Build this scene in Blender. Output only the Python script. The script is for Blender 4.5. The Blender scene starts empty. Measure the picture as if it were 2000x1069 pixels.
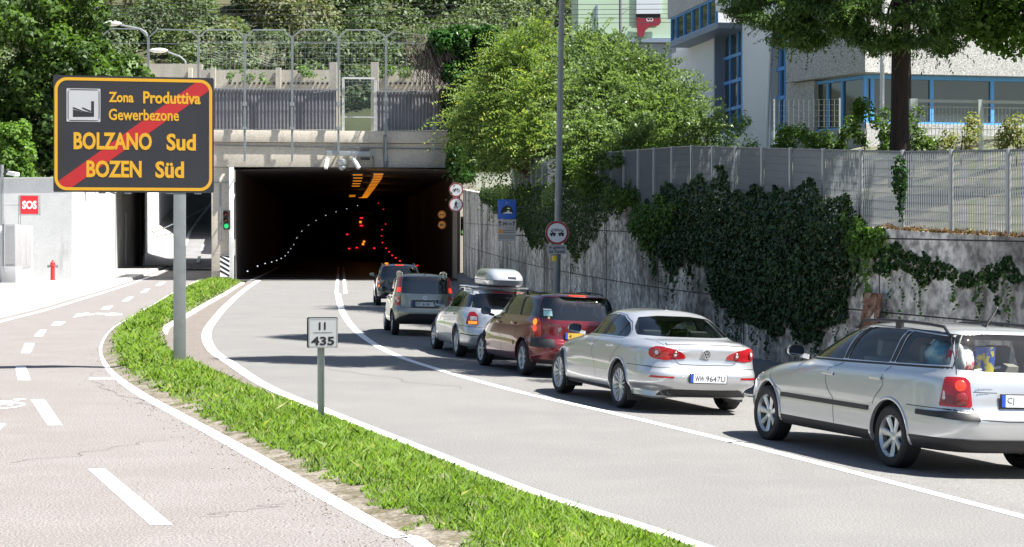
import bpy, bmesh, math, random
import numpy as np
from mathutils import Vector, Matrix, noise
from mathutils.geometry import delaunay_2d_cdt
random.seed(7); RNG = np.random.default_rng(11)
R = math.radians
scene = bpy.context.scene
COL = scene.collection
# ------------------------------------------------------------------ camera, light, exposure
F = 3700.0; CH = 2.41; YH = 464.0          # focal length in photo pixels, camera height, horizon row
cam = bpy.data.cameras.new('camera'); cam.sensor_width = 36; cam.lens = F / 2000 * 36
cam.shift_y = -(534.5 - YH) / 2000; cam.clip_end = 5000; cam.clip_start = .1
co = bpy.data.objects.new('camera', cam); COL.objects.link(co)
co.location = (0, 0, CH); co.rotation_euler = (R(90), 0, 0); scene.camera = co
SUN_EL = 58; SUN_AZ = -17                     # elevation; azimuth from +X towards +Y
sd = Vector((math.cos(R(SUN_EL)) * math.cos(R(SUN_AZ)), math.cos(R(SUN_EL)) * math.sin(R(SUN_AZ)), math.sin(R(SUN_EL))))
w = bpy.data.worlds.new('World'); scene.world = w; w.use_nodes = True
nt = w.node_tree; bgn = nt.nodes['Background']
sky = nt.nodes.new('ShaderNodeTexSky'); sky.sky_type = 'NISHITA'; sky.sun_disc = False
sky.sun_elevation = R(SUN_EL); sky.sun_rotation = R(90 - SUN_AZ)
nt.links.new(sky.outputs[0], bgn.inputs[0]); bgn.inputs[1].default_value = 0.055
sl = bpy.data.lights.new('sun', 'SUN'); sl.energy = 5.0; sl.angle = R(.53); sl.color = (1, .965, .90)
so = bpy.data.objects.new('sun', sl); COL.objects.link(so); so.location = (40, 5, 60)
so.rotation_euler = (-sd).to_track_quat('-Z', 'Y').to_euler()
scene.view_settings.view_transform = 'Standard'; scene.view_settings.look = 'None'
scene.view_settings.gamma = 1; scene.view_settings.exposure = 1.5
# ------------------------------------------------------------------ helpers
def G(px, py, z=0.0):
    d = F * (CH - z) / (py - YH); return Vector(((px - 1000) * d / F, d, z))
def D(px, py, d): return Vector(((px - 1000) * d / F, d, CH + (YH - py) * d / F))
def lerp(a, b, t): return a + (b - a) * t
def interp(x, xs, ys): return float(np.interp(x, xs, ys))

def M(name, col, rough=.6, metal=0., var=0., vscale=4., col2=None, stretch=(1, 1, 1), bump=0., bscale=60., coat=0.,
      emit=None, estr=1., spec=.5, speck=0., sscale=300., sharp=None, col3=None, c3scale=1., c3pos=(.5, .62), c3stretch=(1, 1, 1)):
    m = bpy.data.materials.new(name); m.use_nodes = True
    t = m.node_tree; b = t.nodes['Principled BSDF']
    b.inputs['Roughness'].default_value = rough; b.inputs['Metallic'].default_value = metal
    b.inputs['Specular IOR Level'].default_value = spec
    b.inputs['Coat Weight'].default_value = coat; b.inputs['Coat Roughness'].default_value = .04
    c = (*col, 1)
    b.inputs['Base Color'].default_value = c
    tc = t.nodes.new('ShaderNodeTexCoord')
    def nz(scale, st, detail=6):
        mp = t.nodes.new('ShaderNodeMapping'); mp.inputs['Scale'].default_value = st
        t.links.new(tc.outputs['Object'], mp.inputs[0])
        n = t.nodes.new('ShaderNodeTexNoise'); n.inputs['Scale'].default_value = scale; n.inputs['Detail'].default_value = detail
        n.inputs['Roughness'].default_value = .6
        t.links.new(mp.outputs[0], n.inputs[0]); return n
    out = None
    def mixc(fac, a, bcol, f0=None):
        mx = t.nodes.new('ShaderNodeMix'); mx.data_type = 'RGBA'
        t.links.new(fac, mx.inputs[0])
        if isinstance(a, tuple): mx.inputs[6].default_value = a
        else: t.links.new(a, mx.inputs[6])
        if isinstance(bcol, tuple): mx.inputs[7].default_value = bcol
        else: t.links.new(bcol, mx.inputs[7])
        return mx.outputs[2]
    def ramp(src, p0, p1):
        r = t.nodes.new('ShaderNodeMapRange'); r.inputs[1].default_value = p0; r.inputs[2].default_value = p1
        t.links.new(src, r.inputs[0]); return r.outputs[0]
    if var > 0 or col2:
        n = nz(vscale, stretch)
        c2 = (*col2, 1) if col2 else tuple(max(0, x * (1 - var)) for x in col) + (1,)
        lo, hi = sharp if sharp else (.3, .7)
        out = mixc(ramp(n.outputs[0], lo, hi), c, c2)
    if col3:
        n = nz(c3scale, c3stretch)
        out = mixc(ramp(n.outputs[0], *c3pos), out if out else c, (*col3, 1))
    if speck > 0:
        n = nz(sscale, (1, 1, 1), 2)
        k = t.nodes.new('ShaderNodeMix'); k.data_type = 'RGBA'; k.blend_type = 'MULTIPLY'; k.inputs[0].default_value = 1
        if out: t.links.new(out, k.inputs[6])
        else: k.inputs[6].default_value = c
        r = t.nodes.new('ShaderNodeMapRange'); r.inputs[1].default_value = .36; r.inputs[2].default_value = .64
        r.inputs[3].default_value = 1 - speck; r.inputs[4].default_value = 1 + speck * .8
        t.links.new(n.outputs[0], r.inputs[0]); t.links.new(r.outputs[0], k.inputs[7]); out = k.outputs[2]
    if out: t.links.new(out, b.inputs['Base Color'])
    if bump > 0:
        n = nz(bscale, (1, 1, 1), 4); bp = t.nodes.new('ShaderNodeBump'); bp.inputs['Strength'].default_value = bump; bp.inputs['Distance'].default_value = .02
        t.links.new(n.outputs[0], bp.inputs['Height']); t.links.new(bp.outputs[0], b.inputs['Normal'])
    if emit:
        b.inputs['Emission Color'].default_value = (*emit, 1); b.inputs['Emission Strength'].default_value = estr
    return m

def leafmat(name, dark, light, trans=.4, rough=.5, yellow=None):
    m = bpy.data.materials.new(name); m.use_nodes = True; t = m.node_tree
    b = t.nodes['Principled BSDF']; b.inputs['Roughness'].default_value = rough; b.inputs['Specular IOR Level'].default_value = .35
    a = t.nodes.new('ShaderNodeAttribute'); a.attribute_name = 'tint'
    rp = t.nodes.new('ShaderNodeValToRGB'); e = rp.color_ramp.elements
    e[0].position = 0; e[0].color = (*dark, 1); e[1].position = .8; e[1].color = (*light, 1)
    if yellow:
        x = rp.color_ramp.elements.new(1.0); x.color = (*yellow, 1)
    t.links.new(a.outputs['Fac'], rp.inputs[0]); t.links.new(rp.outputs[0], b.inputs['Base Color'])
    tr = t.nodes.new('ShaderNodeBsdfTranslucent')
    g = t.nodes.new('ShaderNodeMix'); g.data_type = 'RGBA'; g.blend_type = 'MULTIPLY'; g.inputs[0].default_value = 1
    g.inputs[7].default_value = (1.35, 1.45, .62, 1); t.links.new(rp.outputs[0], g.inputs[6]); t.links.new(g.outputs[2], tr.inputs[0])
    mx = t.nodes.new('ShaderNodeMixShader'); mx.inputs[0].default_value = trans
    t.links.new(b.outputs[0], mx.inputs[1]); t.links.new(tr.outputs[0], mx.inputs[2])
    t.links.new(mx.outputs[0], t.nodes['Material Output'].inputs[0]); return m

def glassmat(name, tint, refl=1.0, rough=.02, ior=1.6):
    m = bpy.data.materials.new(name); m.use_nodes = True; t = m.node_tree
    t.nodes.remove(t.nodes['Principled BSDF'])
    tr = t.nodes.new('ShaderNodeBsdfTransparent'); tr.inputs[0].default_value = (*tint, 1)
    gl = t.nodes.new('ShaderNodeBsdfGlossy'); gl.inputs['Roughness'].default_value = rough; gl.inputs[0].default_value = (refl, refl, refl, 1)
    ge = t.nodes.new('ShaderNodeNewGeometry'); dt = t.nodes.new('ShaderNodeVectorMath'); dt.operation = 'DOT_PRODUCT'
    t.links.new(ge.outputs['Normal'], dt.inputs[0]); t.links.new(ge.outputs['Incoming'], dt.inputs[1]); prev = dt.outputs['Value']
    f0 = ((ior - 1) / (ior + 1)) ** 2 * 1.9
    for op, v in (('ABSOLUTE', 0), ('SUBTRACT', 1), ('POWER', 5), ('MULTIPLY_ADD', 1 - f0)):   # reflectance of a thin pane (Schlick), same from both sides
        k = t.nodes.new('ShaderNodeMath'); k.operation = op
        if op == 'SUBTRACT': k.inputs[0].default_value = 1; t.links.new(prev, k.inputs[1])
        else:
            t.links.new(prev, k.inputs[0])
            if op != 'ABSOLUTE': k.inputs[1].default_value = v
            if op == 'MULTIPLY_ADD': k.inputs[2].default_value = f0
        prev = k.outputs[0]
    mx = t.nodes.new('ShaderNodeMixShader')
    t.links.new(prev, mx.inputs[0]); t.links.new(tr.outputs[0], mx.inputs[1]); t.links.new(gl.outputs[0], mx.inputs[2])
    t.links.new(mx.outputs[0], t.nodes['Material Output'].inputs[0]); return m

class MB:
    """collects shapes, then links them as one mesh object"""
    def __init__(s): s.v = []; s.f = []; s.m = []
    def add(s, vs, fs, mi=0):
        o = len(s.v); s.v += [tuple(v) for v in vs]; s.f += [tuple(i + o for i in f) for f in fs]; s.m += [mi] * len(fs); return s
    def frame(s, o, u, v, wv, dims, mi=0):     # box spanned by u,v,w (unit vectors) from centre o with full dims
        u, v, wv, o = Vector(u) * dims[0] / 2, Vector(v) * dims[1] / 2, Vector(wv) * dims[2] / 2, Vector(o)
        vs = [o + u * a + v * b + wv * c for c in (-1, 1) for a, b in ((-1, -1), (1, -1), (1, 1), (-1, 1))]
        return s.add(vs, [(3, 2, 1, 0), (4, 5, 6, 7), (0, 1, 5, 4), (1, 2, 6, 5), (2, 3, 7, 6), (3, 0, 4, 7)], mi)
    def box(s, c, d, rz=0, mi=0):
        cz, sz = math.cos(rz), math.sin(rz)
        return s.frame(c, (cz, sz, 0), (-sz, cz, 0), (0, 0, 1), d, mi)
    def cbox(s, a, b, mi=0):
        return s.box([(a[i] + b[i]) / 2 for i in range(3)], [abs(b[i] - a[i]) for i in range(3)], 0, mi)
    def bar(s, a, b, wd, ht=None, mi=0):       # rectangular bar from a to b
        a, b = Vector(a), Vector(b); u = (b - a).normalized()
        up = Vector((0, 0, 1)) if abs(u.z) < .95 else Vector((0, 1, 0))
        v = up.cross(u).normalized(); wv = u.cross(v)
        return s.frame((a + b) / 2, u, v, wv, ((b - a).length, wd, ht or wd), mi)
    def tube(s, pts, r, n=8, mi=0, r2=None, caps=True):
        pts = [Vector(p) for p in pts]; rings = []; k = len(pts); prev = None
        for i, p in enumerate(pts):
            d = (pts[min(i + 1, k - 1)] - pts[max(i - 1, 0)]).normalized()
            if prev is None:
                a = Vector((0, 0, 1)) if abs(d.z) < .9 else Vector((1, 0, 0)); prev = d.cross(a).normalized()
            x = (prev - d * prev.dot(d)).normalized(); prev = x; y = d.cross(x)
            rr = r if r2 is None else lerp(r, r2, i / (k - 1))
            if isinstance(r, (list, tuple)): rr = r[i]
            rings.append([p + x * rr * math.cos(2 * math.pi * j / n) + y * rr * math.sin(2 * math.pi * j / n) for j in range(n)])
        vs = [v for rg in rings for v in rg]
        fs = [(i * n + j, i * n + (j + 1) % n, (i + 1) * n + (j + 1) % n, (i + 1) * n + j) for i in range(k - 1) for j in range(n)]
        if caps: fs += [tuple(range(n))[::-1], tuple((k - 1) * n + j for j in range(n))]
        return s.add(vs, fs, mi)
    def lathe(s, prof, o, axis, n=24, mi=0, closed=False):   # prof: (radius, along-axis)
        ax = Vector(axis).normalized(); a = Vector((0, 0, 1)) if abs(ax.z) < .9 else Vector((1, 0, 0))
        x = ax.cross(a).normalized(); y = ax.cross(x); o = Vector(o); k = len(prof)
        vs = [o + ax * h + x * r * math.cos(2 * math.pi * j / n) + y * r * math.sin(2 * math.pi * j / n) for r, h in prof for j in range(n)]
        kk = k if closed else k - 1
        fs = [(i * n + j, i * n + (j + 1) % n, ((i + 1) % k) * n + (j + 1) % n, ((i + 1) % k) * n + j) for i in range(kk) for j in range(n)]
        return s.add(vs, fs, mi)
    def prism(s, poly, o, u, v, wv, h, mi=0):   # 2-D polygon in (u,v) at o, extruded h along w
        o, u, v, wv = Vector(o), Vector(u), Vector(v), Vector(wv); n = len(poly)
        vs = [o + u * a + v * b for a, b in poly] + [o + u * a + v * b + wv * h for a, b in poly]
        fs = [tuple(range(n))[::-1], tuple(range(n, 2 * n))] + [(i, (i + 1) % n, n + (i + 1) % n, n + i) for i in range(n)]
        return s.add(vs, fs, mi)
    def grid(s, rows, mi=0):
        n = len(rows[0])
        return s.add([p for r in rows for p in r], [(i * n + j, i * n + j + 1, (i + 1) * n + j + 1, (i + 1) * n + j) for i in range(len(rows) - 1) for j in range(n - 1)], mi)
    def ball(s, c, r, n=12, k=8, mi=0):
        rx, ry, rz = r if isinstance(r, (tuple, list)) else (r, r, r)
        vs = [(c[0] + rx * math.sin(math.pi * i / k) * math.cos(2 * math.pi * j / n), c[1] + ry * math.sin(math.pi * i / k) * math.sin(2 * math.pi * j / n), c[2] + rz * math.cos(math.pi * i / k)) for i in range(k + 1) for j in range(n)]
        return s.add(vs, [(i * n + j, (i + 1) * n + j, (i + 1) * n + (j + 1) % n, i * n + (j + 1) % n) for i in range(k) for j in range(n)], mi)
    def build(s, name, mats, parent=None, local=False, smooth=False, bevel=0, angle=35):
        me = bpy.data.meshes.new(name); v = s.v
        if parent is not None and not local:
            o = ORG.get(parent.name, Vector((0, 0, 0))); v = [(a - o.x, b - o.y, c - o.z) for a, b, c in v]
        me.from_pydata(v, [], s.f); me.validate()
        mats = mats if isinstance(mats, (list, tuple)) else [mats]
        for m in mats: me.materials.append(m)
        if len(mats) > 1 and len(me.polygons) == len(s.m): me.polygons.foreach_set('material_index', s.m)
        bm = bmesh.new(); bm.from_mesh(me); bmesh.ops.remove_doubles(bm, verts=bm.verts, dist=1e-5)
        bmesh.ops.recalc_face_normals(bm, faces=bm.faces)
        if bevel:
            es = [e for e in bm.edges if len(e.link_faces) == 2 and e.calc_face_angle(0) > R(30)]
            bmesh.ops.bevel(bm, geom=es, offset=bevel, segments=2, profile=.6, affect='EDGES', clamp_overlap=True)
        bm.to_mesh(me); bm.free()
        if smooth or bevel:
            me.polygons.foreach_set('use_smooth', [True] * len(me.polygons)); me.set_sharp_from_angle(angle=R(angle))
        o = bpy.data.objects.new(name, me); COL.objects.link(o)
        if parent is not None: o.parent = parent
        return o
ORG = {}
def tag(o, label, cat, group=None, kind=None):
    o['label'] = label; o['category'] = cat
    if group: o['group'] = group
    if kind: o['kind'] = kind
    return o
def thing(name, label, cat, loc=(0, 0, 0), rot=(0, 0, 0), group=None):
    o = bpy.data.objects.new(name, None); COL.objects.link(o); o.empty_display_size = .2
    o.location = loc; o.rotation_euler = rot; ORG[o.name] = Vector(loc); tag(o, label, cat, group); return o
def struct(o, kind='structure'): o['kind'] = kind; return o
def copy_tree(o, parent=None):
    c = o.copy(); COL.objects.link(c)
    if parent is not None: c.parent = parent
    for ch in o.children: copy_tree(ch, c)
    return c
_tc = {}
def text_geo(s, bold=.015):
    if (s, bold) in _tc: return _tc[(s, bold)]
    cu = bpy.data.curves.new('t', 'FONT'); cu.body = s; cu.offset = bold; cu.resolution_u = 3
    ob = bpy.data.objects.new('t', cu); COL.objects.link(ob)
    dg = bpy.context.evaluated_depsgraph_get(); me = bpy.data.meshes.new_from_object(ob.evaluated_get(dg))
    vs = [(v.co.x, v.co.y) for v in me.vertices]; fs = [tuple(p.vertices) for p in me.polygons]
    bpy.data.objects.remove(ob); bpy.data.curves.remove(cu); bpy.data.meshes.remove(me)
    a = np.array(vs); mn, mx = a.min(0), a.max(0); a = (a - mn) / (mx - mn)
    _tc[(s, bold)] = (a.tolist(), fs); return _tc[(s, bold)]
def text(mb, s, o, u, v, u0, u1, v0, v1, mi=0, bold=.015):   # fit text into the rectangle (u0..u1, v0..v1) of the plane o,u,v
    vs, fs = text_geo(s, bold); o, u, v = Vector(o), Vector(u), Vector(v)
    mb.add([o + u * lerp(u0, u1, a) + v * lerp(v0, v1, b) for a, b in vs], fs, mi)
def rrect(x0, x1, y0, y1, r, n=5):
    out = []
    for cx, cy, a0 in ((x1 - r, y1 - r, 0), (x0 + r, y1 - r, 90), (x0 + r, y0 + r, 180), (x1 - r, y0 + r, 270)):
        out += [(cx + r * math.cos(R(a0 + 90 * i / n)), cy + r * math.sin(R(a0 + 90 * i / n))) for i in range(n + 1)]
    return out
def circ(cx, cy, r, n=28): return [(cx + r * math.cos(2 * math.pi * i / n), cy + r * math.sin(2 * math.pi * i / n)) for i in range(n)]
def flat(mb, poly, o, u, v, mi=0):
    o, u, v = Vector(o), Vector(u), Vector(v); mb.add([o + u * a + v * b for a, b in poly], [tuple(range(len(poly)))], mi)
def ringf(mb, outer, inner, o, u, v, mi=0):
    o, u, v = Vector(o), Vector(u), Vector(v); n = len(outer)
    mb.add([o + u * a + v * b for a, b in outer] + [o + u * a + v * b for a, b in inner], [(i, (i + 1) % n, n + (i + 1) % n, n + i) for i in range(n)], mi)
def line2(mb, a, b, wd, o, u, v, mi=0):
    a, b = Vector(a), Vector(b); d = (b - a).normalized(); n = Vector((-d.y, d.x)) * wd / 2
    flat(mb, [a + n, a - n, b - n, b + n], o, u, v, mi)

# ------------------------------------------------------------------ foliage
def leaves(name, mat, C, N, size, aspect=.55, parent=None, tint=None, droop=0.):
    """one mesh of leaf-sized rhombs at points C (n,3), facing N, long axis random (pulled down by droop)"""
    n = len(C); C = np.asarray(C, float); N = np.asarray(N, float)
    N /= np.linalg.norm(N, axis=1, keepdims=True) + 1e-9
    t = RNG.normal(size=(n, 3)); t[:, 2] -= droop * 2
    t -= N * (t * N).sum(1, keepdims=True); t /= np.linalg.norm(t, axis=1, keepdims=True) + 1e-9
    b = np.cross(N, t); size = np.broadcast_to(np.asarray(size, float), (n,)).copy() * RNG.uniform(.65, 1.3, n)
    L = t * size[:, None] * .5; W = b * size[:, None] * .5 * aspect
    if parent is not None: C = C - np.array(ORG.get(parent.name, (0, 0, 0)))
    bend = N * size[:, None] * .12
    V = np.stack([C - L - bend, C + W - L * .1 + bend, C + L - bend, C - W - L * .1 + bend], 1).reshape(-1, 3)
    me = bpy.data.meshes.new(name); me.vertices.add(4 * n); me.vertices.foreach_set('co', V.ravel())
    me.loops.add(4 * n); me.loops.foreach_set('vertex_index', np.arange(4 * n))
    me.polygons.add(n); me.polygons.foreach_set('loop_start', np.arange(0, 4 * n, 4))
    at = me.attributes.new('tint', 'FLOAT', 'FACE')
    if tint is None: tint = RNG.uniform(0, 1, n)
    at.data.foreach_set('value', np.clip(tint, 0, 1).astype(np.float32))
    me.materials.append(mat); me.update(calc_edges=True)
    o = bpy.data.objects.new(name, me); COL.objects.link(o)
    if parent is not None: o.parent = parent
    return o
def clumps(cl, dens, shell=.55, gap=0., gscale=1.2, up=.5):
    """cl: (centre, radii) ellipsoids; dens: leaves per square metre of their shells. Returns points, normals, tint"""
    P, Nn, T = [], [], []
    for c, r in cl:
        r = np.array(r if isinstance(r, (tuple, list)) else (r, r, r), float)
        area = 4 * math.pi * ((r[0] * r[1]) ** 1.6 / 3 + (r[0] * r[2]) ** 1.6 / 3 + (r[1] * r[2]) ** 1.6 / 3) ** (1 / 1.6)
        n = int(area * dens); d = RNG.normal(size=(n, 3)); d /= np.linalg.norm(d, axis=1, keepdims=True)
        rad = shell + (1 - shell) * RNG.uniform(0, 1, n) ** .6
        rad *= 1 + .11 * RNG.normal(size=n) * (RNG.uniform(size=n) < .25)
        p = np.array(c) + d * rad[:, None] * r
        nn = d * .8 + RNG.normal(size=(n, 3)) * .55 + np.array((0, 0, up))
        P.append(p); Nn.append(nn); T.append(np.clip(RNG.uniform(0, .75, n) + RNG.uniform(-.1, .3), 0, 1))
    P, Nn, T = np.concatenate(P), np.concatenate(Nn), np.concatenate(T)
    if gap > 0:
        k = np.array([noise.noise(Vector(p) * gscale) for p in P]); keep = k > (-.5 + gap)
        P, Nn, T = P[keep], Nn[keep], T[keep]
    return P, Nn, T
def sprays(cl, n, length, per, leaf_gap=.8, up=.35, droop=.35, seed=0):
    """feathery shoots growing out of ellipsoids (centre, radii); leaves sit in two rows along each shoot"""
    g = np.random.default_rng(seed); P, Nn, T, A = [], [], [], []
    wts = np.array([np.prod(np.atleast_1d(np.broadcast_to(r, 3))) ** (2 / 3) for c, r in cl]); wts /= wts.sum()
    for i in g.choice(len(cl), n, p=wts):
        c, r = cl[i]; r = np.broadcast_to(np.array(r, float), 3); d = g.normal(size=3); d[2] += up; d /= np.linalg.norm(d)
        p0 = np.array(c) + d * r * g.uniform(.35, .95); dirn = d + g.normal(size=3) * .45 + np.array((0, 0, up)); dirn /= np.linalg.norm(dirn)
        L = length * g.uniform(.5, 1.4); side = np.cross(dirn, (0, 0, 1)) + g.normal(size=3) * .3; side /= np.linalg.norm(side); tone = g.uniform(-.18, .22)
        for k in range(per):
            t = (k + .5) / per; q = p0 + dirn * L * t + np.array((0, 0, -droop * L * t * t)); s = 1 if k % 2 else -1
            P.append(q + side * s * .045 * leaf_gap); nn = np.cross(dirn, side); nn = nn if nn[2] > 0 else -nn; Nn.append(nn + g.normal(size=3) * .45); T.append(min(1, max(0, .35 + .4 * t + tone + g.uniform(-.15, .15)))); A.append(side * s + dirn * .6)
    return np.array(P), np.array(Nn), np.array(T)
def sub_clumps(c, r, n, rr, seed=0, flatz=1.):
    """n small clumps spread over the surface of a big ellipsoid: an uneven crown"""
    g = np.random.default_rng(seed); out = []; r = np.array(r if isinstance(r, (tuple, list)) else (r,) * 3, float)
    for i in range(n):
        d = g.normal(size=3); d /= np.linalg.norm(d); q = np.array(c) + d * r * g.uniform(.45, 1.0)
        k = rr * g.uniform(.6, 1.35); out.append((q, (k, k, k * flatz)))
    return out
# ------------------------------------------------------------------ materials of the place
m_road = M('asphalt_grey', (.180, .175, .168), .85, col2=(.158, .155, .151), vscale=.3, bump=.25, bscale=90, speck=.40, sscale=52, col3=(.195, .190, .183), c3scale=.9, c3pos=(.45, .8))
m_path = M('asphalt_reddish', (.200, .186, .180), .88, col2=(.186, .166, .158), vscale=.5, bump=.3, bscale=80, speck=.55, sscale=46, col3=(.22, .205, .198), c3scale=1.1, c3pos=(.45, .8))
m_ramp = M('asphalt_dark', (.21, .21, .215), .85, var=.3, vscale=.6, speck=.3, sscale=20)
m_walk = M('pavement_concrete', (.42, .41, .39), .85, var=.2, vscale=.7, speck=.2, sscale=20)
m_kerb = M('kerb_stone', (.55, .54, .52), .8, var=.25, vscale=1.5, speck=.2, sscale=15)
m_paint = M('road_paint', (.78, .78, .77), .7, col2=(.42, .41, .39), vscale=7, sharp=(.55, .76), speck=.14, sscale=40)
m_paintold = M('road_paint_worn', (.55, .54, .52), .75, col2=(.34, .325, .31), vscale=9, sharp=(.4, .6))
m_soil = M('soil', (.20, .175, .145), .95, col2=(.10, .085, .05), vscale=3, sharp=(.45, .6), speck=.4, sscale=25)
m_strip = M('gutter_asphalt', (.19, .165, .145), .9, var=.3, vscale=3, speck=.35, sscale=24)
m_earth = M('earth', (.12, .11, .07), .95, var=.4, vscale=.3)
m_wallc = M('old_concrete', (.62, .58, .52), .85, col2=(.28, .26, .235), vscale=1.0, stretch=(1, 1, .30), sharp=(.42, .66), bump=.55, bscale=7, speck=.5, sscale=6, col3=(.11, .10, .085), c3scale=.42, c3pos=(.50, .66), c3stretch=(1, 1, .6))
m_beam = M('portal_concrete', (.56, .51, .43), .8, col2=(.46, .415, .35), vscale=.8, stretch=(1, 1, .3), speck=.12, sscale=10, bump=.08, bscale=14, col3=(.30, .28, .25), c3scale=1.6, c3pos=(.62, .8), c3stretch=(1.2, 1, .2))
m_white = M('white_plaster', (.70, .70, .69), .8, var=.14, vscale=.8, speck=.06, sscale=12, col3=(.42, .42, .41), c3scale=.9, c3pos=(.56, .78), c3stretch=(1.5, 1.5, .35))
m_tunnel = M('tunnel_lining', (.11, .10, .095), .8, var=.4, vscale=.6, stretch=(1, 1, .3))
m_galv = M('galvanised_steel', (.42, .44, .45), .42, metal=.75, var=.2, vscale=6)
m_galvd = M('weathered_steel', (.26, .28, .285), .5, metal=.5, var=.2, vscale=5)
m_corr = M('corrugated_sheet', (.25, .25, .27), .55, metal=.35, var=.25, vscale=1.5, stretch=(1, 1, .3))
m_black = M('black_plastic', (.018, .018, .02), .5)
m_dark = M('dark_rubber', (.02, .02, .021), .75, var=.2, vscale=20)
m_redp = M('red_paint', (.62, .03, .025), .45)
m_yel = M('amber_film', (.50, .265, .008), .5)
m_whitep = M('white_sheet', (.78, .78, .78), .45)
m_signdark = M('charcoal_sheet', (.018, .019, .025), .38, col2=(.026, .026, .030), vscale=1.1)
m_signred = M('red_film', (.36, .013, .016), .45, var=.12, vscale=2)
m_blue = M('blue_film', (.03, .12, .55), .4)
m_ink = M('black_film', (.012, .012, .014), .5)
m_back = M('aluminium_sheet', (.40, .41, .42), .45, metal=.6)
m_grass = leafmat('grass_blade', (.085, .165, .022), (.20, .32, .05), .5, .55, (.42, .38, .17))
# ------------------------------------------------------------------ road geometry
CLpx = [(660, 560), (662, 585), (672, 615), (700, 650), (760, 688), (850, 720), (1000, 762), (1200, 808), (1500, 880), (2000, 1010)]
CLp = [G(*p) for p in CLpx]; CLp = [Vector((-9.45, 106, 0))] + CLp + [Vector((6.3, 9.9, 0)), Vector((9.2, 0, 0)), Vector((15.2, -20, 0))]
CLp = CLp[::-1]
def cr(pts, per):    # catmull-rom through points
    out = []; n = len(pts)
    for i in range(n - 1):
        p0, p1, p2, p3 = pts[max(i - 1, 0)], pts[i], pts[i + 1], pts[min(i + 2, n - 1)]
        for k in range(per):
            t = k / per; out.append(.5 * ((2 * p1) + (p2 - p0) * t + (2 * p0 - 5 * p1 + 4 * p2 - p3) * t * t + (3 * p1 - p0 - 3 * p2 + p3) * t ** 3))
    return out + [pts[-1]]
CLs = cr(CLp, 10); CLy = [p.y for p in CLs]; CLx = [p.x for p in CLs]
def xc(y): return interp(y, CLy, CLx)
def slope(y): return interp(y, (0, 36, 47, 66, 90), (.05, .05, .034, .01, 0))
def cosang(y):
    dx = (xc(y + .5) - xc(y - .5)); return 1 / math.sqrt(1 + dx * dx)
def zroad(x, y): return -slope(y) * max(0, (x - xc(y)) * cosang(y))
# wall line: the centre line moved to the right
WPs = []
for i, p in enumerate(CLs):
    a, b = CLs[max(i - 1, 0)], CLs[min(i + 1, len(CLs) - 1)]; t = (b - a).normalized(); nrm = Vector((t.y, -t.x, 0))
    WPs.append(p + nrm * interp(p.y, (0, 60, 106), (6.0, 6.0, 6.7)))
WPs = [p for p in WPs if p.y < 106.2]; WPs[-1] = Vector((-2.75, 106.3, 0))
WY = [p.y for p in WPs]; WX = [p.x for p in WPs]
def xw(y): return interp(y, WY, WX)
def ztop(y): return interp(y, (0, 27, 30.3, 39.5, 66, 106), (2.3, 2.40, 2.52, 3.05, 3.8, 5.1))
def wnorm(y):        # unit normal of the wall towards the road
    dx = (xw(y + .4) - xw(y - .4)) / .8; n = Vector((-1, dx, 0)); return n.normalized()
def onwall(px, py):  # where the sight line meets the wall
    k = (px - 1000) / F; lo, hi = 12., 106.
    for _ in range(50):
        y = (lo + hi) / 2
        if k * y < xw(y): lo = y
        else: hi = y
    return Vector((xw(lo), lo, CH + (YH - py) / F * lo))
LLpx = [(1370, 1069), (1050, 965), (830, 880), (640, 805), (520, 755), (450, 710), (415, 685), (403, 655), (415, 630), (445, 595), (480, 565), (510, 545)]
LL = [Vector((5.0, 4, 0)), Vector((3.2, 9.6, 0))] + [G(*p) for p in LLpx]
LLs = cr(LL, 8); LLy = [p.y for p in LLs]; LLx = [p.x for p in LLs]
def xl(y): return interp(y, LLy, LLx)
PLpx = [(830, 1069), (760, 1040), (600, 950), (450, 865), (350, 810), (270, 765), (222, 725), (205, 690), (209, 665), (228, 640), (262, 619), (300, 597), (345, 570), (395, 545)]
PL = [Vector((1.6, 4, 0)), Vector((.5, 9.6, 0))] + [G(*p) for p in PLpx]
PLs = cr(PL, 8); PLy = [p.y for p in PLs]; PLx = [p.x for p in PLs]
def xp(y): return interp(y, PLy, PLx)
# ground, main road, cycle path
mb = MB(); mb.grid([[(-900, -300, -.9), (900, -300, -.9)], [(-900, 2500, -.9), (900, 2500, -.9)]]); struct(mb.build('ground', m_earth))
mb = MB(); rows = []
for y in np.concatenate([np.arange(-20, 30, 1.), np.arange(30, 60, 1.), np.arange(60, 107, 2.)]):
    a, c, d = xl(max(y, 4)) - .55, xc(y), xw(y) - .0
    if y < 4: a = xl(4) - .55 - (y - 4) * .3
    xs = [a, lerp(a, c, .5), c] + [lerp(c, d, k / 4) for k in range(1, 5)]
    rows.append([(x, y, zroad(x, y)) for x in xs])
mb.grid(rows); struct(mb.build('main_road', m_road, smooth=True))
mb = MB(); rows = []
for y in np.concatenate([np.arange(-20, 60, 1.), np.arange(60, 140, 2.)]):
    b = xp(max(y, 4)) + .5 if y >= 4 else xp(4) + .5 - (y - 4) * .3
    if y > 100: b = -15.9
    rows.append([(-80, y, 0), (-40, y, 0), (lerp(-40, b, .5), y, 0), (b, y, 0)])
mb.grid(rows); struct(mb.build('cycle_path', m_path))
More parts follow.
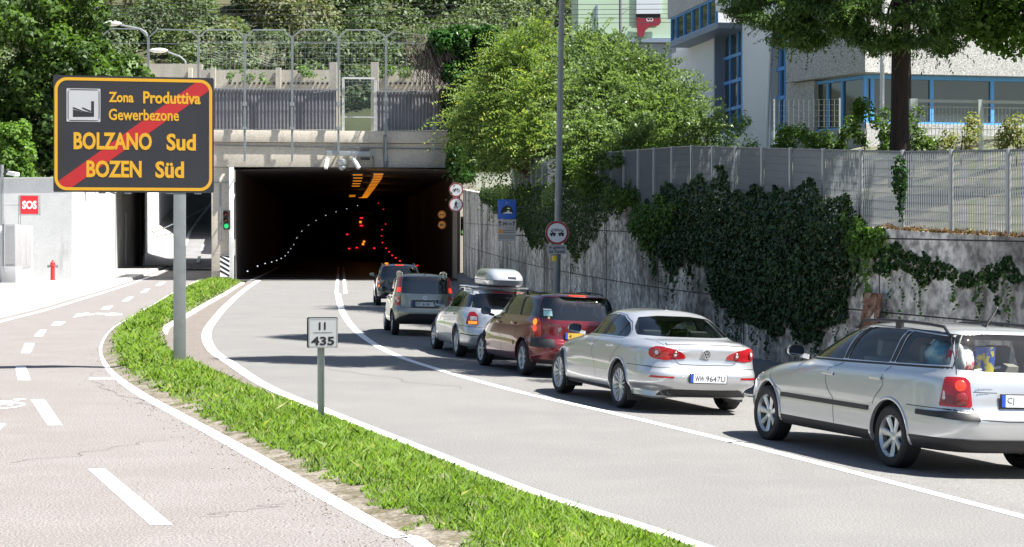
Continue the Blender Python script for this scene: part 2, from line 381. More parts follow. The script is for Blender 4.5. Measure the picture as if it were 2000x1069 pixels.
# median: soil bed with grass, gutter strip along the main road
def med(y):
    a = xp(y) + interp(y, (0, 13, 30, 34, 39, 50, 80), (.22, .22, .16, .1, .05, .05, .06)); b = xl(y) - interp(y, (0, 15, 22, 28, 34, 39, 50, 60, 80), (.12, .12, .12, .16, .5, .9, 1.15, .9, .6))
    return a, b
Y1 = 101.0
mb = MB(); rows = []; mb2 = MB(); r2 = []; mb3 = MB(); r3 = []
for y in np.arange(4, Y1, .5):
    a, b = med(y)
    h = interp(y, (4, 25, 40, 60), (.05, .07, .14, .22))
    rows.append([(lerp(a - .12, b + .06, t), y, z * h + .002) for t, z in ((0, 0), (.06, .12), (.25, .7), (.5, 1.0), (.8, .7), (.95, .2), (1, 0))])
mb.grid(rows); bed = struct(mb.build('verge', m_soil, smooth=True))
for y in np.arange(30, 103, 1.):
    b = med(y)[1]; r2.append([(b + .05, y, .004), (xl(y) - .10, y, .004)])
mb2.grid(r2); struct(mb2.build('gutter_strip', m_strip))
for y in np.arange(47, 100, 1.):
    b = med(y)[1]; hk = interp(y, (47, 50), (.0, .07)); r3.append([(b - .02, y, .0), (b - .02, y, .01 + hk), (b + .11, y, .008 + hk), (b + .12, y, .004)])
mb3.grid(r3); struct(mb3.build('kerb', m_kerb))
P, Nn, Ht = [], [], []
for (y0, y1, dens) in ((9, 17, 4600), (17, 26, 2900), (26, 40, 1100), (40, 101, 340)):
    n = 0
    ar = sum(max(0, med(y)[1] - med(y)[0]) for y in np.arange(y0, y1, .5)) * .5
    for i in range(int(ar * dens)):
        y = RNG.uniform(y0, y1); a, b = med(y); t = RNG.uniform(-.05, 1.03)
        edge = min(t + .05, 1.03 - t); k = noise.noise(Vector((lerp(a, b, t) * 1.3, y * 1.3, 0)))
        k2 = noise.noise(Vector((lerp(a, b, t) * 5, y * 5, 3)))
        k3 = noise.noise(Vector((lerp(a, b, t) * 2.2, y * 2.2, 9)))
        if t < .22 and (k2 * .7 + k3 * .9 + t * 5 < .42): continue
        if RNG.uniform() < max(0, k3 - .15) * 1.6: continue
        h = interp(y, (4, 25, 40, 60), (.05, .07, .14, .22)) * interp(t, (0, .06, .25, .5, .8, .95, 1), (0, .1, .65, .95, .65, .15, 0))
        hh = (.020 + .022 * (k + .5) + .035 * max(0, k2) + .085 * RNG.uniform() ** 9) * min(1, .3 + edge * 4)
        P.append((lerp(a, b, t), y, h)); Ht.append(max(.02, hh) * interp(y, (10, 25, 50), (1.05, 1.25, 1.7)))
P = np.array(P); Ht = np.array(Ht); n = len(P)
az = RNG.uniform(0, 2 * math.pi, n); lean = RNG.normal(size=(n, 2)) * .6
wd = np.interp(P[:, 1], (10, 25, 50), (.0034, .0065, .020)) * RNG.uniform(.6, 1.7, n)
wx = np.stack([np.cos(az) * wd, np.sin(az) * wd, np.zeros(n)], 1)
tip = P + np.stack([lean[:, 0] * Ht, lean[:, 1] * Ht, Ht], 1); mid = P + np.stack([lean[:, 0] * Ht * .3, lean[:, 1] * Ht * .3, Ht * .55], 1)
V = np.stack([P - wx, P + wx, mid + wx * .8, tip, mid - wx * .8], 1).reshape(-1, 3)
me = bpy.data.meshes.new('grass'); me.vertices.add(5 * n); me.vertices.foreach_set('co', V.ravel())
me.loops.add(5 * n); me.loops.foreach_set('vertex_index', np.arange(5 * n)); me.polygons.add(n); me.polygons.foreach_set('loop_start', np.arange(0, 5 * n, 5))
tn = np.array([.5 + .5 * noise.noise(Vector(p) * .9) for p in P]) * .62 + RNG.uniform(0, .40, n) + (RNG.uniform(size=n) < .08) * .35
at = me.attributes.new('tint', 'FLOAT', 'FACE'); at.data.foreach_set('value', np.clip(tn, 0, 1).astype(np.float32))
me.materials.append(m_grass); me.update(calc_edges=True); me.polygons.foreach_set('use_smooth', np.ones(n, bool))
nv = np.repeat(RNG.normal(size=(n, 3)) * .30 + np.array((.12, -.10, .9)), 5, 0); nv /= np.linalg.norm(nv, axis=1, keepdims=True); me.normals_split_custom_set_from_vertices(nv.tolist())
go = bpy.data.objects.new('grass', me); COL.objects.link(go); tag(go, 'bright green grass growing on the verge between cycle path and road', 'grass', kind='stuff')
C_, N_, T_ = [], [], []
for i in range(2600):
    y = 11 + 30 * RNG.uniform() ** 1.6; side = RNG.uniform() < .75; x = (xp(y) + abs(RNG.normal()) * -.35 + .2) if side else xl(y) - .1 + RNG.normal() * .1
    C_.append((x, y, .006)); N_.append(RNG.normal(size=3) * .25 + np.array((0, 0, 1))); T_.append(RNG.uniform())
tag(leaves('leaf_litter', leafmat('grit', (.06, .045, .03), (.20, .14, .08), .1, .8, (.22, .20, .08)), C_, N_, .022, .6, tint=np.array(T_)), 'scattered dry bits and grit along the edge of the grass verge', 'litter', kind='stuff')
# painted lines
def ribbon(name, pts, wd, z=.004, mat=None, fz=None, wob=.0):
    mb = MB(); rows = []
    for i, p in enumerate(pts):
        a, b = pts[max(i - 1, 0)], pts[min(i + 1, len(pts) - 1)]; t = Vector((b.x - a.x, b.y - a.y, 0)).normalized(); q = Vector((t.y, -t.x, 0))
        w2 = (wd(p.y) if callable(wd) else wd) / 2
        rows.append([(x.x, x.y, (fz(x.x, x.y) if fz else p.z) + z) for x in (p - q * w2, p + q * w2)])
    mb.grid(rows); return struct(mb.build(name, mat or m_paint))
ribbon('centre_line', [p for p in CLs if p.y < 82], lambda y: interp(y, (15, 40, 80), (.13, .17, .24)), fz=zroad, z=.004)
ribbon('edge_line', [p for p in LLs if p.y < 108], lambda y: interp(y, (15, 22, 40, 90), (.15, .17, .22, .26)), z=.010)
ribbon('path_edge_line', [p for p in PLs], lambda y: interp(y, (12, 20, 36, 50), (.14, .19, .24, .2)), z=.004)
mb = MB()
for dsh in ([(172, 917), (206, 917), (337, 1026), (293, 1026)], [(60, 781), (87, 781), (122, 831), (93, 831)], [(30, 716), (50, 716), (60, 743), (35, 743)], [(49, 671), (68, 671), (59, 690), (41, 690)], [(78, 645), (91, 645), (83, 657), (66, 657)],
            [(107, 629), (129, 629), (118, 636), (100, 636)], [(150, 614), (174, 611), (165, 617), (143, 620)], [(203, 599), (221, 598), (213, 605), (197, 605)], [(249, 581), (261, 580), (252, 588), (238, 589)], [(284, 565), (294, 564), (285, 571), (274, 572)], [(313, 552), (324, 551), (316, 557), (304, 558)]):
    mb.add([G(*p) + Vector((0, 0, .004)) for p in dsh], [(0, 1, 2, 3)])
struct(mb.build('road_marking', m_paint))
def bike_symbol(c, u, v, s):
    mb = MB(); c = Vector(c)
    for k in (-.55, .55): ringf(mb, circ(k, 0, .34, 20), circ(k, 0, .25, 20), c, u * s, v * s)
    for a, b in (((-.55, 0), (-.2, .55)), ((-.2, .55), (.38, .5)), ((-.05, -.02), (-.2, .55)), ((-.05, -.02), (.42, .55)), ((.55, 0), (.35, .72)), ((.2, .75), (.5, .75)), ((-.35, .62), (-.08, .62))):
        line2(mb, a, b, .085, c, u * s, v * s)
    return struct(mb.build('cycle_symbol', m_paint))
for c, uu in ((G(195, 615), Vector((1, .1, 0))), (G(-27, 793), Vector((1, .0, 0)))):
    c.z = .005; uu = uu.normalized(); bike_symbol(c, uu, Vector((-uu.y, uu.x, 0)) * 2.3, .78 if c.y > 40 else .60)
mb = MB(); mb.add([G(*p) + Vector((0, 0, .005)) for p in [(-14, 829), (12, 829), (0, 840), (-20, 842)]], [(0, 1, 2, 3)])
struct(mb.build('road_marking', m_paint))
mb = MB(); mb.add([G(*p) + Vector((0, 0, .005)) for p in [(176, 738), (228, 738), (226, 742), (174, 742)]], [(0, 1, 2, 3)]); struct(mb.build('road_marking', m_paintold))
m_crack = M('crack', (.11, .10, .095), .95)
for k, (px0, py0, px1, py1) in enumerate(((20, 905, 330, 860), (390, 1010, 560, 985), (178, 745, 300, 800), (640, 720, 900, 760), (560, 660, 690, 668))):
    a, b = G(px0, py0), G(px1, py1); q = [a.lerp(b, t) + Vector((noise.noise(Vector((k * 7, t * 5, 0))), noise.noise(Vector((k * 7, t * 5, 4))), 0)) * .35 + Vector((0, 0, .0)) for t in np.linspace(0, 1, 26)]
    ribbon('road_crack', q, lambda y: .004 + y * .00035, z=.003, mat=m_crack, fz=zroad)
# double line into the tunnel is laid with the tunnel road below
# left pavement and kerb
KL = [G(*p) for p in [(-420, 720), (-200, 668), (-60, 636), (0, 621), (70, 604), (150, 581), (215, 562), (275, 542), (318, 525), (335, 518)]]
KLs = cr(KL, 6)
mb = MB(); rows = []
for i, p in enumerate(KLs):
    a, b = KLs[max(i - 1, 0)], KLs[min(i + 1, len(KLs) - 1)]; t = (b - a).normalized(); q = Vector((-t.y, t.x, 0))
    if q.x > 0: q = -q
    rows.append([tuple(p + Vector((0, 0, -.02))), tuple(p + q * .05 + Vector((0, 0, .13))), tuple(p + q * .5 + Vector((0, 0, .14)))])
mb.grid(rows); struct(mb.build('kerb', m_kerb))
mb = MB(); mb.grid([[(r_[2][0] + .02, r_[2][1], .135), (-70, r_[2][1] + 2, .135)] for r_ in rows]); struct(mb.build('sidewalk', m_walk))
ribbon('road_marking', [p + Vector((.5, -.55, 0)) for p in KLs], .2)

# ------------------------------------------------------------------ tunnel
RP = [(480, 530), (500, 520), (515, 515), (528, 512), (538, 509), (547, 505), (555, 500), (561, 493), (566, 486), (572, 478), (578, 465), (588, 452), (601, 440), (616, 431), (635, 421), (655, 414), (676, 408), (697, 402)]
RW = [D(px, py, 106 + 12 * i) for i, (px, py) in enumerate(RP)]
TY = [100, 106] + [p.y for p in RW[1:]]; TX = [-15.5, -15.5] + [p.x - .5 for p in RW[1:]]
TZ = [0, 0] + [max(0, p.z - .55) for p in RW[1:]]
TZ[2:7] = [.03, .04, .05, .06, .08]
def tx(y): return interp(y, TY, TX)
def tz(y): return interp(y, TY, TZ)
TW = 12.6
portal = thing('tunnel_portal', 'concrete road tunnel portal with dark mouth between the retaining walls', 'tunnel', (-9.2, 106, 0))
mb = MB(); rows = []
for y in [106.2] + list(np.arange(112, 312, 6.)):
    a, z = tx(y), tz(y); rows.append([(a, y, z), (a, y, z + 1.1), (a, y, z + 6.2), (a + TW * .5, y, z + 6.35), (a + TW, y, z + 6.2), (a + TW, y, z)])
mb.grid(rows); e = rows[-1]; mb.add(e, [(0, 1, 2, 3, 4, 5)])
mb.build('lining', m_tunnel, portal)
mb = MB(); rows = []
for y in [105.5] + list(np.arange(112, 312, 6.)): rows.append([(tx(y), y, tz(y) + .008), (tx(y) + TW, y, tz(y) + .008)])
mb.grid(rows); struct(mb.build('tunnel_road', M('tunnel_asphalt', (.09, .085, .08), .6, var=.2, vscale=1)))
for k in (-.19, .19):
    ribbon('centre_line', [Vector((-.0903 * y + k, y, tz(y) + .012 if y > 105.5 else 0)) for y in np.arange(81, 150, 2.)], .16, z=.007)
ribbon('edge_line', [Vector((tx(y) + .9, y, tz(y) + .012)) for y in np.arange(107, 150, 3.)], .25)
u = Vector((13.3, 1.9, 0)).normalized()   # direction of the portal face
vv = Vector((0, 0, 1)); wv = Vector((-u.y, u.x, 0))
def pf(px, py): return D(px, py, 106 + (px - 455) / 450 * 1.6)
def slab(mb, px0, px1, z0, z1, dep, off=0, mi=0):
    a, b = pf(px0, 400), pf(px1, 400); a.z = b.z = (z0 + z1) / 2; mb.frame((a + b) / 2 + wv * (dep / 2 + off), (b - a).normalized(), wv, vv, ((b - a).length, dep, z1 - z0), mi)
mb = MB(); slab(mb, 392, 925, 6.36, 7.72, 5.0, 0); mb.build('lintel', m_beam, portal, bevel=.02)
mb = MB(); slab(mb, 385, 930, 7.74, 8.40, 11, -.18); mb.build('ledge', m_beam, portal, bevel=.03)
mb = MB(); slab(mb, 413, 447, 0, 6.34, 32, .1); mb.build('pillar', m_beam, portal, bevel=.03)
mb = MB(); slab(mb, 447, 457, 0, 6.33, 3, -.12); mb.build('pillar', m_white, portal, bevel=.02)
mb = MB(); slab(mb, 413, 446, 5.45, 5.5, .1, .02); slab(mb, 429, 432, 2.2, 5.4, .05, .05); mb.build('joint', m_galvd, portal)
mb = MB(); slab(mb, 900, 930, 0, 6.34, 4, .3); mb.build('pillar', m_beam, portal)
# narrow horizontal pipe along the lintel
mb = MB(); a, b = pf(420, 284), pf(890, 292); mb.tube([a - wv * .08, b - wv * .08], .035, 6); mb.build('pipe', m_galvd, portal)

def emitmat(n, c, s): return M(n, (.02, .02, .02), .4, emit=c, estr=s)
m_amber = emitmat('sodium_lamp', (1, .30, .015), .32); m_ledw = emitmat('white_stud', (.75, .9, 1), .5); m_ledr = emitmat('red_stud', (1, .02, .03), .42)
m_green = emitmat('green_lens', (.02, .75, .22), .4); m_greeny = emitmat('green_lens_pale', (.25, .7, .12), .2); m_brake = emitmat('brake_light', (1, .06, .015), .45); m_turn = emitmat('turn_light', (1, .30, .02), .5)
# ceiling lamps
base = None
for i in range(26):
    y = 108.5 + i * 3.7; x = tx(y) + 7.8 + .25; z = tz(y) + 6.05
    if base is None:
        base = thing('tunnel_lamp', 'orange ceiling lamp in the main row along the tunnel roof', 'ceiling lamp', (x, y, z), group='orange lamps along the tunnel ceiling')
        mb = MB(); mb.box((x, y, z + .05), (.75, .32, .1)); mb.build('housing', m_black, base)
        mb = MB(); mb.box((x, y, z - .02), (.54, .22, .05)); mb.build('diffuser', m_amber, base); o = base
    else: o = copy_tree(base)
    o.location = (x, y, z)
for i in range(7):
    y = 110 + i * 6.3 + (25 if i > 4 else 0); o = copy_tree(base); x = tx(y) + 6.85
    o.location = (x, y, tz(y) + 6.05); o['label'] = 'orange ceiling lamp in the short left row of the tunnel roof'; o['group'] = 'orange lamps of the short left row'
for y in (110, 122, 138, 158, 185):
    ld = bpy.data.lights.new('tunnel_lamp_light', 'POINT'); ld.energy = 6; ld.color = (1, .42, .10); ld.shadow_soft_size = .3
    lo_ = bpy.data.objects.new('tunnel_lamp_light', ld); COL.objects.link(lo_); lo_.location = (tx(y) + 8, y, tz(y) + 5.6)
s0 = None
for i, p in enumerate(RW):
    if s0 is None:
        s0 = tag(MB().box((0, 0, 0), (.14, .1, .11)).build('reflector_stud', m_ledw, bevel=.02), 'small white reflector glowing along the left tunnel kerb', 'reflector', 'white reflectors along the left tunnel kerb'); o = s0
    else: o = copy_tree(s0)
    o.location = p + Vector((.1, 0, 0)); s_ = .55 if i < 10 else .72; o.scale = (s_,) * 3
s1 = None
for px, py, d in ((815, 519, 118), (781, 510, 150), (773, 504, 158), (766, 499, 166), (760, 492, 176), (754, 485, 186), (747, 474, 198), (745, 461, 210), (746, 449, 222), (753, 438, 232), (749, 409, 262), (739, 397, 275)):
    if s1 is None:
        s1 = tag(MB().box((0, 0, 0), (.17, .1, .13)).build('red_reflector', m_ledr, bevel=.02), 'small red reflector glowing along the right tunnel kerb', 'reflector', 'red reflectors along the right tunnel kerb'); o = s1
    else: o = copy_tree(s1)
    o.location = D(px, py, d); s_ = .65 if d < 150 else .85; o.scale = (s_,) * 3
# lorry inside the tunnel
c = D(706, 508, 180); c.z = tz(180)
lor = thing('lorry', 'dark lorry seen from behind deep inside the tunnel', 'lorry', c)
mb = MB(); mb.box(c + Vector((0, 3, 2.4)), (2.5, 6, 3.1)); mb.build('box_body', M('lorry_body', (.05, .045, .045), .6), lor, bevel=.06)
mb = MB(); mb.box(c + Vector((0, .1, .62)), (2.4, .2, .22)); mb.build('bumper', m_black, lor, bevel=.03)
for k in (-.95, .95):
    mb = MB(); mb.lathe([(.2, -.15), (.5, -.15), (.5, .15), (.2, .15)], c + Vector((k, 1.3, .5)), (1, 0, 0), 20); mb.build('wheel', m_dark, lor)
for px, py, mt in ((706, 426, m_ledr), (706, 441, m_ledr), (678, 458, m_ledr), (682, 486, m_ledr), (697, 484, m_ledr), (731, 485, m_ledr), (709, 477, m_turn), (704, 434, m_turn), (711, 472, m_turn)):
    p = D(px, py, 179.7); mb = MB(); mb.box(p, (.32 if mt is m_ledr and py < 450 else .2, .05, .13 if mt is m_ledr else .2)); mb.build('tail_light', mt, lor, bevel=.02)
for py in (417, 470): 
    p = D(706, py, 179.7); mb = MB(); mb.box(p, (2.3, .05, .3 if py < 450 else .06)); mb.build('marker_panel', M('lorry_marker', (.22, .07, .03), .5), lor)
for px, py in ((712, 409), (721, 409), (730, 417)): pass
# ------------------------------------------------------------------ retaining wall, bank and fence on the right
UZ = Vector((0, 0, 1))
rw = thing('retaining_wall', 'tall stained concrete retaining wall beside the queue of cars', 'retaining wall', (xw(40), 40, 0))
ysw = list(np.arange(-5, 106.1, 1.2)) + [106.2]
mb = MB(); rows = []
for y in ysw:
    n = wnorm(y); x = xw(y); z0 = zroad(x, y) - .3; zt = ztop(y); q = -n * .45
    rows.append([(x, y, z0)] + [(x, y, lerp(z0, zt, k / 5)) for k in range(1, 6)] + [(x + q.x, y + q.y, zt), (x + q.x, y + q.y, z0)])
mb.grid(rows); mb.build('wall_body', m_wallc, rw)
mb = MB()            # formwork joints
for y in np.arange(15, 106, 5.3):
    n = wnorm(y); p = Vector((xw(y), y, 0)) + n * .004
    mb.bar(p + UZ * (zroad(p.x, y)), p + UZ * (ztop(y) - .01), .018, .012)
for k in (1.15, 2.35):
    pts = [Vector((xw(y), y, k)) + wnorm(y) * .003 + UZ * (.045 * (y - 27) * .25) for y in np.arange(14, 106, 1.) if ztop(y) > k + .05 + .045 * (y - 27) * .25]
    if len(pts) > 2: mb.tube(pts, .011, 4)
mb.build('joint', M('dark_joint', (.06, .057, .052), .9), rw)  # dark lines of the formwork joints
mb = MB(); rows = []
for y in ysw:       # low plinth at its foot
    n = wnorm(y); x = xw(y); z0 = zroad(x, y)
    rows.append([(x + n.x * .34, y + n.y * .34, z0 - .05), (x + n.x * .30, y + n.y * .30, z0 + .40), (x + n.x * .02, y + n.y * .02, z0 + .44)])
mb.grid(rows); mb.build('plinth', M('plinth_concrete', (.21, .205, .20), .85, var=.3, vscale=1.5), rw)
mb = MB(); rows = []
for y in ysw:
    n = -wnorm(y); x = xw(y); zt = ztop(y); r_ = []
    for dd, dz in ((.4, -.03), (1.2, .1), (4, .6), (8, 1.5), (14, 2.0), (60, 2.6)): r_.append((x + n.x * dd, y + n.y * dd * (1 if dd < 5 else .3), min(zt + dz, 5.6 if dd < 60 else 7)))
    rows.append(r_)
mb.grid(rows); struct(mb.build('bank', M('bank_soil', (.10, .10, .055), .95, col2=(.22, .20, .16), vscale=2.3, sharp=(.45, .7), col3=(.045, .07, .02), c3scale=1.5), smooth=True))
fence = thing('grating_fence', 'galvanised steel grating fence standing on top of the retaining wall', 'fence', (xw(40), 40, ztop(40)))
pxs = [2075, 1957, 1846, 1751, 1670, 1597, 1533, 1478, 1426, 1382, 1341, 1303]
fy = [24.0, 25.2] + [onwall(p, 400).y for p in pxs[1:]]
while fy[-1] < 69: fy.append(fy[-1] + 1.5)
def fpt(y): return Vector((xw(y), y, 0)) - wnorm(y) * .14
m_fpost = M('fence_post', (.40, .42, .44), .45, metal=.6); m_fbar = M('fence_bar', (.20, .215, .235), .42, metal=.5)
for i, y in enumerate(fy):
    p = fpt(y); z = ztop(y); n = wnorm(y)
    mb = MB(); mb.frame(p + n * .03 + UZ * (z + .62), Vector((-n.y, n.x, 0)), n, UZ, (.055, .05, 1.34)); mb.build('post', m_fpost, fence)
    if i + 1 < len(fy):
        a, b = fpt(y), fpt(fy[i + 1]); za, zb = z, ztop(fy[i + 1]); L = (b - a).length; t = (b - a).normalized(); nn = Vector((-t.y, t.x, 0)); mb = MB()
        k = int(L / .062); hz = 1.24 if i < 14 else 1.24
        for j in range(1, k):
            s = j / k; q = a.lerp(b, s) + UZ * (lerp(za, zb, s) + .02 + hz / 2); mb.frame(q, t, nn, UZ, (.004, .027, hz))
        for h in np.arange(.05, 1.27, .133):
            mb.bar(a + UZ * (za + h), b + UZ * (zb + h), .006, .006)
        mb.bar(a + UZ * (za + 1.265), b + UZ * (zb + 1.265), .032, .022)
        mb.build('grating_panel', m_fbar, fence)
# ------------------------------------------------------------------ foliage materials
lm_ivy = leafmat('ivy_leaf', (.012, .030, .011), (.044, .088, .024), .15, .5, (.06, .11, .02))
lm_ivyl = leafmat('creeper_leaf', (.02, .055, .012), (.10, .19, .03), .35)
lm_moss = leafmat('moss_creeper_leaf', (.016, .038, .010), (.06, .115, .022), .25)
lm_bush = leafmat('robinia_leaf', (.03, .07, .016), (.185, .265, .075), .45, .45, (.40, .40, .10))
lm_bushr = leafmat('hazel_leaf', (.03, .065, .02), (.175, .25, .10), .42, .40)
lm_cedar = leafmat('cedar_needle', (.018, .048, .014), (.10, .175, .04), .35)
lm_light = leafmat('lime_leaf', (.06, .13, .02), (.15, .26, .05), .4)
lm_vine = leafmat('vine_leaf', (.014, .05, .010), (.05, .13, .022), .3, .35)
lm_dark = leafmat('dark_tree_leaf', (.022, .05, .013), (.10, .175, .035), .35, .45)
lm_shrub = leafmat('shrub_leaf', (.03, .07, .015), (.13, .21, .04), .4)
lm_hill = leafmat('hill_leaf', (.052, .085, .042), (.135, .18, .09), .3, .6, (.17, .165, .095))  # slight distance haze put into these paler, greyer leaf colours
lm_weed = leafmat('dry_weed', (.09, .12, .04), (.25, .26, .11), .4, .6, (.36, .26, .17))
m_bark = M('bark', (.035, .021, .016), .95, col2=(.012, .009, .008), vscale=14, stretch=(1, 1, .12), bump=.8, bscale=26)
m_twig = M('twig', (.09, .06, .045), .9, var=.4, vscale=8)
# ivy on the wall: leaves spread over wall area outlined in (Y along wall, z)
def wall_leaves(name, poly_px, n, mat, label, cat, size, depth=(.05, .35), inner=None, group=None, droop=.5, tintb=0, strands=.02):
    pts = [onwall(*p) for p in poly_px]; pl = [(p.y, p.z) for p in pts]
    ys = [p[0] for p in pl]; zs = [p[1] for p in pl]; P, Nn, T = [], [], []
    def inside(a, b):
        c = False; j = len(pl) - 1
        for i in range(len(pl)):
            if (pl[i][1] > b) != (pl[j][1] > b) and a < (pl[j][0] - pl[i][0]) * (b - pl[i][1]) / (pl[j][1] - pl[i][1]) + pl[i][0]: c = not c
            j = i
        return c
    def edge(a, b):
        m = 9
        for i in range(len(pl)):
            (x0, y0), (x1, y1) = pl[i - 1], pl[i]; t = max(0, min(1, ((a - x0) * (x1 - x0) + (b - y0) * (y1 - y0)) / ((x1 - x0) ** 2 + (y1 - y0) ** 2 + 1e-9)))
            m = min(m, math.hypot(a - x0 - t * (x1 - x0), b - y0 - t * (y1 - y0)))
        return m
    tries = 0
    while len(P) < n and tries < n * 8:
        tries += 1; y, z = RNG.uniform(min(ys), max(ys)), RNG.uniform(min(zs) - .1, max(zs) + .1)
        j = .30 * noise.noise(Vector((y * 1.3, z * 1.3, 7))) + .16 * noise.noise(Vector((y * 4, z * 4, 1)))
        if not inside(y + j, z + j): continue
        if strands and RNG.uniform() < strands and not inside(y, z - .28):
            nn = wnorm(y); yy = y; 
            for k_ in range(int(RNG.uniform(5, 16))):
                z -= .055; yy += RNG.normal() * .022; dp = .04 + .06 * RNG.uniform(); P.append((xw(yy) + nn.x * dp, yy + nn.y * dp, z)); Nn.append(tuple(nn + UZ * .4 + Vector(RNG.normal(size=3)) * .5)); T.append(RNG.uniform(.2, .9))
            continue
        e = edge(y, z); nn = wnorm(y); k = .5 + .5 * noise.noise(Vector((y * 1.4, z * 1.4, 2)))
        dp = lerp(depth[0], depth[1], min(1, e / .5) * (.35 + .65 * k)) * RNG.uniform(.25, 1)
        P.append((xw(y) + nn.x * dp, y + nn.y * dp, z)); v = nn + UZ * .55 + Vector(RNG.normal(size=3)) * .5; Nn.append(tuple(v)); T.append(min(1, max(0, RNG.uniform(0, .8) + .25 * (k - .5) + tintb)))
    o = leaves(name, mat, P, Nn, size, .8, tint=np.array(T), droop=droop); return tag(o, label, cat, group)
wall_leaves('ivy', [(1262, 400), (1300, 370), (1340, 348), (1385, 345), (1420, 332), (1425, 370), (1470, 368), (1500, 380), (1530, 366), (1560, 358), (1600, 372), (1640, 390), (1680, 412), (1700, 450), (1690, 480), (1665, 530), (1650, 580), (1630, 640), (1600, 660), (1560, 660), (1480, 640), (1420, 610), (1392, 580), (1385, 520), (1350, 525), (1310, 540), (1290, 500), (1270, 460)], 20000, lm_ivy,
            'large mass of dark ivy hanging over the retaining wall behind the silver saloon', 'ivy', .092, (.03, .36))
wall_leaves('ivy', [(1256, 412), (1290, 392), (1330, 388), (1360, 400), (1330, 440), (1300, 470), (1265, 480), (1256, 450)], 2600, lm_ivyl,
            'sunlit green creeper at the left shoulder of the big ivy mass', 'creeper', .09, (.3, .7))
wall_leaves('creeper', [(938, 372), (1000, 366), (1060, 362), (1090, 350), (1140, 345), (1200, 352), (1240, 372), (1225, 405), (1195, 420), (1160, 470), (1135, 512), (1115, 500), (1095, 460), (1062, 478), (1042, 488), (1026, 452), (990, 432), (962, 402), (940, 392)], 26000, lm_moss,
            'green creeper hanging from the wall top behind the tunnel sign', 'creeper', .07, (.03, .32), tintb=.0, strands=.008)
wall_leaves('creeper', [(1700, 478), (1760, 490), (1830, 500), (1900, 520), (1990, 525), (2010, 560), (1960, 560), (1948, 610), (1935, 560), (1880, 545), (1800, 545), (1760, 530), (1720, 560), (1708, 520)], 1500, lm_ivyl,
            'thin trailing creeper across the bare wall above the silver estate', 'creeper', .075, (.02, .14), tintb=-.35)
wall_leaves('creeper', [(1655, 440), (1690, 425), (1730, 450), (1745, 468), (1700, 500), (1660, 490)], 700, lm_light, 'pale leafy tuft at the wall top right of the big ivy mass', 'creeper', .10, (.1, .4))
# creeper on the fence post
p = fpt(fy[fy.index(onwall(1751, 400).y)]); zt = ztop(p.y)
P, Nn, T = clumps([(p + UZ * (zt + .85) + wnorm(p.y) * .08, (.14, .2, .38)), (p + UZ * (zt + .5) + wnorm(p.y) * .05, (.08, .12, .35))], 420, .3)
tag(leaves('creeper', lm_vine, P, Nn, .075, .8, tint=T, droop=.5), 'small dark creeper climbing a post of the grating fence', 'creeper')
# weeds and litter strip on the wall top
P, Nn, T = [], [], []
for i in range(1600):
    y = RNG.uniform(25.5, 31); n_ = wnorm(y); x = xw(y) - n_.x * RNG.uniform(0, .35); P.append((x, y, ztop(y) + RNG.uniform(.0, .09) * RNG.uniform())); Nn.append(RNG.normal(size=3) * .5 + np.array((0, 0, 1))); T.append(RNG.uniform())
tag(leaves('leaf_litter', leafmat('litter', (.10, .06, .03), (.25, .13, .06), .2, .7, (.16, .2, .05)), P, Nn, .06, .7, tint=np.array(T)), 'brown fallen leaves and weeds lying on the wall top under the fence', 'leaf litter', kind='stuff')

# ------------------------------------------------------------------ trees and shrubs on the right
def limb(mb, a, b, r0, r1, sag=0., n=6, wob=.08):
    a, b = Vector(a), Vector(b); L = (b - a).length; pts = []
    for i in range(n + 1):
        t = i / n; p = a.lerp(b, t) + Vector((noise.noise(a + UZ * t * 3), noise.noise(b + UZ * t * 3), 0)) * wob * L * math.sin(math.pi * t); p.z += sag * math.sin(math.pi * t) ; pts.append(p)
    mb.tube(pts, [lerp(r0, r1, i / n) for i in range(n + 1)], 8)
def shrub(name, label, cat, cl, dens, size, mat, aspect=.55, stems=(), group=None, gap=0., droop=.1, shell=.5, twig=None, up=.5, n_sub=0, sub_r=.4, seed=1, gscale=1.2):
    c0 = cl[0][0]; t = thing(name, label, cat, (c0[0], c0[1], stems[0][0][2] if stems else c0[2]), group=group)
    use = []
    for i, (c, r) in enumerate(cl):
        if n_sub: use += sub_clumps(c, r, n_sub, sub_r, seed + i)
        else: use.append((c, r))
    P, Nn, T = clumps(use, dens, shell, gap, gscale, up)
    leaves('foliage', mat, P, Nn, size, aspect, t, T, droop)
    if stems:
        mb = MB()
        for a, b, r0, r1 in stems: limb(mb, a, b, r0, r1)
        mb.build('stem', twig or m_twig, t, smooth=True)
    return t
def feather(name, label, cl, n, length, per, size, mat, stems, dens, dmat, seed, twig=m_twig, aspect=.42):
    c0 = cl[0][0]; t = thing(name, label, 'bush', (c0[0], c0[1], stems[0][0][2])); use = []
    for i, (c, r) in enumerate(cl): use += sub_clumps(c, tuple(q_ * .82 for q_ in r), 7, .36, seed + i)
    P, Nn, T = clumps(use, dens, .15, .25, 1.2, .5); P2, N2, T2 = sprays(cl, n, length, per, 1., .35, .4, seed)
    leaves('foliage', dmat, np.concatenate([P, P2]), np.concatenate([Nn, N2]), size, aspect, t, np.concatenate([T * .6, T2]), .2)
    mb = MB()
    for a, b, r0, r1 in stems: limb(mb, a, b, r0, r1)
    mb.build('stem', twig, t, smooth=True); return t
def gz(p, d=.0): return Vector((p.x, p.y, min(ztop(p.y) + .9, 5.2)))
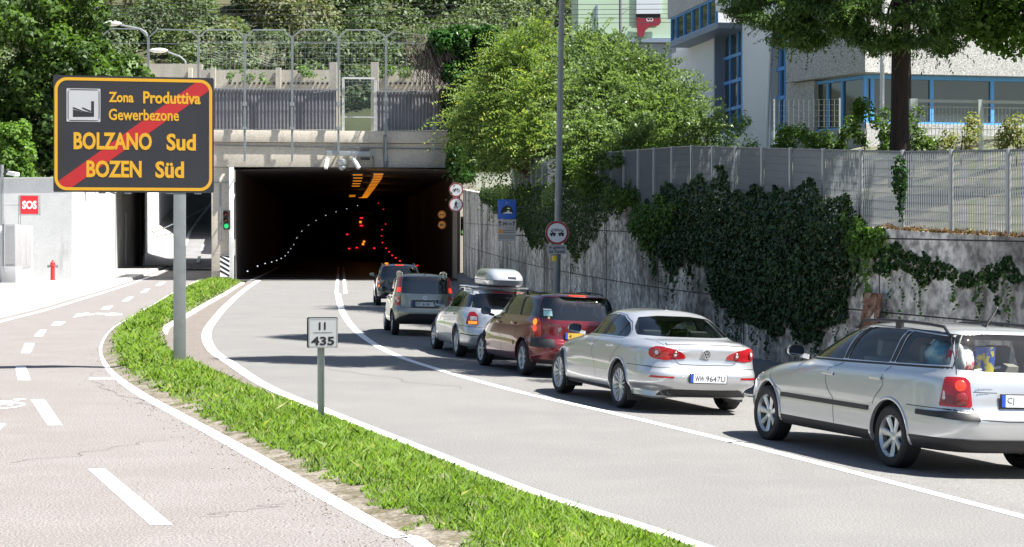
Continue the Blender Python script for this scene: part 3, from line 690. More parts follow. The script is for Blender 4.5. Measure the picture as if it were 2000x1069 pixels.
# pale robinia over the portal shoulder
cA = [(D(px, py, d), (r * d / F,) * 3) for px, py, r, d in ((965, 255, 62, 64), (1005, 190, 62, 63), (1040, 120, 46, 63), (1047, 72, 24, 63), (1010, 118, 36, 62), (985, 145, 34, 63),  (985, 292, 40, 62), (932, 262, 30, 64), (955, 288, 20, 64), (1060, 215, 70, 61), (1040, 275, 50, 60), (940, 215, 34, 65), (1080, 300, 30, 60))]
sA = [(D(1030, 345, 63), c + Vector((0, 0, -.2)), .06, .012) for c, r in cA]
feather('robinia_bush', 'tall sunlit yellow green bush with feathery leaves beside the tunnel mouth', cA, 2500, 1.25, 18, .125, lm_bush, sA, 15, lm_bush, 3)
cB = [(D(px, py, d), (r * d / F,) * 3) for px, py, r, d in ((1150, 125, 55, 54), (1185, 200, 75, 52), (1255, 180, 62, 52), (1205, 130, 40, 53), (1270, 250, 70, 50), (1180, 285, 70, 50), (1320, 225, 50, 50), (1335, 270, 46, 49), (1250, 300, 50, 48), (1290, 160, 26, 52), (1375, 270, 26, 48), (1150, 300, 50, 51), (1230, 220, 60, 51), (1300, 300, 40, 48.5), (1220, 320, 50, 48))]
sB = [(D(1215, 350, 50), c + Vector((0, 0, -.2)), .06, .012) for c, r in cB]
feather('hazel_bush', 'big sunlit leafy bush spilling over the fence beside the white building', cB, 3100, 1.0, 18, .10, lm_bushr, sB, 17, lm_bushr, 33, aspect=.5)
cC = [(D(px, py, d), (r * d / F,) * 3) for px, py, r, d in ((1215, 335, 40, 45.5), (1160, 330, 34, 47.5), (1120, 325, 30, 49), (1200, 380, 30, 45), (1240, 370, 34, 44.5), (1250, 330, 30, 45), (1180, 350, 30, 47), (1235, 400, 22, 44))]
shrub('dark_shrub', 'shaded lower shrub hanging across the fence left of the ivy', 'shrub', cC, 150, .10, lm_shrub, .55, [(D(1220, 345, 45.8), D(1220, 300, 45.6), .04, .02)], gap=.3, n_sub=8, sub_r=.26, seed=8, shell=.3)
# thin shoots against the white wall
cS = [(D(px, py, d), (r * d / F,) * 3) for px, py, r, d in ((1425, 215, 20, 47), (1400, 240, 24, 47), (1440, 250, 16, 47), (1420, 275, 26, 46), (1455, 235, 10, 47), (1470, 285, 12, 46))]
shrub('sapling', 'thin pale sapling with loose shoots in front of the blue framed stair window', 'sapling', cS, 60, .11, lm_light, .4, [(D(1415, 297, 46), D(1428, 205, 47), .02, .006), (D(1415, 297, 46), D(1460, 235, 47), .015, .005)], gap=.3, n_sub=5, sub_r=.2, seed=21, shell=.3)
# conifer-like tree: trunk, drooping limbs, tall crown
ct = D(1757, 270, 34.0); cbase = Vector((ct.x, ct.y, 3.3))
cedar = thing('cedar_tree', 'dark feathery tree with thick reddish brown trunk behind the grating fence', 'tree', cbase)
mb = MB(); mb.tube([cbase + Vector((0.02 * i * i * .1, 0, i * 1.2)) for i in range(15)], [.17 - .010 * i + (.05 if i == 0 else 0) for i in range(15)], 14); mb.build('trunk', m_bark, cedar, smooth=True)
mb = MB(); lc = []
top = 20.5
for px, py, d in ((1470, 28, 38), (1500, 55, 37.6), (1545, 78, 37.8), (1560, 30, 37.5), (1605, 50, 37.2), (1640, 68, 37.4), (1660, 30, 37), (1690, 72, 37.3), (1725, 92, 37.5), (1765, 92, 37.3), (1800, 86, 37.4), (1838, 62, 37.6), (1850, 25, 37.8), (1700, 25, 37), (1740, 45, 37), (1790, 40, 37), (1610, 5, 37.5), (1530, 5, 37.8), (1480, 0, 38.2), (1585, 92, 38.5), (1820, 30, 38.5), (1830, 95, 38.6), (1660, 82, 38.8), (1560, 62, 39.2)):
    p = D(px, py, d - 4); lc += [(p + Vector((random.uniform(-.2, .2), random.uniform(-.5, .5), random.uniform(-.02, .25))), (.36, .36, .17)) for _ in range(3)]
    limb(mb, cbase + UZ * (3.5 + .3 * random.random()), p + UZ * .12, .05, .012, .25)
for i in range(95):
    z = 7.0 + (top - 7.0) * (i / 95) ** .95; rr = 3.3 * (1 - (z - 6.2) / (top - 5.6)) + .2; a = i * 2.4
    for f in (.55, 1.0):
        lc.append((Vector((cbase.x + math.cos(a) * rr * f, cbase.y + math.sin(a) * rr * f, z - .25 * f)), (.6, .6, .32)))
    if z < 9: limb(mb, (cbase.x, cbase.y, z + .2), (cbase.x + math.cos(a) * rr, cbase.y + math.sin(a) * rr, z - .2), .05, .012, .2)
mb.build('limb', m_bark, cedar, smooth=True)
P, Nn, T = clumps(lc[:72], 620, .15, .34, 2.6, .6); P2, N2, T2 = clumps(lc[72:], 85, .2, .1, 1.2, .6)
P3, N3, T3 = sprays(lc[:72], 360, .36, 14, .3, .05, .35, 12)
leaves('foliage', lm_cedar, np.concatenate([P, P2, P3]), np.concatenate([Nn, N2, N3]), np.concatenate([np.full(len(P), .085), np.full(len(P2), .19), np.full(len(P3), .08)]), .34, cedar, np.concatenate([T, T2, T3]), .9)
c2b = D(1762, 270, 42.0); c2b.z = 4.0; shade_tree = thing('cedar_tree', 'unseen second tree added behind the thick reddish trunk to shade the lane', 'tree', c2b)  # unseen tree, added so its crown above the frame shades the queue lane
mb = MB(); mb.tube([c2b + UZ * i * 1.6 for i in range(12)], [.22 - .015 * i for i in range(12)], 12); mb.build('trunk', m_bark, shade_tree, smooth=True)
lc2 = []; mb = MB()
for i in range(150):
    z = 9.4 + 13 * (i / 150); rr = 4.9 * (1 - (z - 9) / 15) + .3; a = i * 2.4
    for f in (.4, .75, 1.0): lc2.append((Vector((c2b.x + math.cos(a) * rr * f, c2b.y + math.sin(a) * rr * f, z - .25 * f)), (.75, .75, .4)))
    if i % 4 == 0: limb(mb, (c2b.x, c2b.y, z + .2), (c2b.x + math.cos(a) * rr, c2b.y + math.sin(a) * rr, z - .2), .05, .012, .2)
mb.build('limb', m_bark, shade_tree, smooth=True)
P, Nn, T = clumps(lc2, 40, .2, .1, 1.2, .6); leaves('foliage', lm_cedar, P, Nn, .26, .4, shade_tree, T, .7)
cL = [(D(px, py, d), (r * d / F,) * 3) for px, py, r, d in ((1905, 20, 36, 35), (1950, 42, 40, 35), (2000, 40, 50, 35), (1940, 0, 50, 35), (2060, 10, 80, 34), (1890, -40, 50, 34.5), (2000, -70, 90, 34))]
tb = Vector((11.3, 33.2, 3.6)); cL += [(tb + Vector(p), (1.5, 1.5, 1.3)) for p in ((-1.5, -.4, 6.4), (.5, 1.3, 6.6), (1.2, -1, 6.2), (-1.6, 1, 8.4), (.2, -.6, 9), (.3, .8, 10.6), (-2.6, -.2, 7.6), (-.2, -1.8, 7.6))]
shrub('lime_tree', 'lighter green leafy crown at the right edge beside the dark tree', 'tree', cL, 75, .13, lm_light, .6, [(tb, tb + UZ * 9, .17, .07)] + [(tb + UZ * 4.4, c, .05, .012) for c, r in cL], gap=.3, n_sub=11, sub_r=.36, seed=5, shell=.3)
for i, (lab, pts, mt, dens) in enumerate((('low sunlit shrub behind the fence left of the dark trunk', ((1545, 275, 34, 39), (1575, 262, 26, 39.5), (1530, 285, 22, 39)), lm_light, 200),
        ('dark round shrub behind the fence close to the dark trunk', ((1625, 278, 32, 38.5), (1660, 268, 30, 38.8), (1600, 285, 20, 38.4)), lm_dark, 230),
        ('taller sunlit shrub just left of the dark trunk', ((1690, 235, 34, 39.5), (1725, 245, 34, 39.3), (1710, 275, 36, 38.7), (1680, 210, 14, 39.6)), lm_light, 200),
        ('leafy shrub just right of the dark trunk', ((1780, 262, 28, 38.4), (1800, 280, 26, 38.2), (1790, 230, 18, 39)), lm_shrub, 220),
        ('pale flowering weeds behind the mesh railing', ((1880, 262, 26, 38.4), (1900, 240, 18, 38.8), (1860, 280, 20, 38)), lm_weed, 120),
        ('tall dry pink weeds at the right edge behind the mesh railing', ((1985, 245, 26, 37), (1970, 270, 22, 37), (2010, 270, 26, 37)), lm_weed, 130))):
    cl = [(D(px, py, d), (r * d / F,) * 3) for px, py, r, d in pts]; c = cl[0][0]
    shrub('shrub', lab, 'shrub', cl, dens, .085, mt, .5, [(Vector((c.x, c.y, 3.2)), c, .02, .01)], gap=.25, n_sub=7, sub_r=.16, seed=40 + i, shell=.3)
# ------------------------------------------------------------------ white and blue building
m_bw = M('white_render', (.78, .79, .80), .8, var=.08, vscale=.8); m_pebble = M('pebble_concrete', (.47, .468, .46), .9, speck=.5, sscale=34, var=.1, vscale=.6)
m_bblue = M('blue_frame', (.11, .36, .78), .45); m_bglass = M('dark_window_glass', (.035, .05, .055), .03, spec=1.0)
m_bgrey = M('blue_grey_band', (.22, .27, .36), .5)
bd = thing('office_building', 'white and grey concrete building with bright blue window frames behind the fence', 'building', (10, 58, 3))
LA, LB = Vector((7.97, 55.2, 0)), Vector((5.75, 68.7, 0)); lt = (LB - LA).normalized(); ln = Vector((-lt.y, lt.x, 0))
if ln.x > 0: ln = -ln
RC = Vector((9.7, 52, 0)); RE = Vector((27, 56.2, 0)); rt = (RE - RC).normalized(); rn = Vector((rt.y, -rt.x, 0))
SC = Vector((8.05, 55.65, 0)); st = (SC - RC).normalized(); sn = Vector((-st.y, st.x, 0)); sn = -sn if sn.x > 0 else sn
def onseg(px, A, t):
    k = (px - 1000) / F; s = (k * A.y - A.x) / (t.x - k * t.y); return A + t * s
def panel(mb, px0, px1, z0, z1, A, t, n, off, dep, mi=0):   # block on a facade line, front face off metres out
    A = A + n * off; a, b = onseg(px0, A, t), onseg(px1, A, t); c = (a + b) / 2 - n * dep / 2; c.z = (z0 + z1) / 2
    mb.frame(c, t, n, UZ, ((b - a).length, dep, z1 - z0), mi)
mb = MB()
for p0, p1, z0, z1 in ((1535, 1506, 3, 5.6), (1450, 1505, 3, 16), (1395, 1450, 3, 5.8), (1312, 1395, 3, 9.05), (1535, 1506, 8.5, 16)): panel(mb, p0, p1, z0, z1, LA, lt, ln, 0, .5)
mb.build('white_wall', m_bw, bd)
mb = MB(); panel(mb, 1304, 1404, 10.02, 16, LA, lt, ln, .75, 1.2); panel(mb, 1396, 1450, 9.9, 16, LA, lt, ln, .1, .6); mb.build('fascia', m_pebble, bd)
mb = MB(); panel(mb, 1308, 1402, 9.02, 9.2, LA, lt, ln, .7, 1.2); panel(mb, 1396, 1394, 5.8, 9.05, LA, lt, ln, .06, .5); mb.build('band', m_bgrey, bd)
def win(px, zs, A, t, n, off, fw=.07, gl=None):
    mb = MB(); panel(mb, px[0], px[-1], zs[0], zs[-1], A, t, n, off - .05, .04); f = mb.build('window', gl or m_bglass, bd)
    mb = MB()
    for x in px:
        a = onseg(x, A + n * (off - .03), t); mb.frame(a + UZ * (zs[0] + zs[-1]) / 2, t, n, UZ, (fw, .07, zs[-1] - zs[0] + fw))
    for i, z in enumerate(zs):
        a, b = onseg(px[0], A + n * (off - .028), t), onseg(px[-1], A + n * (off - .028), t); c = (a + b) / 2; mb.frame(c + UZ * z, t, n, UZ, ((b - a).length - .002, .085, fw * (1.5 if 0 < i < len(zs) - 1 else 1)))
    o = mb.build('frame', m_bblue); o.parent = f; o.data.transform(Matrix.Translation(-ORG[bd.name]))
win((1395, 1411, 1426.5, 1442, 1450), (5.83, 6.6, 7.48, 8.3, 9.3), LA, lt, ln, -.25)
win((1506, 1525, 1535), (5.65, 6.56, 7.42, 8.45), LA, lt, ln, -.2)
win((1312, 1322, 1337, 1353, 1368, 1384, 1400), (9.2, 10.0), LA, lt, ln, .68)
mb = MB(); a = onseg(1326, LA, lt) ; pl = [(-1.1, 7.0), (1.1, 7.0), (1.1, 7.6), (.7, 8.0), (0, 8.15), (-.7, 8.0), (-1.1, 7.6)]
mb.prism([(x * .75, z - .15) for x, z in pl], a + lt * .2 + ln * .001, lt, UZ, ln, .03); mb.build('arched_window', m_bglass, bd)
mb = MB(); c = onseg(1424, LA + ln * .45, lt)
mb.lathe([(.0, 9.42), (.40, 9.5), (.44, 9.75), (.44, 14)], c, (0, 0, 1), 24); mb.build('round_bay', m_bw, bd, smooth=True)
mb = MB(); mb.tube([D(1497, 300, 56.6), D(1500, 200, 56.6), D(1506, 60, 56.6)], .055, 8); mb.build('downpipe', m_whitep, bd, smooth=True)
# right block
mb = MB(); panel(mb, 1690, 2600, 6.9, 13, RC, rt, rn, .25, 1.2); panel(mb, 1690, 1535, 6.92, 13, RC, st, sn, .25, 1.2); mb.build('upper_wall', m_pebble, bd)
mb = MB(); panel(mb, 1690, 2600, 3, 5.55, RC, rt, rn, 0, .6); panel(mb, 1590, 1535, 3, 6.9, RC, st, sn, .05, .5); panel(mb, 1690, 1590, 3, 5.45, RC, st, sn, 0, .5); mb.build('lower_wall', m_pebble, bd)
win((1690, 1703, 1819, 1937, 2060, 2200), (5.55, 6.83), RC, rt, rn, -.05, .11)
win((1690, 1646, 1618, 1590), (5.45, 6.83), RC, st, sn, -.05, .09)
mb = MB(); mb.cbox((6.5, 69.5, 3), (26, 75, 14)); mb.cbox((9.2, 57, 3), (26, 69, 12.9)); mb.build('inner_wall', m_bw, bd)
# flag pole
p = D(1722, 280, 46); fp = thing('flag_pole', 'thin white pole rising left of the dark trunk before the office window', 'pole', (p.x, p.y, 3.5))
mb = MB(); mb.tube([(p.x, p.y, 3.3), (p.x + .03, p.y, 11)], .055, 10); mb.build('shaft', m_whitep, fp, smooth=True)
mb = MB(); mb.ball((p.x + .03, p.y, 11.05), .09); mb.build('finial', m_whitep, fp, smooth=True)
# railing with mesh infill
ra, rb = D(1784, 197, 39.5), D(2130, 202, 38.0); rl = thing('mesh_railing', 'pale metal railing with mesh infill on the terrace before the office', 'railing', (ra.x, ra.y, 4.3))
m_rail = M('pale_metal', (.58, .60, .61), .45, metal=.3)
tt = (rb - ra); L = tt.length
mb = MB(); mb.bar(ra, rb, .05, .06); mb.bar(ra - UZ * .12, rb - UZ * .12, .02, .02); mb.bar(ra - UZ * 1.0, rb - UZ * 1.0, .02, .02); mb.build('top_rail', m_rail, rl)
for k, w_ in ((0, .15), (.385, .085), (1, .08)):
    q = ra + tt * k; mb = MB(); mb.bar(q + UZ * .04, q - UZ * 1.4, w_, w_); mb.build('post', m_rail, rl)
mb = MB(); k = int(L / .075)
for i in range(1, k): q = ra + tt * (i / k); mb.bar(q - UZ * .12, q - UZ * 1.0, .009, .009)
for i in range(1, 6): mb.bar(ra - UZ * (.12 + .15 * i), rb - UZ * (.12 + .15 * i), .009, .009)
mb.build('mesh_infill', m_rail, rl)
ra, rb = D(1512, 196, 50), D(1640, 194, 48); ml = thing('mesh_fence', 'fine wire mesh fence before the blue framed corner windows', 'fence', (ra.x, ra.y, 5)); tt = rb - ra
mb = MB()
for i in range(6): mb.bar(ra - UZ * .14 * i, rb - UZ * .14 * i, .008, .008)
for i in range(14): q = ra + tt * (i / 13); mb.bar(q, q - UZ * .7, .006, .006)
mb.build('mesh_infill', m_rail, ml); mb = MB()
for q in (ra, rb): MB().bar(q + UZ * .03, q - UZ * 1.8, .04, .04).build('post', m_rail, ml)
# ------------------------------------------------------------------ green building far behind, with its red cloth
m_mint = M('mint_render', (.46, .60, .45), .85, var=.06, vscale=.3)
gb = thing('mint_building', 'pale mint green building far behind the bushes with a white panel', 'building', (12, 138, 5))
mb = MB(); mb.cbox((4.55, 130, 16.1), (24, 145, 26)); mb.build('wall', m_mint, gb)
mb = MB(); mb.cbox((4.6, 130.2, 5), (24, 145, 15.75)); mb.build('base_wall', M('grey_sheet', (.32, .36, .42), .6, var=.15, vscale=.6), gb)
mb = MB(); mb.cbox((4.5, 129.8, 15.78), (24, 145, 16.08)); mb.build('ledge', m_bgrey, gb)
a, b = D(1243, 28, 129.9), D(1290, 0, 129.9); mb = MB(); mb.cbox((a.x, 129.85, a.z), (b.x, 129.98, 20)); mb.build('white_panel', M('white_blind', (.60, .64, .70), .7), gb)
a, b = D(1243, 36, 129.9), D(1290, 28, 129.9); mb = MB(); mb.cbox((a.x - .02, 129.9, a.z - .1), (b.x, 129.97, b.z - .01)); mb.build('opening', m_ink, gb)
a, b = D(1164, 57, 129.9), D(1168, 10, 129.9); mb = MB(); mb.cbox((a.x, 129.92, a.z), (b.x, 129.99, b.z)); mb.build('slit_window', m_bgrey, gb)
mb = MB(); cl_ = [(1243, 34), (1260, 36), (1290, 35), (1291, 44), (1286, 50), (1270, 52), (1260, 60), (1256, 73), (1246, 71), (1243, 50)]
pts = [D(x, y, 129.8) for x, y in cl_]; mb.prism([(p.x, p.z) for p in pts], (0, 129.75, 0), (1, 0, 0), UZ, (0, 1, 0), .08)
cloth = thing('hanging_cloth', 'dark red cloth hanging from the opening of the mint building', 'cloth', pts[0]); mb.build('fabric', M('red_cloth', (.28, .015, .04), .8, var=.4, vscale=2), cloth)
mb = MB()
for cx_ in (1266, 1272): c = D(cx_, 38.5, 129.74); ringf(mb, circ(c.x, c.z, .13, 14), circ(c.x, c.z, .08, 14), (0, c.y, 0), (1, 0, 0), UZ)
mb.build('emblem', m_whitep, cloth)
# ------------------------------------------------------------------ lamp pole with no-overtaking sign, tunnel sign
pb = D(1085, 560, 44); pb.z = zroad(pb.x, 44); ptop = D(1098.5, -60, 44)
lp = thing('lamp_pole', 'tall slim grey lamp pole between the wall and the dark red car', 'pole', pb)
mb = MB(); mb.tube([pb, pb.lerp(ptop, .5), ptop], [.085, .075, .06], 12); mb.build('shaft', m_galvd, lp, smooth=True)
mb = MB(); c = pb.lerp(ptop, .0); c = D(1085.2, 505, 44); mb.tube([c - UZ * .06, c + UZ * .06], .086, 12); mb.build('sticker', M('yellow_film', (.75, .55, .02), .5), lp, smooth=True)
def disc_sign(t, c, r, n=Vector((0, -1, 0)), ring=.19, back=m_whitep, rim=m_signred, frame=None):
    n = n.normalized(); u_ = UZ.cross(n).normalized() * 1.0; u_ = -u_ if u_.x < 0 else u_
    mb = MB(); mb.prism(circ(0, 0, r, 32), c, u_, UZ, -n, .03); mb.build('plate', back, t)
    mb = MB(); ringf(mb, circ(0, 0, r * .985, 32), circ(0, 0, r * (1 - ring), 32), c + n * .004, u_, UZ); mb.build('red_ring', rim, t)
    return c + n * .006, u_
ns = thing('road_sign', 'round red ringed 100 m distance sign on the lamp pole', 'road sign', D(1088, 455, 43.8))
c, uu = disc_sign(ns, D(1088, 455, 43.85), .275)
mb = MB(); text(mb, '100m', c, uu, UZ, -.12, .13, .03, .10)
for s_ in (-1, 1):
    mb.add([c + uu * s_ * a + UZ * b for a, b in ((.03, -.04), (.16, -.04), (.16, .0), (.03, .0))], [(0, 1, 2, 3)])
    flat(mb, circ(s_ * .065, -.055, .026, 12), c, uu, UZ); flat(mb, circ(s_ * .13, -.055, .026, 12), c, uu, UZ)
    line2(mb, (s_ * .09, 0), (s_ * .15, .055), .02, c, uu, UZ)
mb.build('lettering', m_ink, ns)
ps = thing('sign_plate', 'small white plate lettered in galleria under the round distance sign', 'sign', D(1088, 487, 43.85))
c = D(1088, 487.5, 43.85); mb = MB(); mb.frame(c + Vector((0, .02, 0)), (1, 0, 0), (0, 1, 0), UZ, (.44, .02, .215)); mb.build('plate', M('grey_white_sheet', (.42, .42, .41), .5), ps)
mb = MB(); c2 = c + Vector((0, .006, 0)); text(mb, 'in galleria', c2, (1, 0, 0), UZ, -.18, .18, .0, .085); text(mb, 'im Tunnel', c2, (1, 0, 0), UZ, -.17, .17, -.085, -.01); mb.build('lettering', m_ink, ps)
d = 60.6; c = D(990, 409, d); tsn = thing('tunnel_sign', 'blue tunnel sign with length plates on the wall near the tunnel mouth', 'road sign', D(990, 440, d))
def rect(mb, px0, px1, py0, py1, d, dep=.02, off=0):
    a, b = D(px0, py1, d - off), D(px1, py0, d - off); mb.cbox((a.x, d - off, a.z), (b.x, d - off + dep, b.z))
mb = MB(); rect(mb, 972, 1008, 390, 428, d); mb.build('blue_plate', m_blue, tsn, bevel=.004)
mb = MB(); a = D(990, 416, d - .004); mb.add([(a.x + .2 * math.cos(R(x)), a.y, a.z - .02 + .25 * max(0, math.sin(R(x)))) for x in range(0, 181, 12)], [tuple(range(16))]); mb.build('tunnel_pictogram', m_ink, tsn)
mb = MB(); mb.add([(a.x + q * .01, a.y - .004, a.z + h * .01) for q, h in ((-15, -2), (18, -2), (14, 3), (9, 3), (6, 9), (3, 8), (1, 3))], [(0, 1, 2, 3, 4, 5, 6)]); mb.build('road_pictogram', m_whitep, tsn)
mb = MB(); rect(mb, 972, 1008, 429, 445, d); rect(mb, 972, 1008, 446, 471, d); mb.build('white_plate', M('grey_white_sheet', (.42, .42, .41), .5), tsn)
mb = MB(); o_ = D(990, 437, d - .005); text(mb, '2451 m', o_, (1, 0, 0), UZ, -.14, .15, -.05, .05, bold=.03)
mb.build('lettering', m_ink, tsn)
for q in (-.225, .225):
    mb = MB(); line2(mb, (q, -.07), (q, .06), .03, o_, Vector((1, 0, 0)), UZ); flat(mb, [(q - .05, .03), (q + .05, .03), (q, .09)], o_, (1, 0, 0), UZ); mb.build('arrow', m_ink, tsn)
mb = MB()
for py in (450.5, 454.5, 461, 465): a, b = D(983 if py < 458 else 974, py, d - .005), D(1005, py, d - .005); mb.frame((a + b) / 2, (1, 0, 0), (0, 1, 0), UZ, ((b - a).length, .002, .014))
mb.build('small_print', m_ink, tsn)
mb = MB(); a = D(977.5, 452, d - .006); flat(mb, rrect(-.06, .06, -.06, .06, .01), a, (1, 0, 0), UZ); mb.build('orange_patch', M('orange_film', (.8, .28, .03), .5), tsn)
mb = MB(); a = D(990, 400, d + .05); b = D(990, 466, d + .05); mb.bar(a, b, .05, .05); w_ = Vector((xw(d), d, 0))
for q in (405, 460): e_ = D(990, q, d + .06); mb.bar(e_, (w_.x + .02, d + .4, e_.z), .04, .04)
mb.build('bracket', m_galvd, tsn)
# rusty sheet leaning on the wall
q = onwall(1720, 600); n = wnorm(q.y); t_ = Vector((n.y, -n.x, 0)); t_ = -t_ if t_.x < 0 else t_
rs = thing('rusty_sheet', 'rusty steel sheet leaning against the wall above the silver estate roof', 'metal sheet', (q.x, q.y, 0))
up = (UZ + n * -.12 + t_ * .12).normalized(); ctr = Vector((q.x, q.y, .72)) + n * .27
mb = MB(); mb.frame(ctr, t_, n, up, (.54, .03, 1.60)); mb.build('sheet', M('rust', (.21, .09, .045), .9, col2=(.36, .24, .18), vscale=5, sharp=(.45, .65), bump=.3, bscale=30, col3=(.10, .04, .02), c3scale=9), rs, bevel=.004)
mb = MB(); text(mb, '4', ctr + n * .02 + up * .36, t_, up, .06, .16, -.02, .12); mb.build('lettering', m_whitep, rs)
# ------------------------------------------------------------------ above the tunnel: railway deck, barrier, fences
m_pan = M('concrete_panel', (.43, .40, .345), .88, var=.25, vscale=.9, stretch=(1, 1, .3), speck=.12, sscale=10)
mb = MB(); mb.grid([[(-16.8, 108, 8.36), (20, 108, 8.36)], [(-16.8, 172, 8.36), (20, 172, 8.36)]]); struct(mb.build('railway_bed', m_earth))
def hillz(x, y): return 8.2 + max(0, y - 172) * .46 + 2.0 * noise.noise(Vector((x * .03, y * .03, 0))) * min(1, max(0, (y - 172) / 20))
mb = MB(); mb.grid([[(x, y, hillz(x, y) if y < 500 else 190) for x in range(-260, 261, 13)] for y in list(range(172, 290, 8)) + [330, 420, 600]]); struct(mb.build('hillside', M('hill_soil', (.07, .075, .034), .95, var=.5, vscale=.15), smooth=True))
fz0 = 106.1
fen = thing('tall_mesh_fence', 'tall grey fence with forked post tops standing above the tunnel mouth', 'fence', (-10, 106, 8))
posts = [(388, 0), (478, 0), (570, 0), (660, 0), (752, 0), (845, 0)]
def tf(px, py): return pf(px, 400) * 1 if False else Vector((pf(px, py).x, pf(px, py).y, pf(px, py).z)) - wv * .62
for px, _ in posts:
    a, b = tf(px, 316 if px != 660 else 300), tf(px, 76); mb = MB(); mb.bar(a, b, .11, .13)
    if px < 800:
        for s_ in (-1, 1): mb.bar(b, tf(px + s_ * 17, 61), .07, .07)
    mb.bar(a + UZ * .05 + wv * .05, a + UZ * .05 + wv * .6, .05, .02); q = tf(px, 205); mb.frame(q, u, wv, UZ, (.24, .16, .22)); q = tf(px, 252); mb.frame(q, u, wv, UZ, (.26, .3, .16))
    mb.build('post', m_galvd, fen)
mb = MB()
for (x0, _), (x1, _) in zip(posts[:-2], posts[1:-1]):
    mb.bar(tf(x0 + 17, 61), tf(x1 - 17, 61), .06, .06); mb.bar(tf(x0, 86), tf(x1, 87), .03, .03)
mb.bar(tf(752 + 17, 66), tf(845, 72), .05, .02); mb.bar(tf(752, 86), tf(845, 88), .03, .03)
mb.build('rail', m_galv, fen)
mb = MB()
for i in range(60): a = tf(390 + i * 7.6, 63); mb.bar(a, tf(390 + i * 7.6, 168), .010, .010)
for i in range(9): mb.bar(tf(388, 72 + i * 11), tf(845, 74 + i * 11), .010, .010)
mb.build('wire_mesh', m_galv, fen)
mb = MB(); mb.bar(tf(418, 171) , tf(618, 171), .05, .02); mb.bar(tf(612, 183), tf(707, 167), .05, .02); mb.bar(tf(712, 174), tf(845, 178), .05, .02); mb.build('rail', m_galv, fen)
f2 = thing('tall_mesh_fence', 'tall forked fence behind the big town sign beside the leafy tree', 'fence', (-25, 139, 8))
pl = [196, 290, 388]
for px in pl[:2]:
    b = D(px, 74, 139); a = Vector((b.x, b.y, 8.4)); mb = MB(); mb.bar(a, b, .14, .14)
    for s_ in (-1, 1): mb.bar(b, D(px + s_ * 18, 57, 139), .09, .09)
    mb.build('post', m_galvd, f2)
mb = MB(); mb.bar(D(214, 56, 139), D(272, 57, 139), .08, .08); mb.bar(D(308, 57, 139), D(388, 60, 139), .08, .08); mb.bar(D(196, 84, 139), D(388, 86, 139), .03, .03); mb.build('rail', m_galv, f2)
# corrugated noise barrier
nb = thing('noise_barrier', 'dark corrugated noise barrier with vertical ribs above the tunnel portal', 'noise barrier', (-10, 107, 8.4))
def corr(px0, px1, z0, z1):
    a, b = pf(px0, 400) + wv * .35, pf(px1, 400) + wv * .35; L = (b - a).length; t = (b - a).normalized(); n = int(L / .2); rows = []; prof = []
    for i in range(n):
        s = i * .2; prof += [(s, 0), (s + .075, 0), (s + .10, .09), (s + .175, .09)]
    mb = MB(); mb.grid([[tuple(a + t * s + wv * o + UZ * (z - a.z)) for s, o in prof] for z in (z0, z1)])
    mb.build('ribbed_panel', m_corr, nb)
    mb = MB(); p, q = a - wv * .03, b - wv * .03; p.z = q.z = z1 + .03; mb.bar(p, q, .10, .08); p = p.copy(); q = q.copy(); p.z = q.z = z0 - .04; mb.bar(p, q, .08, .06); mb.build('edge_rail', m_galvd, nb)
corr(392, 663, 8.50, 10.72); corr(736, 892, 8.50, 10.66)
# gate between the barriers
gt = thing('glazed_gate', 'white framed glass panel between two concrete posts in the barrier', 'gate', pf(703, 250))
mb = MB()
for px in (671, 734): a = pf(px, 400) + wv * .3; mb.bar((a.x, a.y, 8.42), (a.x, a.y, 11.45 if px < 700 else 11.3), .14, .12)
a, b = pf(672, 400) + wv * .3, pf(733, 400) + wv * .3; a.z = b.z = 11.42; mb.bar(a, b, .1, .1); a, b = a.copy(), b.copy(); a.z = b.z = 9.22; mb.bar(a, b, .07, .07); mb.build('frame', M('white_frame', (.48, .49, .49), .5), gt)
mb = MB(); a, b = pf(674, 400) + wv * .3, pf(731, 400) + wv * .3; mb.add([(a.x, a.y, 8.45), (b.x, b.y, 8.45), (b.x, b.y, 11.36), (a.x, a.y, 11.36)], [(0, 1, 2, 3)]); mb.build('glass_pane', glassmat('frosted_pane', (.62, .70, .66), .6, .25), gt)
# concrete panel wall behind
cw = thing('panel_wall', 'weathered concrete panel wall with a row of holes behind the noise barrier', 'wall', (-10, 112, 8.4))
def pw(px): return D(px, 300, 112.5)
mb = MB()
for x0, x1 in ((392, 664), (738, 890)): a, b = pw(x0), pw(x1); mb.cbox((a.x, 112.4, 8.4), (b.x, 112.6, 12.35))
mb.build('panel', m_pan, cw)
mb = MB()
for px, w_ in ((418, .3), (545, .3), (663, .42), (741, .42)): a = pw(px); mb.box((a.x, 112.2 if w_ < .4 else 108.6, 10.4), (w_, .3, 4.1))
mb.build('post', m_pan, cw)
mb = MB()
for i in range(62):
    px = 450 + i * 9.5
    if not 655 < px < 750: a = pw(px); mb.box((a.x, 112.36, 11.55), (.13, .09, .11))
mb.build('hole', m_ink, cw)
cw2 = thing('panel_wall', 'long weathered concrete wall behind the top edge of the town sign', 'wall', (-24, 140.5, 8.4))
mb = MB(); a, b = D(232, 125, 140.5), D(395, 128, 140.5); mb.cbox((a.x, 140.4, 8.4), (b.x, 140.7, a.z)); mb.build('panel', m_pan, cw2)
mb = MB()
for px in (285, 372): a = D(px, 122, 140.2); mb.box((a.x, 140.2, 11.5), (.3, .3, 6.9)); 
mb.build('post', m_beam, cw2)
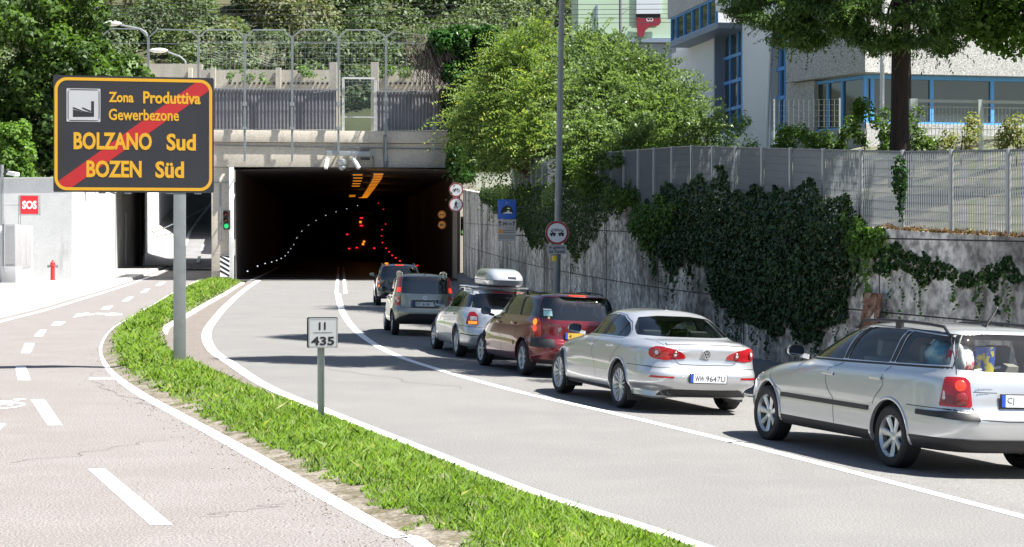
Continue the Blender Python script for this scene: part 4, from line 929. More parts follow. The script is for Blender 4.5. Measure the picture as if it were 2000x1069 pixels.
# creepers on the panel wall
for lab, pts in (('yellow green creeper over the panel wall left of the glazed gate', ((480, 148, 20), (520, 152, 16), (590, 140, 16), (610, 150, 14), (640, 150, 14), (455, 150, 14), (570, 152, 12))), ('yellow green creeper over the panel wall right of the glazed gate', ((760, 138, 15), (790, 142, 15), (740, 145, 12), (730, 170, 9)))):
    cl = [(D(px, py, 112.1), (r * 112 / F, .25, r * .75 * 112 / F)) for px, py, r in pts]
    shrub('creeper', lab, 'creeper', cl, 90, .17, lm_light, .7, (), gap=.35)
# green vine mass on the portal shoulder, dry vine beside it
cl = [(D(px, py, 106), (r * 106 / F, .7, r * 106 / F)) for px, py, r in ((860, 95, 26), (900, 90, 30), (945, 95, 30), (980, 105, 30), (880, 130, 34), (930, 140, 40), (970, 150, 36), (895, 180, 30), (925, 200, 34), (890, 225, 22), (910, 250, 26), (905, 290, 22), (1000, 150, 30), (900, 320, 18))]
vn = shrub('vine', 'dense dark green vine tumbling over the right shoulder of the tunnel portal', 'vine', cl, 120, .24, lm_vine, .85, (), gap=.15, n_sub=9, sub_r=.55, seed=77, shell=.3, droop=.5)
dv = thing('dry_vine', 'tangle of bare brown vine stems left of the green vine', 'vine', D(840, 170, 105.6)); mb = MB()
for i in range(150):
    x0, y0 = random.uniform(790, 880), random.gauss(95, 20); y0 = max(68, y0); a = D(x0, y0, 105.3 + random.random() * .6); 
    e_ = D(x0 + random.uniform(-18, 45), y0 + random.uniform(20, 130) * (1 if x0 > 815 else .4), 105.3 + random.random() * .6); limb(mb, a, e_, .022, .01, random.uniform(-.5, .3), 5, .22)
mb.build('stem', M('dry_stem', (.11, .085, .075), .9), dv)
# camera gantry over the tunnel mouth
cg = thing('camera_gantry', 'grey bracket with traffic cameras fixed over the tunnel mouth', 'camera bracket', pf(680, 305) - wv * .5)
def gp(px, py, o=.5): return pf(px, py) - wv * o
mb = MB(); a, b = gp(637, 300), gp(722, 302); mb.bar(a, b, .10, .28); 
for px in (637, 660, 682, 695, 721): mb.bar(gp(px, 300, .5), gp(px, 300, 0), .05, .1)
mb.build('beam', m_galv, cg, bevel=.01)
mb = MB(); mb.frame(gp(712, 294, .55), u, wv, UZ, (.5, .3, .06)); mb.frame(gp(712, 311, .5), u, wv, UZ, (.52, .28, .14)); mb.build('control_box', m_black, cg, bevel=.02)
for px, py, dx, sz in ((638, 318, -3, .2), (693, 318, 6, .2)):
    mb = MB(); a = gp(px, py, .6); b = gp(px + dx, py + 12, .9); mb.bar(a + (a - b) * .7, b, .17, .17); mb.bar(a, gp(px, 305), .05, .02); mb.build('camera_housing', m_whitep, cg, bevel=.015)
mb = MB(); a = gp(667, 328, .6); mb.ball(a, (.2, .2, .19)); mb.lathe([(.05, .5), (.22, .42), (.25, .2), (.2, .1)], a, (0, 0, 1), 16); mb.build('dome_camera', m_galv, cg, smooth=True)
mb = MB(); mb.tube([gp(726, 305, .4), gp(729, 312, .2), gp(729, 324, .1)], .04, 6); mb.tube([gp(750, 266, .7), gp(751, 300, .02), gp(753, 326, .02)], .09, 6); mb.tube([gp(756, 300, .02), gp(757, 325, .02)], .05, 6); mb.build('cable', m_galvd, cg)
# ------------------------------------------------------------------ hill forest (one mass), distant wires, lamps
cl = []; g = np.random.default_rng(5)
for i in range(560):
    y = g.uniform(186, 262); x = g.uniform(-66, 16) * y / 215; r = g.uniform(1.2, 2.7); z = hillz(x, y)
    cl.append((Vector((x, y, z + r * .9)), (r, r, r * 1.15)))
P, Nn, T = [], [], []
for c, r in cl:
    p, n_, t_ = clumps([(c, r)], 9.5, .62, .0, 1, .7); tone = g.uniform(-.38, .30) + (g.uniform() < .10) * .5
    P.append(p); Nn.append(n_); T.append(np.clip(t_ * .45 + .28 + tone, 0, 1))
P = np.concatenate(P); k = np.array([noise.noise(Vector(p) * .8) for p in P]) > -.28
hf = leaves('forest', lm_hill, P[k], np.concatenate(Nn)[k], .44, .7, tint=np.concatenate(T)[k]); tag(hf, 'dense mixed green woodland covering the hillside behind the tunnel', 'woodland', kind='stuff')
for i, (y0, y1) in enumerate(((6, 8), (17, 18), (28, 27), (42, 44), (22, 36))):
    mb = MB(); pts = [D(lerp(190, 1320, k / 12), lerp(y0, y1, k / 12) + 3 * math.sin(math.pi * k / 12), 124) for k in range(13)]; mb.tube(pts, .018, 4)
    tag(mb.build('overhead_wire', m_ink), 'thin dark railway wire crossing in front of the wooded hill', 'wire', 'railway wires across the hillside')
for px, py, lab, mt in ((188, 74, 'slim pale railway mast rising beside the big left tree', m_galv), (1212, 86, 'slim dark railway mast in front of the mint green building', m_galvd)):
    a = D(px, -40, 125); t = thing('railway_mast', lab, 'mast', (a.x, a.y, 8.3)); mb = MB(); mb.tube([(a.x, a.y, 8.3), tuple(a)], .11, 8); mb.build('shaft', mt, t); mb = MB(); mb.bar(D(px, 18, 125), D(px + 22, 14, 125), .05, .02); mb.bar(D(px, 30, 125), D(px + 22, 14, 125), .04, .04); mb.build('arm', m_galvd, t)
for (hx, hy), (kx, ky), px, d, lab in (((226, 47), (275, 57), 289, 141.5, 'larger pale street lamp with curved arm above the town sign'), ((318, 100), (352, 111), 364, 150, 'smaller pale street lamp with curved arm beside the forked fence post')):
    t = thing('street_lamp', lab, 'street lamp', (D(px, 0, d).x, d, 8.4)); mb = MB()
    b = D(px, ky + 20, d); mb.tube([(b.x, d, 8.4), b, D(px - 3, ky + 8, d), D(kx, ky, d), D(hx + 10, hy + 2, d)], .075, 8); mb.build('pole', m_galv, t, smooth=True)
    mb = MB(); a = D(hx - 8, hy - 1, d); mb.ball(a, (.75, .2, .2)); o = mb.build('lamp_head', m_whitep, t, smooth=True)
for i, px in enumerate((412, 458, 520)):
    a, b = D(px + 3, 132, 150), D(px - 1, 92 + i * 8, 150); t = tag(MB().bar((a.x, a.y, 8.3), b, .09, .09).build('vineyard_post', m_twig), 'thin wooden post holding netting on the slope behind the concrete wall', 'post', 'net posts on the slope')
nt_ = thing('slope_netting', 'fine sagging grey netting strung between posts on the slope', 'netting', D(460, 110, 150)); mb = MB()
for k in range(5): mb.tube([D(px, 94 + (px - 411) * .09 + 5 * math.sin((px - 411) / 15.) ** 2 + k * 5, 149.9) for px in range(390, 560, 8)], .006, 4)
mb.build('net', m_galv, nt_)
# ------------------------------------------------------------------ left side: white walls, underpass, ramp
lw = thing('white_wall', 'long white plastered retaining wall behind the hydrant and the SOS sign', 'wall', (-26, 104, 0))
mb = MB(); a, b, c_ = Vector((-36, 105.2, 0)), Vector((-24.15, 104, 0)), Vector((-28.7, 137, 0))
mb.prism([(-36, 105.2), (-24.15, 104), (-28.7, 137), (-36, 137)], (0, 0, 0), (1, 0, 0), (0, 1, 0), UZ, 5.62); mb.build('wall_body', m_white, lw)
mb = MB(); mb.prism([(-36.05, 105.1), (-24.1, 103.9), (-28.63, 137), (-36, 137)], (0, 0, 5.63), (1, 0, 0), (0, 1, 0), UZ, .09); mb.build('coping', M('coping_concrete', (.60, .60, .585), .8, var=.2, vscale=2), lw)
up_ = thing('underpass', 'concrete railway underpass swallowing the cycle path left of the tunnel', 'underpass', (-23, 137, 0))
mb = MB(); mb.cbox((-33.0, 137.2, 6.42), (-16.9, 154.5, 8.36)); mb.build('deck', m_beam, up_)
mb = MB(); mb.prism([(-28.72, 137.3), (-30.1, 154.4), (-33, 154.4), (-33, 137.3)], (0, 0, -.1), (1, 0, 0), (0, 1, 0), UZ, 6.5); mb.build('abutment', M('abutment_concrete', (.40, .40, .40), .85, var=.25, vscale=.8, stretch=(1, 1, .3)), up_)
mb = MB(); mb.cbox((-29.0, 142.0, .1), (-28.9, 142.1, 4.2)); mb.build('downpipe', m_galvd, up_)
E1 = [(338, 519, 148), (347, 498, 160), (356, 475, 170), (365, 452, 180), (385, 425, 195), (410, 395, 215), (430, 372, 235)]
E0 = [(283, 518, 148), (287, 500, 154), (293, 478, 160), (300, 456, 166), (318, 428, 178), (341, 402, 190), (385, 372, 215)]
e1 = [D(*p) for p in E1]; e0 = [D(*p) for p in E0]
mb = MB(); mb.grid([[tuple(D(*p)), (tx(p[2]) - .8, p[2], D(*p).z - .02)] for p in [(336, 525, 138)] + E1]); struct(mb.build('ramp_road', m_ramp))
mb = MB(); mb.grid([[tuple(a), tuple(b)] for a, b in zip(e0, e1)]); struct(mb.build('ramp_bank', M('bank_concrete', (.40, .375, .345), .9, var=.2, vscale=.8), smooth=True))
mb = MB(); mb.grid([[tuple(a + Vector((.15, 0, .02))), tuple(a + Vector((.45, 0, .02)))] for a in e1]); struct(mb.build('edge_line', m_paint))
mb = MB()
for px, y0, y1, d0, d1 in ((403, 458, 468, 184, 178), (397, 479, 491, 168, 163), (389, 502, 514, 154, 150), (383, 522, 528, 146, 142)):
    a, b = D(px + 1, y0, d0), D(px - 2.5, y1, d1); q = Vector((.13, 0, .06)); mb.add([a - q + UZ * .12, a + q, b + q, b - q + UZ * .12], [(0, 1, 2, 3)])
struct(mb.build('road_marking', m_paint))
rwl = thing('ramp_wall', 'sunlit white wall rising along the ramp beyond the underpass', 'wall', e0[0])
mb = MB(); mb.grid([[tuple(a), (a.x, a.y, max(a.z + 1.5, 8.2))] + [(a.x - .4, a.y, max(a.z + 1.5, 8.2)), (a.x - .4, a.y, a.z - .5)] for a in e0]); mb.build('wall_body', m_white, rwl)
rr_ = thing('ramp_wall', 'shaded wall on the tunnel side of the rising ramp', 'wall', e1[2])
mb = MB(); mb.grid([[(a.x + 4.3, a.y, a.z - .5), (a.x + 4.3, a.y, a.z + 4.2), (a.x + 4.7, a.y, a.z + 4.2)] for a in e1[1:]]); mb.build('wall_body', m_beam, rr_)
hr = thing('handrail', 'thin metal handrail on the bank beside the ramp', 'handrail', D(300, 455, 168)); mb = MB()
mb.tube([D(285, 433, 160), D(300, 455, 163), D(345, 435, 172), D(408, 403, 200)], .05, 6); mb.bar(D(300, 455, 163), D(300, 470, 163), .02); mb.bar(D(345, 435, 172), D(345, 450, 172), .02); mb.build('rail', m_galvd, hr)
# left bank ground behind white wall
mb = MB(); mb.grid([[(-120, 104.6, 5.5), (-35.8, 104.6, 5.55)], [(-120, 137, 6), (-35.8, 137, 6)], [(-120, 180, 12), (-32, 180, 12)]]); struct(mb.build('upper_bank', m_earth))
mb = MB(); mb.grid([[(-120, 104.9, -.5), (-35.9, 104.9, -.5)], [(-120, 104.9, 5.5), (-35.9, 104.9, 5.5)]]); struct(mb.build('bank_face', m_earth))
def bigtree(name, label, cl, dens, size, mat, n_sub, sub_r, seed, trunk, gap=.2, asp=.6):
    t = thing(name, label, 'tree', trunk[0]); use = []
    for i, (c, r) in enumerate(cl): use += sub_clumps(c, r, n_sub, sub_r, seed + i)
    P, Nn, T = clumps(use, dens, .35, gap, .9, .5); leaves('crown', mat, P, Nn, size, asp, t, T, .15)
    mb = MB(); limb(mb, trunk[0], trunk[1], .35, .16)
    for c, r in cl: limb(mb, Vector(trunk[0]).lerp(Vector(trunk[1]), .5), c, .13, .03)
    mb.build('trunk', m_bark, t, smooth=True)
cl = [(D(px, py, d), (r * d / F,) * 3) for px, py, r, d in ((40, 60, 90, 112), (130, 50, 80, 112), (20, 150, 80, 111), (120, 140, 80, 111), (60, -40, 100, 113), (165, 105, 42, 114), (170, 160, 60, 112), (-60, 60, 90, 112), (80, 240, 80, 111), (150, 230, 60, 112), (100, 320, 50, 111), (150, 310, 40, 112), (30, 300, 60, 112), (-30, 220, 80, 112), (215, 150, 34, 116), (250, 150, 26, 118))]
bigtree('leafy_tree', 'large dark leafy tree behind the town sign and the white wall', cl, 17, .40, lm_dark, 12, .95, 100, (Vector((-29.5, 113, 5.5)), Vector((-29, 113, 13))), gap=.28)
cl = [(D(px, py, d), (r * d / F,) * 3) for px, py, r, d in ((15, 270, 34, 107), (35, 300, 30, 107), (10, 320, 32, 107), (-20, 280, 40, 107), (40, 335, 16, 107))]
shrub('bush', 'bright light green bush above the white wall at the left edge', 'bush', cl, 60, .24, lm_light, .7, [(Vector((-29, 107, 5.5)), cl[1][0], .08, .03)], n_sub=10, sub_r=.5, seed=150, gap=.2)
# ------------------------------------------------------------------ hydrant, cabinets, SOS sign, camera pole
h = G(103, 547.5, .14); hd = thing('fire_hydrant', 'red fire hydrant standing in front of the white wall', 'hydrant', h)
mb = MB(); mb.lathe([(.17, 0), (.17, .02), (.115, .06), (.11, .72), (.15, .74), (.15, .80), (.13, .82), (.12, .93), (.06, 1.0), (.05, 1.06), (0, 1.07)], h, (0, 0, 1), 18); mb.build('barrel', m_redp, hd, smooth=True)
for s_ in (-1, 1): mb = MB(); mb.lathe([(.05, .1), (.05, .2), (.085, .2), (.085, .28), (0, .28)], h + UZ * .74, (s_, 0, 0), 12); mb.build('outlet', m_galvd, hd)
def cab(px0, px1, py0, py1, d, dep): a, b = D(px0, py1, d), D(px1, py0, d); return a, b, dep
c1 = thing('utility_cabinet', 'tall grey utility cabinet on a plinth at the left edge', 'cabinet', D(18, 555, 95)); a, b, dep = cab(4, 30, 438, 520, 95, .9)
m_cab = M('cabinet_grey', (.33, .33, .34), .6, var=.15, vscale=3); mb = MB(); mb.cbox((a.x, 95, a.z), (b.x, 96, b.z)); mb.build('housing', m_cab, c1, bevel=.015)
mb = MB(); mb.cbox((a.x - .03, 94.96, .13), (b.x + .03, 96.1, a.z - .01)); mb.build('plinth', M('plinth_grey', (.40, .40, .41), .8, var=.2, vscale=2), c1, bevel=.015)
mb = MB(); mb.cbox((a.x + .06, 94.985, a.z + .1), (b.x - .06, 94.995, b.z - .1)); mb.tube([(a.x + .13, 94.97, a.z - .3), (a.x + .13, 94.97, b.z + .2)], .025, 6); mb.build('door', m_cab, c1)
wl2 = thing('meter_wall', 'low white masonry block holding a grey double door cabinet', 'wall', D(45, 550, 96)); a, b = D(31, 548, 96), D(65, 436, 97)
mb = MB(); p0, p1 = D(31, 440, 95.6), D(64, 440, 99); t_ = Vector((p1.x - p0.x, p1.y - p0.y, 0)).normalized(); n_ = Vector((t_.y, -t_.x, 0)); L = Vector((p1.x - p0.x, p1.y - p0.y, 0)).length
mb.frame((p0 + p1) / 2 - n_ * .5 + UZ * (1.55 - (p0.z + p1.z) / 2), t_, n_, UZ, (L, 1.0, 2.9)); mb.build('block', m_white, wl2, bevel=.02)
for k0, k1 in ((.22, .55), (.56, .88)):
    mb = MB(); q = p0.lerp(p1, (k0 + k1) / 2); q.z = 1.85; mb.frame(q + n_ * .02, t_, n_, UZ, (L * (k1 - k0) - .02, .05, 2.0)); mb.build('door', m_cab, wl2, bevel=.01)
ss = thing('sos_sign', 'red illuminated SOS box sign on a bracket by the white wall', 'sign', D(57, 401, 99)); a, b = D(39.5, 419, 99), D(75, 382, 99)
mb = MB(); mb.cbox((a.x - .06, 99.01, a.z - .05), (b.x + .03, 99.35, b.z + .03)); mb.build('box', m_back, ss, bevel=.015)
mb = MB(); mb.cbox((a.x + .02, 98.98, a.z + .02), (b.x - .02, 99.005, b.z - .02)); mb.build('face', M('sos_red', (.70, .02, .03), .4), ss)
mb = MB(); o_ = D(57.5, 400.5, 98.975); text(mb, 'SOS', o_, (1, 0, 0), UZ, -.38, .38, -.22, .22, bold=.045); mb.build('lettering', m_whitep, ss)
mb = MB(); mb.bar(D(6, 401, 99.2), D(38, 401, 99.2), .02); mb.bar(D(40, 420, 99.2), D(40, 455, 99.2), .02); mb.bar(D(36, 382, 99.2), D(36, 470, 99.2), .02); mb.build('bracket', m_galvd, ss)
cp = thing('camera_pole', 'grey pole with a small white surveillance camera at the left edge', 'camera pole', D(4, 560, 98.5)); a = D(4, 322, 98.5)
mb = MB(); mb.tube([(a.x, a.y, .13), tuple(a)], .09, 10); mb.build('pole', m_galv, cp, smooth=True)
mb = MB(); mb.bar(D(16, 338, 98.3), D(34, 341, 97.6), .26, .2); mb.build('camera_housing', m_whitep, cp, bevel=.03)
mb = MB(); mb.bar(D(4, 340, 98.5), D(18, 338, 98.3), .06); mb.ball(D(14, 334, 98.2), .13); mb.build('bracket', m_black, cp)
# ------------------------------------------------------------------ traffic lights, hazard board, round signs
def tlight(c, label, lens):
    t = thing('traffic_light', label, 'traffic light', c); mb = MB(); mb.box(c, (.36, .28, 1.08)); mb.build('housing', m_black, t, bevel=.04)
    mr = M('dark_red_lens', (.12, .01, .01), .25)
    for k, mt in ((.34, mr), (0, M('dark_amber_lens', (.10, .05, .01), .25)), (-.34, lens)):
        q = c + Vector((0, -.15, k)); mb = MB(); mb.lathe([(0, .03), (.09, .02), (.13, 0)], q, (0, -1, 0), 18); mb.build('lens', mt, t, smooth=True)
        mb = MB(); n = 14; mb.grid([[(q.x + .155 * math.cos(R(a)), q.y - o, q.z + .155 * math.sin(R(a))) for a in range(-20, 201, 20)] for o in (0, .22)]); mb.build('visor', m_black, t, smooth=True)
    mb = MB(); mb.bar(c + Vector((0, .14, .5)), c + Vector((0, .55, .5)), .06); mb.bar(c + Vector((0, .14, -.5)), c + Vector((0, .55, -.5)), .06); mb.build('bracket', m_black, t)
tlight(pf(443, 430) - wv * .55, 'black traffic light showing green on the pillar left of the tunnel', m_green)
tlight(pf(903.5, 442) - wv * .55, 'black traffic light showing pale green at the right tunnel wall', m_greeny)
hb = thing('hazard_board', 'black and white striped hazard board at the foot of the left pillar', 'hazard board', pf(439, 540) - wv * .12)
mb = MB(); o_ = pf(439, 520) - wv * .14; mb.frame(o_, u, wv, UZ, (.52, .03, 1.2)); mb.build('plate', m_whitep, hb)
mb = MB()
for k in range(5):
    z = -.62 + k * .27; pl = [(-.26, z + .30), (.26, z), (.26, z + .13), (-.26, z + .43)]; pl = [(a, max(-.6, min(.6, b))) for a, b in pl]; flat(mb, pl, o_ - wv * .02, u, UZ)
mb.build('stripe', m_ink, hb)
def nosign(px, py, d, r, label, draw, n=Vector((-.12, -1, 0)), back=m_whitep, rim=m_signred, ring=.17):
    c0 = D(px, py, d); t = thing('road_sign', label, 'road sign', c0); c, uu = disc_sign(t, c0, r, n, ring, back, rim); mb = MB(); draw(mb, c, uu, r); mb.build('symbol', m_ink, t)
    mb = MB(); mb.bar(c0 + Vector((0, .05, 0)), c0 + Vector((.25, .5, 0)), .02); mb.build('bracket', m_galvd, t)
def d_bike(mb, c, uu, r):
    for k in (-.3, .3): ringf(mb, circ(k * r, -.08 * r, .2 * r, 16), circ(k * r, -.08 * r, .145 * r, 16), c, uu, UZ)
    for a, b in (((-.3, -.08), (-.1, .15)), ((-.1, .15), (.22, .15)), ((-.02, -.1), (.22, .15)), ((-.1, .15), (-.02, -.1)), ((.3, -.08), (.2, .22)), ((-.18, .19), (-.02, .19))): line2(mb, (a[0] * r, a[1] * r), (b[0] * r, b[1] * r), .06 * r, c, uu, UZ)
def d_walk(mb, c, uu, r):
    flat(mb, circ(.02 * r, .48 * r, .09 * r, 12), c, uu, UZ)
    for a, b, w_ in (((0, .38), (-.02, -.02), .2), ((-.02, 0), (-.2, -.5), .12), ((.0, 0), (.2, -.48), .12), ((0, .3), (-.22, .02), .09), ((.03, .3), (.24, .06), .09)): line2(mb, (a[0] * r, a[1] * r), (b[0] * r, b[1] * r), w_ * r, c, uu, UZ)
def d_cars(mb, c, uu, r):
    for k in (-.3, .28): flat(mb, rrect(k * r - .22 * r, k * r + .22 * r, -.16 * r, .06 * r, .05 * r), c, uu, UZ); flat(mb, rrect(k * r - .13 * r, k * r + .13 * r, .06 * r, .2 * r, .04 * r), c, uu, UZ)
def d_80(mb, c, uu, r): text(mb, '80', c, uu, UZ, -.45 * r, .45 * r, -.32 * r, .32 * r, bold=.04)
nosign(891, 371, 104, .40, 'round red ringed no cycling sign, upper of the two at the tunnel mouth', d_bike)
nosign(890.5, 400, 104, .40, 'round red ringed no pedestrians sign, lower of the two at the tunnel mouth', d_walk)
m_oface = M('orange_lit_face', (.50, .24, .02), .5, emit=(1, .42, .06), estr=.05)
nosign(863, 419.5, 111, .245, 'small round no overtaking sign just inside the tunnel, above the 80', d_cars, back=m_oface, ring=.22)
nosign(863, 439.5, 111, .245, 'small round 80 speed limit sign just inside the tunnel', d_80, back=m_oface, ring=.22)
# ------------------------------------------------------------------ big town sign
A, B = Vector((-8.24, 34.03, 0)), Vector((-5.46, 34.69, 0)); bu = (B - A).normalized(); bn = Vector((bu.y, -bu.x, 0)); SW, SH = (B - A).length, 2.10; Z0 = 3.228
A.z = Z0; bs = thing('town_sign', 'big dark end of zone sign for Bolzano Sud with red diagonal bar', 'road sign', (-6.04, 34.55, .1))
mb = MB(); mb.prism(rrect(0, SW, 0, SH, .02, 2), A, bu, UZ, -bn, .034); mb.build('panel', m_signdark, bs)
def sp(cx, cy): # position on the panel from its enlarged photo
    t = (cx - 90) / 1247; top = 62 + 33 * t; bot = 970 + 8 * t; return t * SW, (bot - cy) / (bot - top) * SH
def spt(mb, s, x0, y0, x1, y1, bold): # text box: left,top,right,bottom
    mb = MB(); a, b = sp(x0, y1), sp(x1, y0); text(mb, s, A + bn * .006, bu, UZ, a[0], b[0], a[1], b[1], bold=bold); mb.build('lettering', m_yel, bs)
mb = MB(); ringf(mb, rrect(.02, SW - .03, .03, SH - .035, .22, 8), rrect(.075, SW - .085, .085, SH - .09, .17, 8), A + bn * .004, bu, UZ); mb.build('border', m_yel, bs)
mb = MB(); pts = [sp(x, y) for x, y in ((130, 885), (1205, 120), (1270, 123), (1300, 145), (1310, 185), (225, 940), (170, 938), (138, 915))]; flat(mb, pts, A + bn * .003, bu, UZ); mb.build('red_bar', m_signred, bs)
mb = MB(); spt(mb, 'Zona', 515, 200, 708, 276, .03); spt(mb, 'Produttiva', 782, 204, 1232, 288, .03); spt(mb, 'Gewerbezone', 515, 337, 1062, 415, .02)
spt(mb, 'BOLZANO', 245, 515, 850, 641, .034); spt(mb, 'Sud', 964, 524, 1195, 652, .034); spt(mb, 'BOZEN', 343, 730, 770, 858, .034); spt(mb, 'Süd', 877, 736, 1102, 864, .034)
mb = MB(); a, b = sp(191, 424), sp(451, 172); flat(mb, rrect(a[0], b[0], a[1], b[1], .012), A + bn * .005, bu, UZ); mb.build('factory_plate', M('sign_white', (.37, .38, .39), .45), bs)
mb = MB(); a, b = sp(200, 418), sp(444, 178); ringf(mb, rrect(a[0], b[0], a[1], b[1], .06), rrect(a[0] + .014, b[0] - .014, a[1] + .014, b[1] - .014, .02), A + bn * .007, bu, UZ)
flat(mb, [sp(*p) for p in ((240, 388), (240, 330), (310, 352), (310, 340), (380, 357), (380, 268), (402, 268), (402, 388))], A + bn * .007, bu, UZ)
for p0, p1 in (((240, 316), (308, 344)), ((312, 318), (378, 348))): line2(mb, sp(*p0), sp(*p1), .024, A + bn * .008, bu, UZ)
mb.build('factory_pictogram', m_ink, bs)
pc = Vector((-6.05, 34.52, 0)) - bn * .10
mb = MB(); mb.frame((pc.x, pc.y, 2.7), bu, bn, UZ, (.222, .12, 5.1)); mb.build('post', m_galvd, bs, bevel=.01)
mb = MB()
for z in (3.40, 4.2, 5.1): p = A + bu * SW / 2 - bn * .05; p.z = z; mb.frame(p, bu, bn, UZ, (SW * .9, .03, .06))
mb.build('back_rail', m_galvd, bs)
for t in (.3, .46, .72, .9):
    mb = MB(); p = A + bu * SW * t - bn * .03; mb.frame(p - UZ * .012, bu, bn, UZ, (.13, .05, .03)); mb.build('clamp', m_galvd, bs, bevel=.006)
# kilometre marker
kb = G(626, 828); ku = Vector((1, .12, 0)).normalized(); kn = Vector((ku.y, -ku.x, 0)); km = thing('kilometre_marker', 'small white kilometre sign reading 435 on a short post in the grass', 'marker', kb)
kc = D(630, 650.5, kb.y); w_, h_ = 57 * kb.y / F, 57 * kb.y / F
mb = MB(); mb.prism(rrect(-w_ / 2 - .012, w_ / 2 + .008, -h_ / 2 - .004, h_ / 2 + .012, .02), kc, ku, UZ, -kn, .085); mb.build('case', M('black_case', (.02, .02, .022), .45), km)
mb = MB(); mb.prism(rrect(-w_ / 2 + .006, w_ / 2 + .004, -h_ / 2, h_ / 2, .025), kc + kn * .02, ku, UZ, -kn, .019); mb.build('face', M('sign_pale', (.40, .41, .42), .4), km)
mb = MB(); o_ = kc + kn * .023; ringf(mb, rrect(-w_ / 2 + .014, w_ / 2 - .004, -h_ / 2 + .008, h_ / 2 - .008, .022), rrect(-w_ / 2 + .018, w_ / 2 - .008, -h_ / 2 + .012, h_ / 2 - .012, .02), o_, ku, UZ)
k = w_ / 57
text(mb, '435', o_, ku, UZ, -22 * k, 23 * k, -24 * k, -7 * k, bold=.03)
for x in (-5.5, 4.5): flat(mb, [(x * k - 1.7 * k, 6 * k), (x * k + 1.7 * k, 6 * k), (x * k + 1.7 * k, 21 * k), (x * k - 1.7 * k, 21 * k)], o_, ku, UZ)
flat(mb, [(-18 * k, .2 * k), (19 * k, .2 * k), (19 * k, 1.2 * k), (-18 * k, 1.2 * k)], o_, ku, UZ); mb.build('lettering', m_ink, km)
mb = MB(); p = Vector((kc.x - .02, kc.y, 0)) - kn * .04
for o_, d_ in ((-.04, .012), (.04, .012)): mb.frame(p + ku * o_ + UZ * .52 + kn * .0, ku, kn, UZ, (.012, .05, 1.2))
mb.frame(p + UZ * .52 - kn * .025, ku, kn, UZ, (.09, .008, 1.2)); mb.build('post', m_galv, km)

# tree belt added outside the view: seen only in car paint and window panes
use = []
g = np.random.default_rng(9)
for i in range(62):
    if i < 22: c_ = (g.uniform(-66, -48), g.uniform(-12, 66), g.uniform(2, 9))
    else: c_ = (g.uniform(-34, 46), g.uniform(-46, -36), g.uniform(2, 13))
    r_ = g.uniform(2.4, 4.2); use.append((Vector(c_), (r_, r_, r_ * 1.1)))
P, Nn, T = clumps(use, 3.2, .5); tag(leaves('unseen_tree_belt', lm_dark, P, Nn, .8, .7, tint=T), 'unseen belt of trees added outside the view for its reflections', 'woodland', kind='stuff')
# ------------------------------------------------------------------ cars
def paint(name, col, metal, rough=.32):
    return M(name, col, rough * .8, metal * 1.15, coat=1., spec=.5)
m_glassd = glassmat('car_glass', (.60, .67, .63)); m_glassc = glassmat('clear_car_glass', (.84, .88, .86), 1.0, .02, 1.45); m_glassk = glassmat('tinted_glass', (.34, .40, .44))
m_int = M('car_interior', (.05, .05, .052), .8, var=.2, vscale=6); m_intl = M('beige_interior', (.22, .20, .17), .8)
m_chrome = M('chrome', (.7, .71, .72), .12, metal=1.); m_alloy = M('alloy_rim', (.56, .57, .58), .3, metal=.75, coat=.3)
m_lampr = M('red_lens', (.30, .008, .012), .12, coat=.8, emit=(1, .03, .02), estr=.02); m_lampc = M('clear_lens', (.62, .56, .55), .15, coat=.8); m_lampd = M('smoked_lens', (.20, .02, .02), .2, coat=.6)
m_plate = M('plate_white', (.70, .71, .72), .45); m_plateb = M('plate_blue', (.02, .07, .40), .45); m_plateyel = M('plate_yellow', (.50, .34, .05), .45)
m_seam = M('door_gap', (.02, .02, .022), .8)

def boolean(me, cut, solver='EXACT', selfx=False):
    a = bpy.data.objects.new('a', me); b = bpy.data.objects.new('b', cut); COL.objects.link(a); COL.objects.link(b)
    md = a.modifiers.new('b', 'BOOLEAN'); md.object = b; md.operation = 'DIFFERENCE'; md.solver = solver; md.material_mode = 'INDEX'; md.use_self = selfx
    dg = bpy.context.evaluated_depsgraph_get(); out = bpy.data.meshes.new_from_object(a.evaluated_get(dg))
    bpy.data.objects.remove(a); bpy.data.objects.remove(b)
    return out if len(out.polygons) > 50 else me

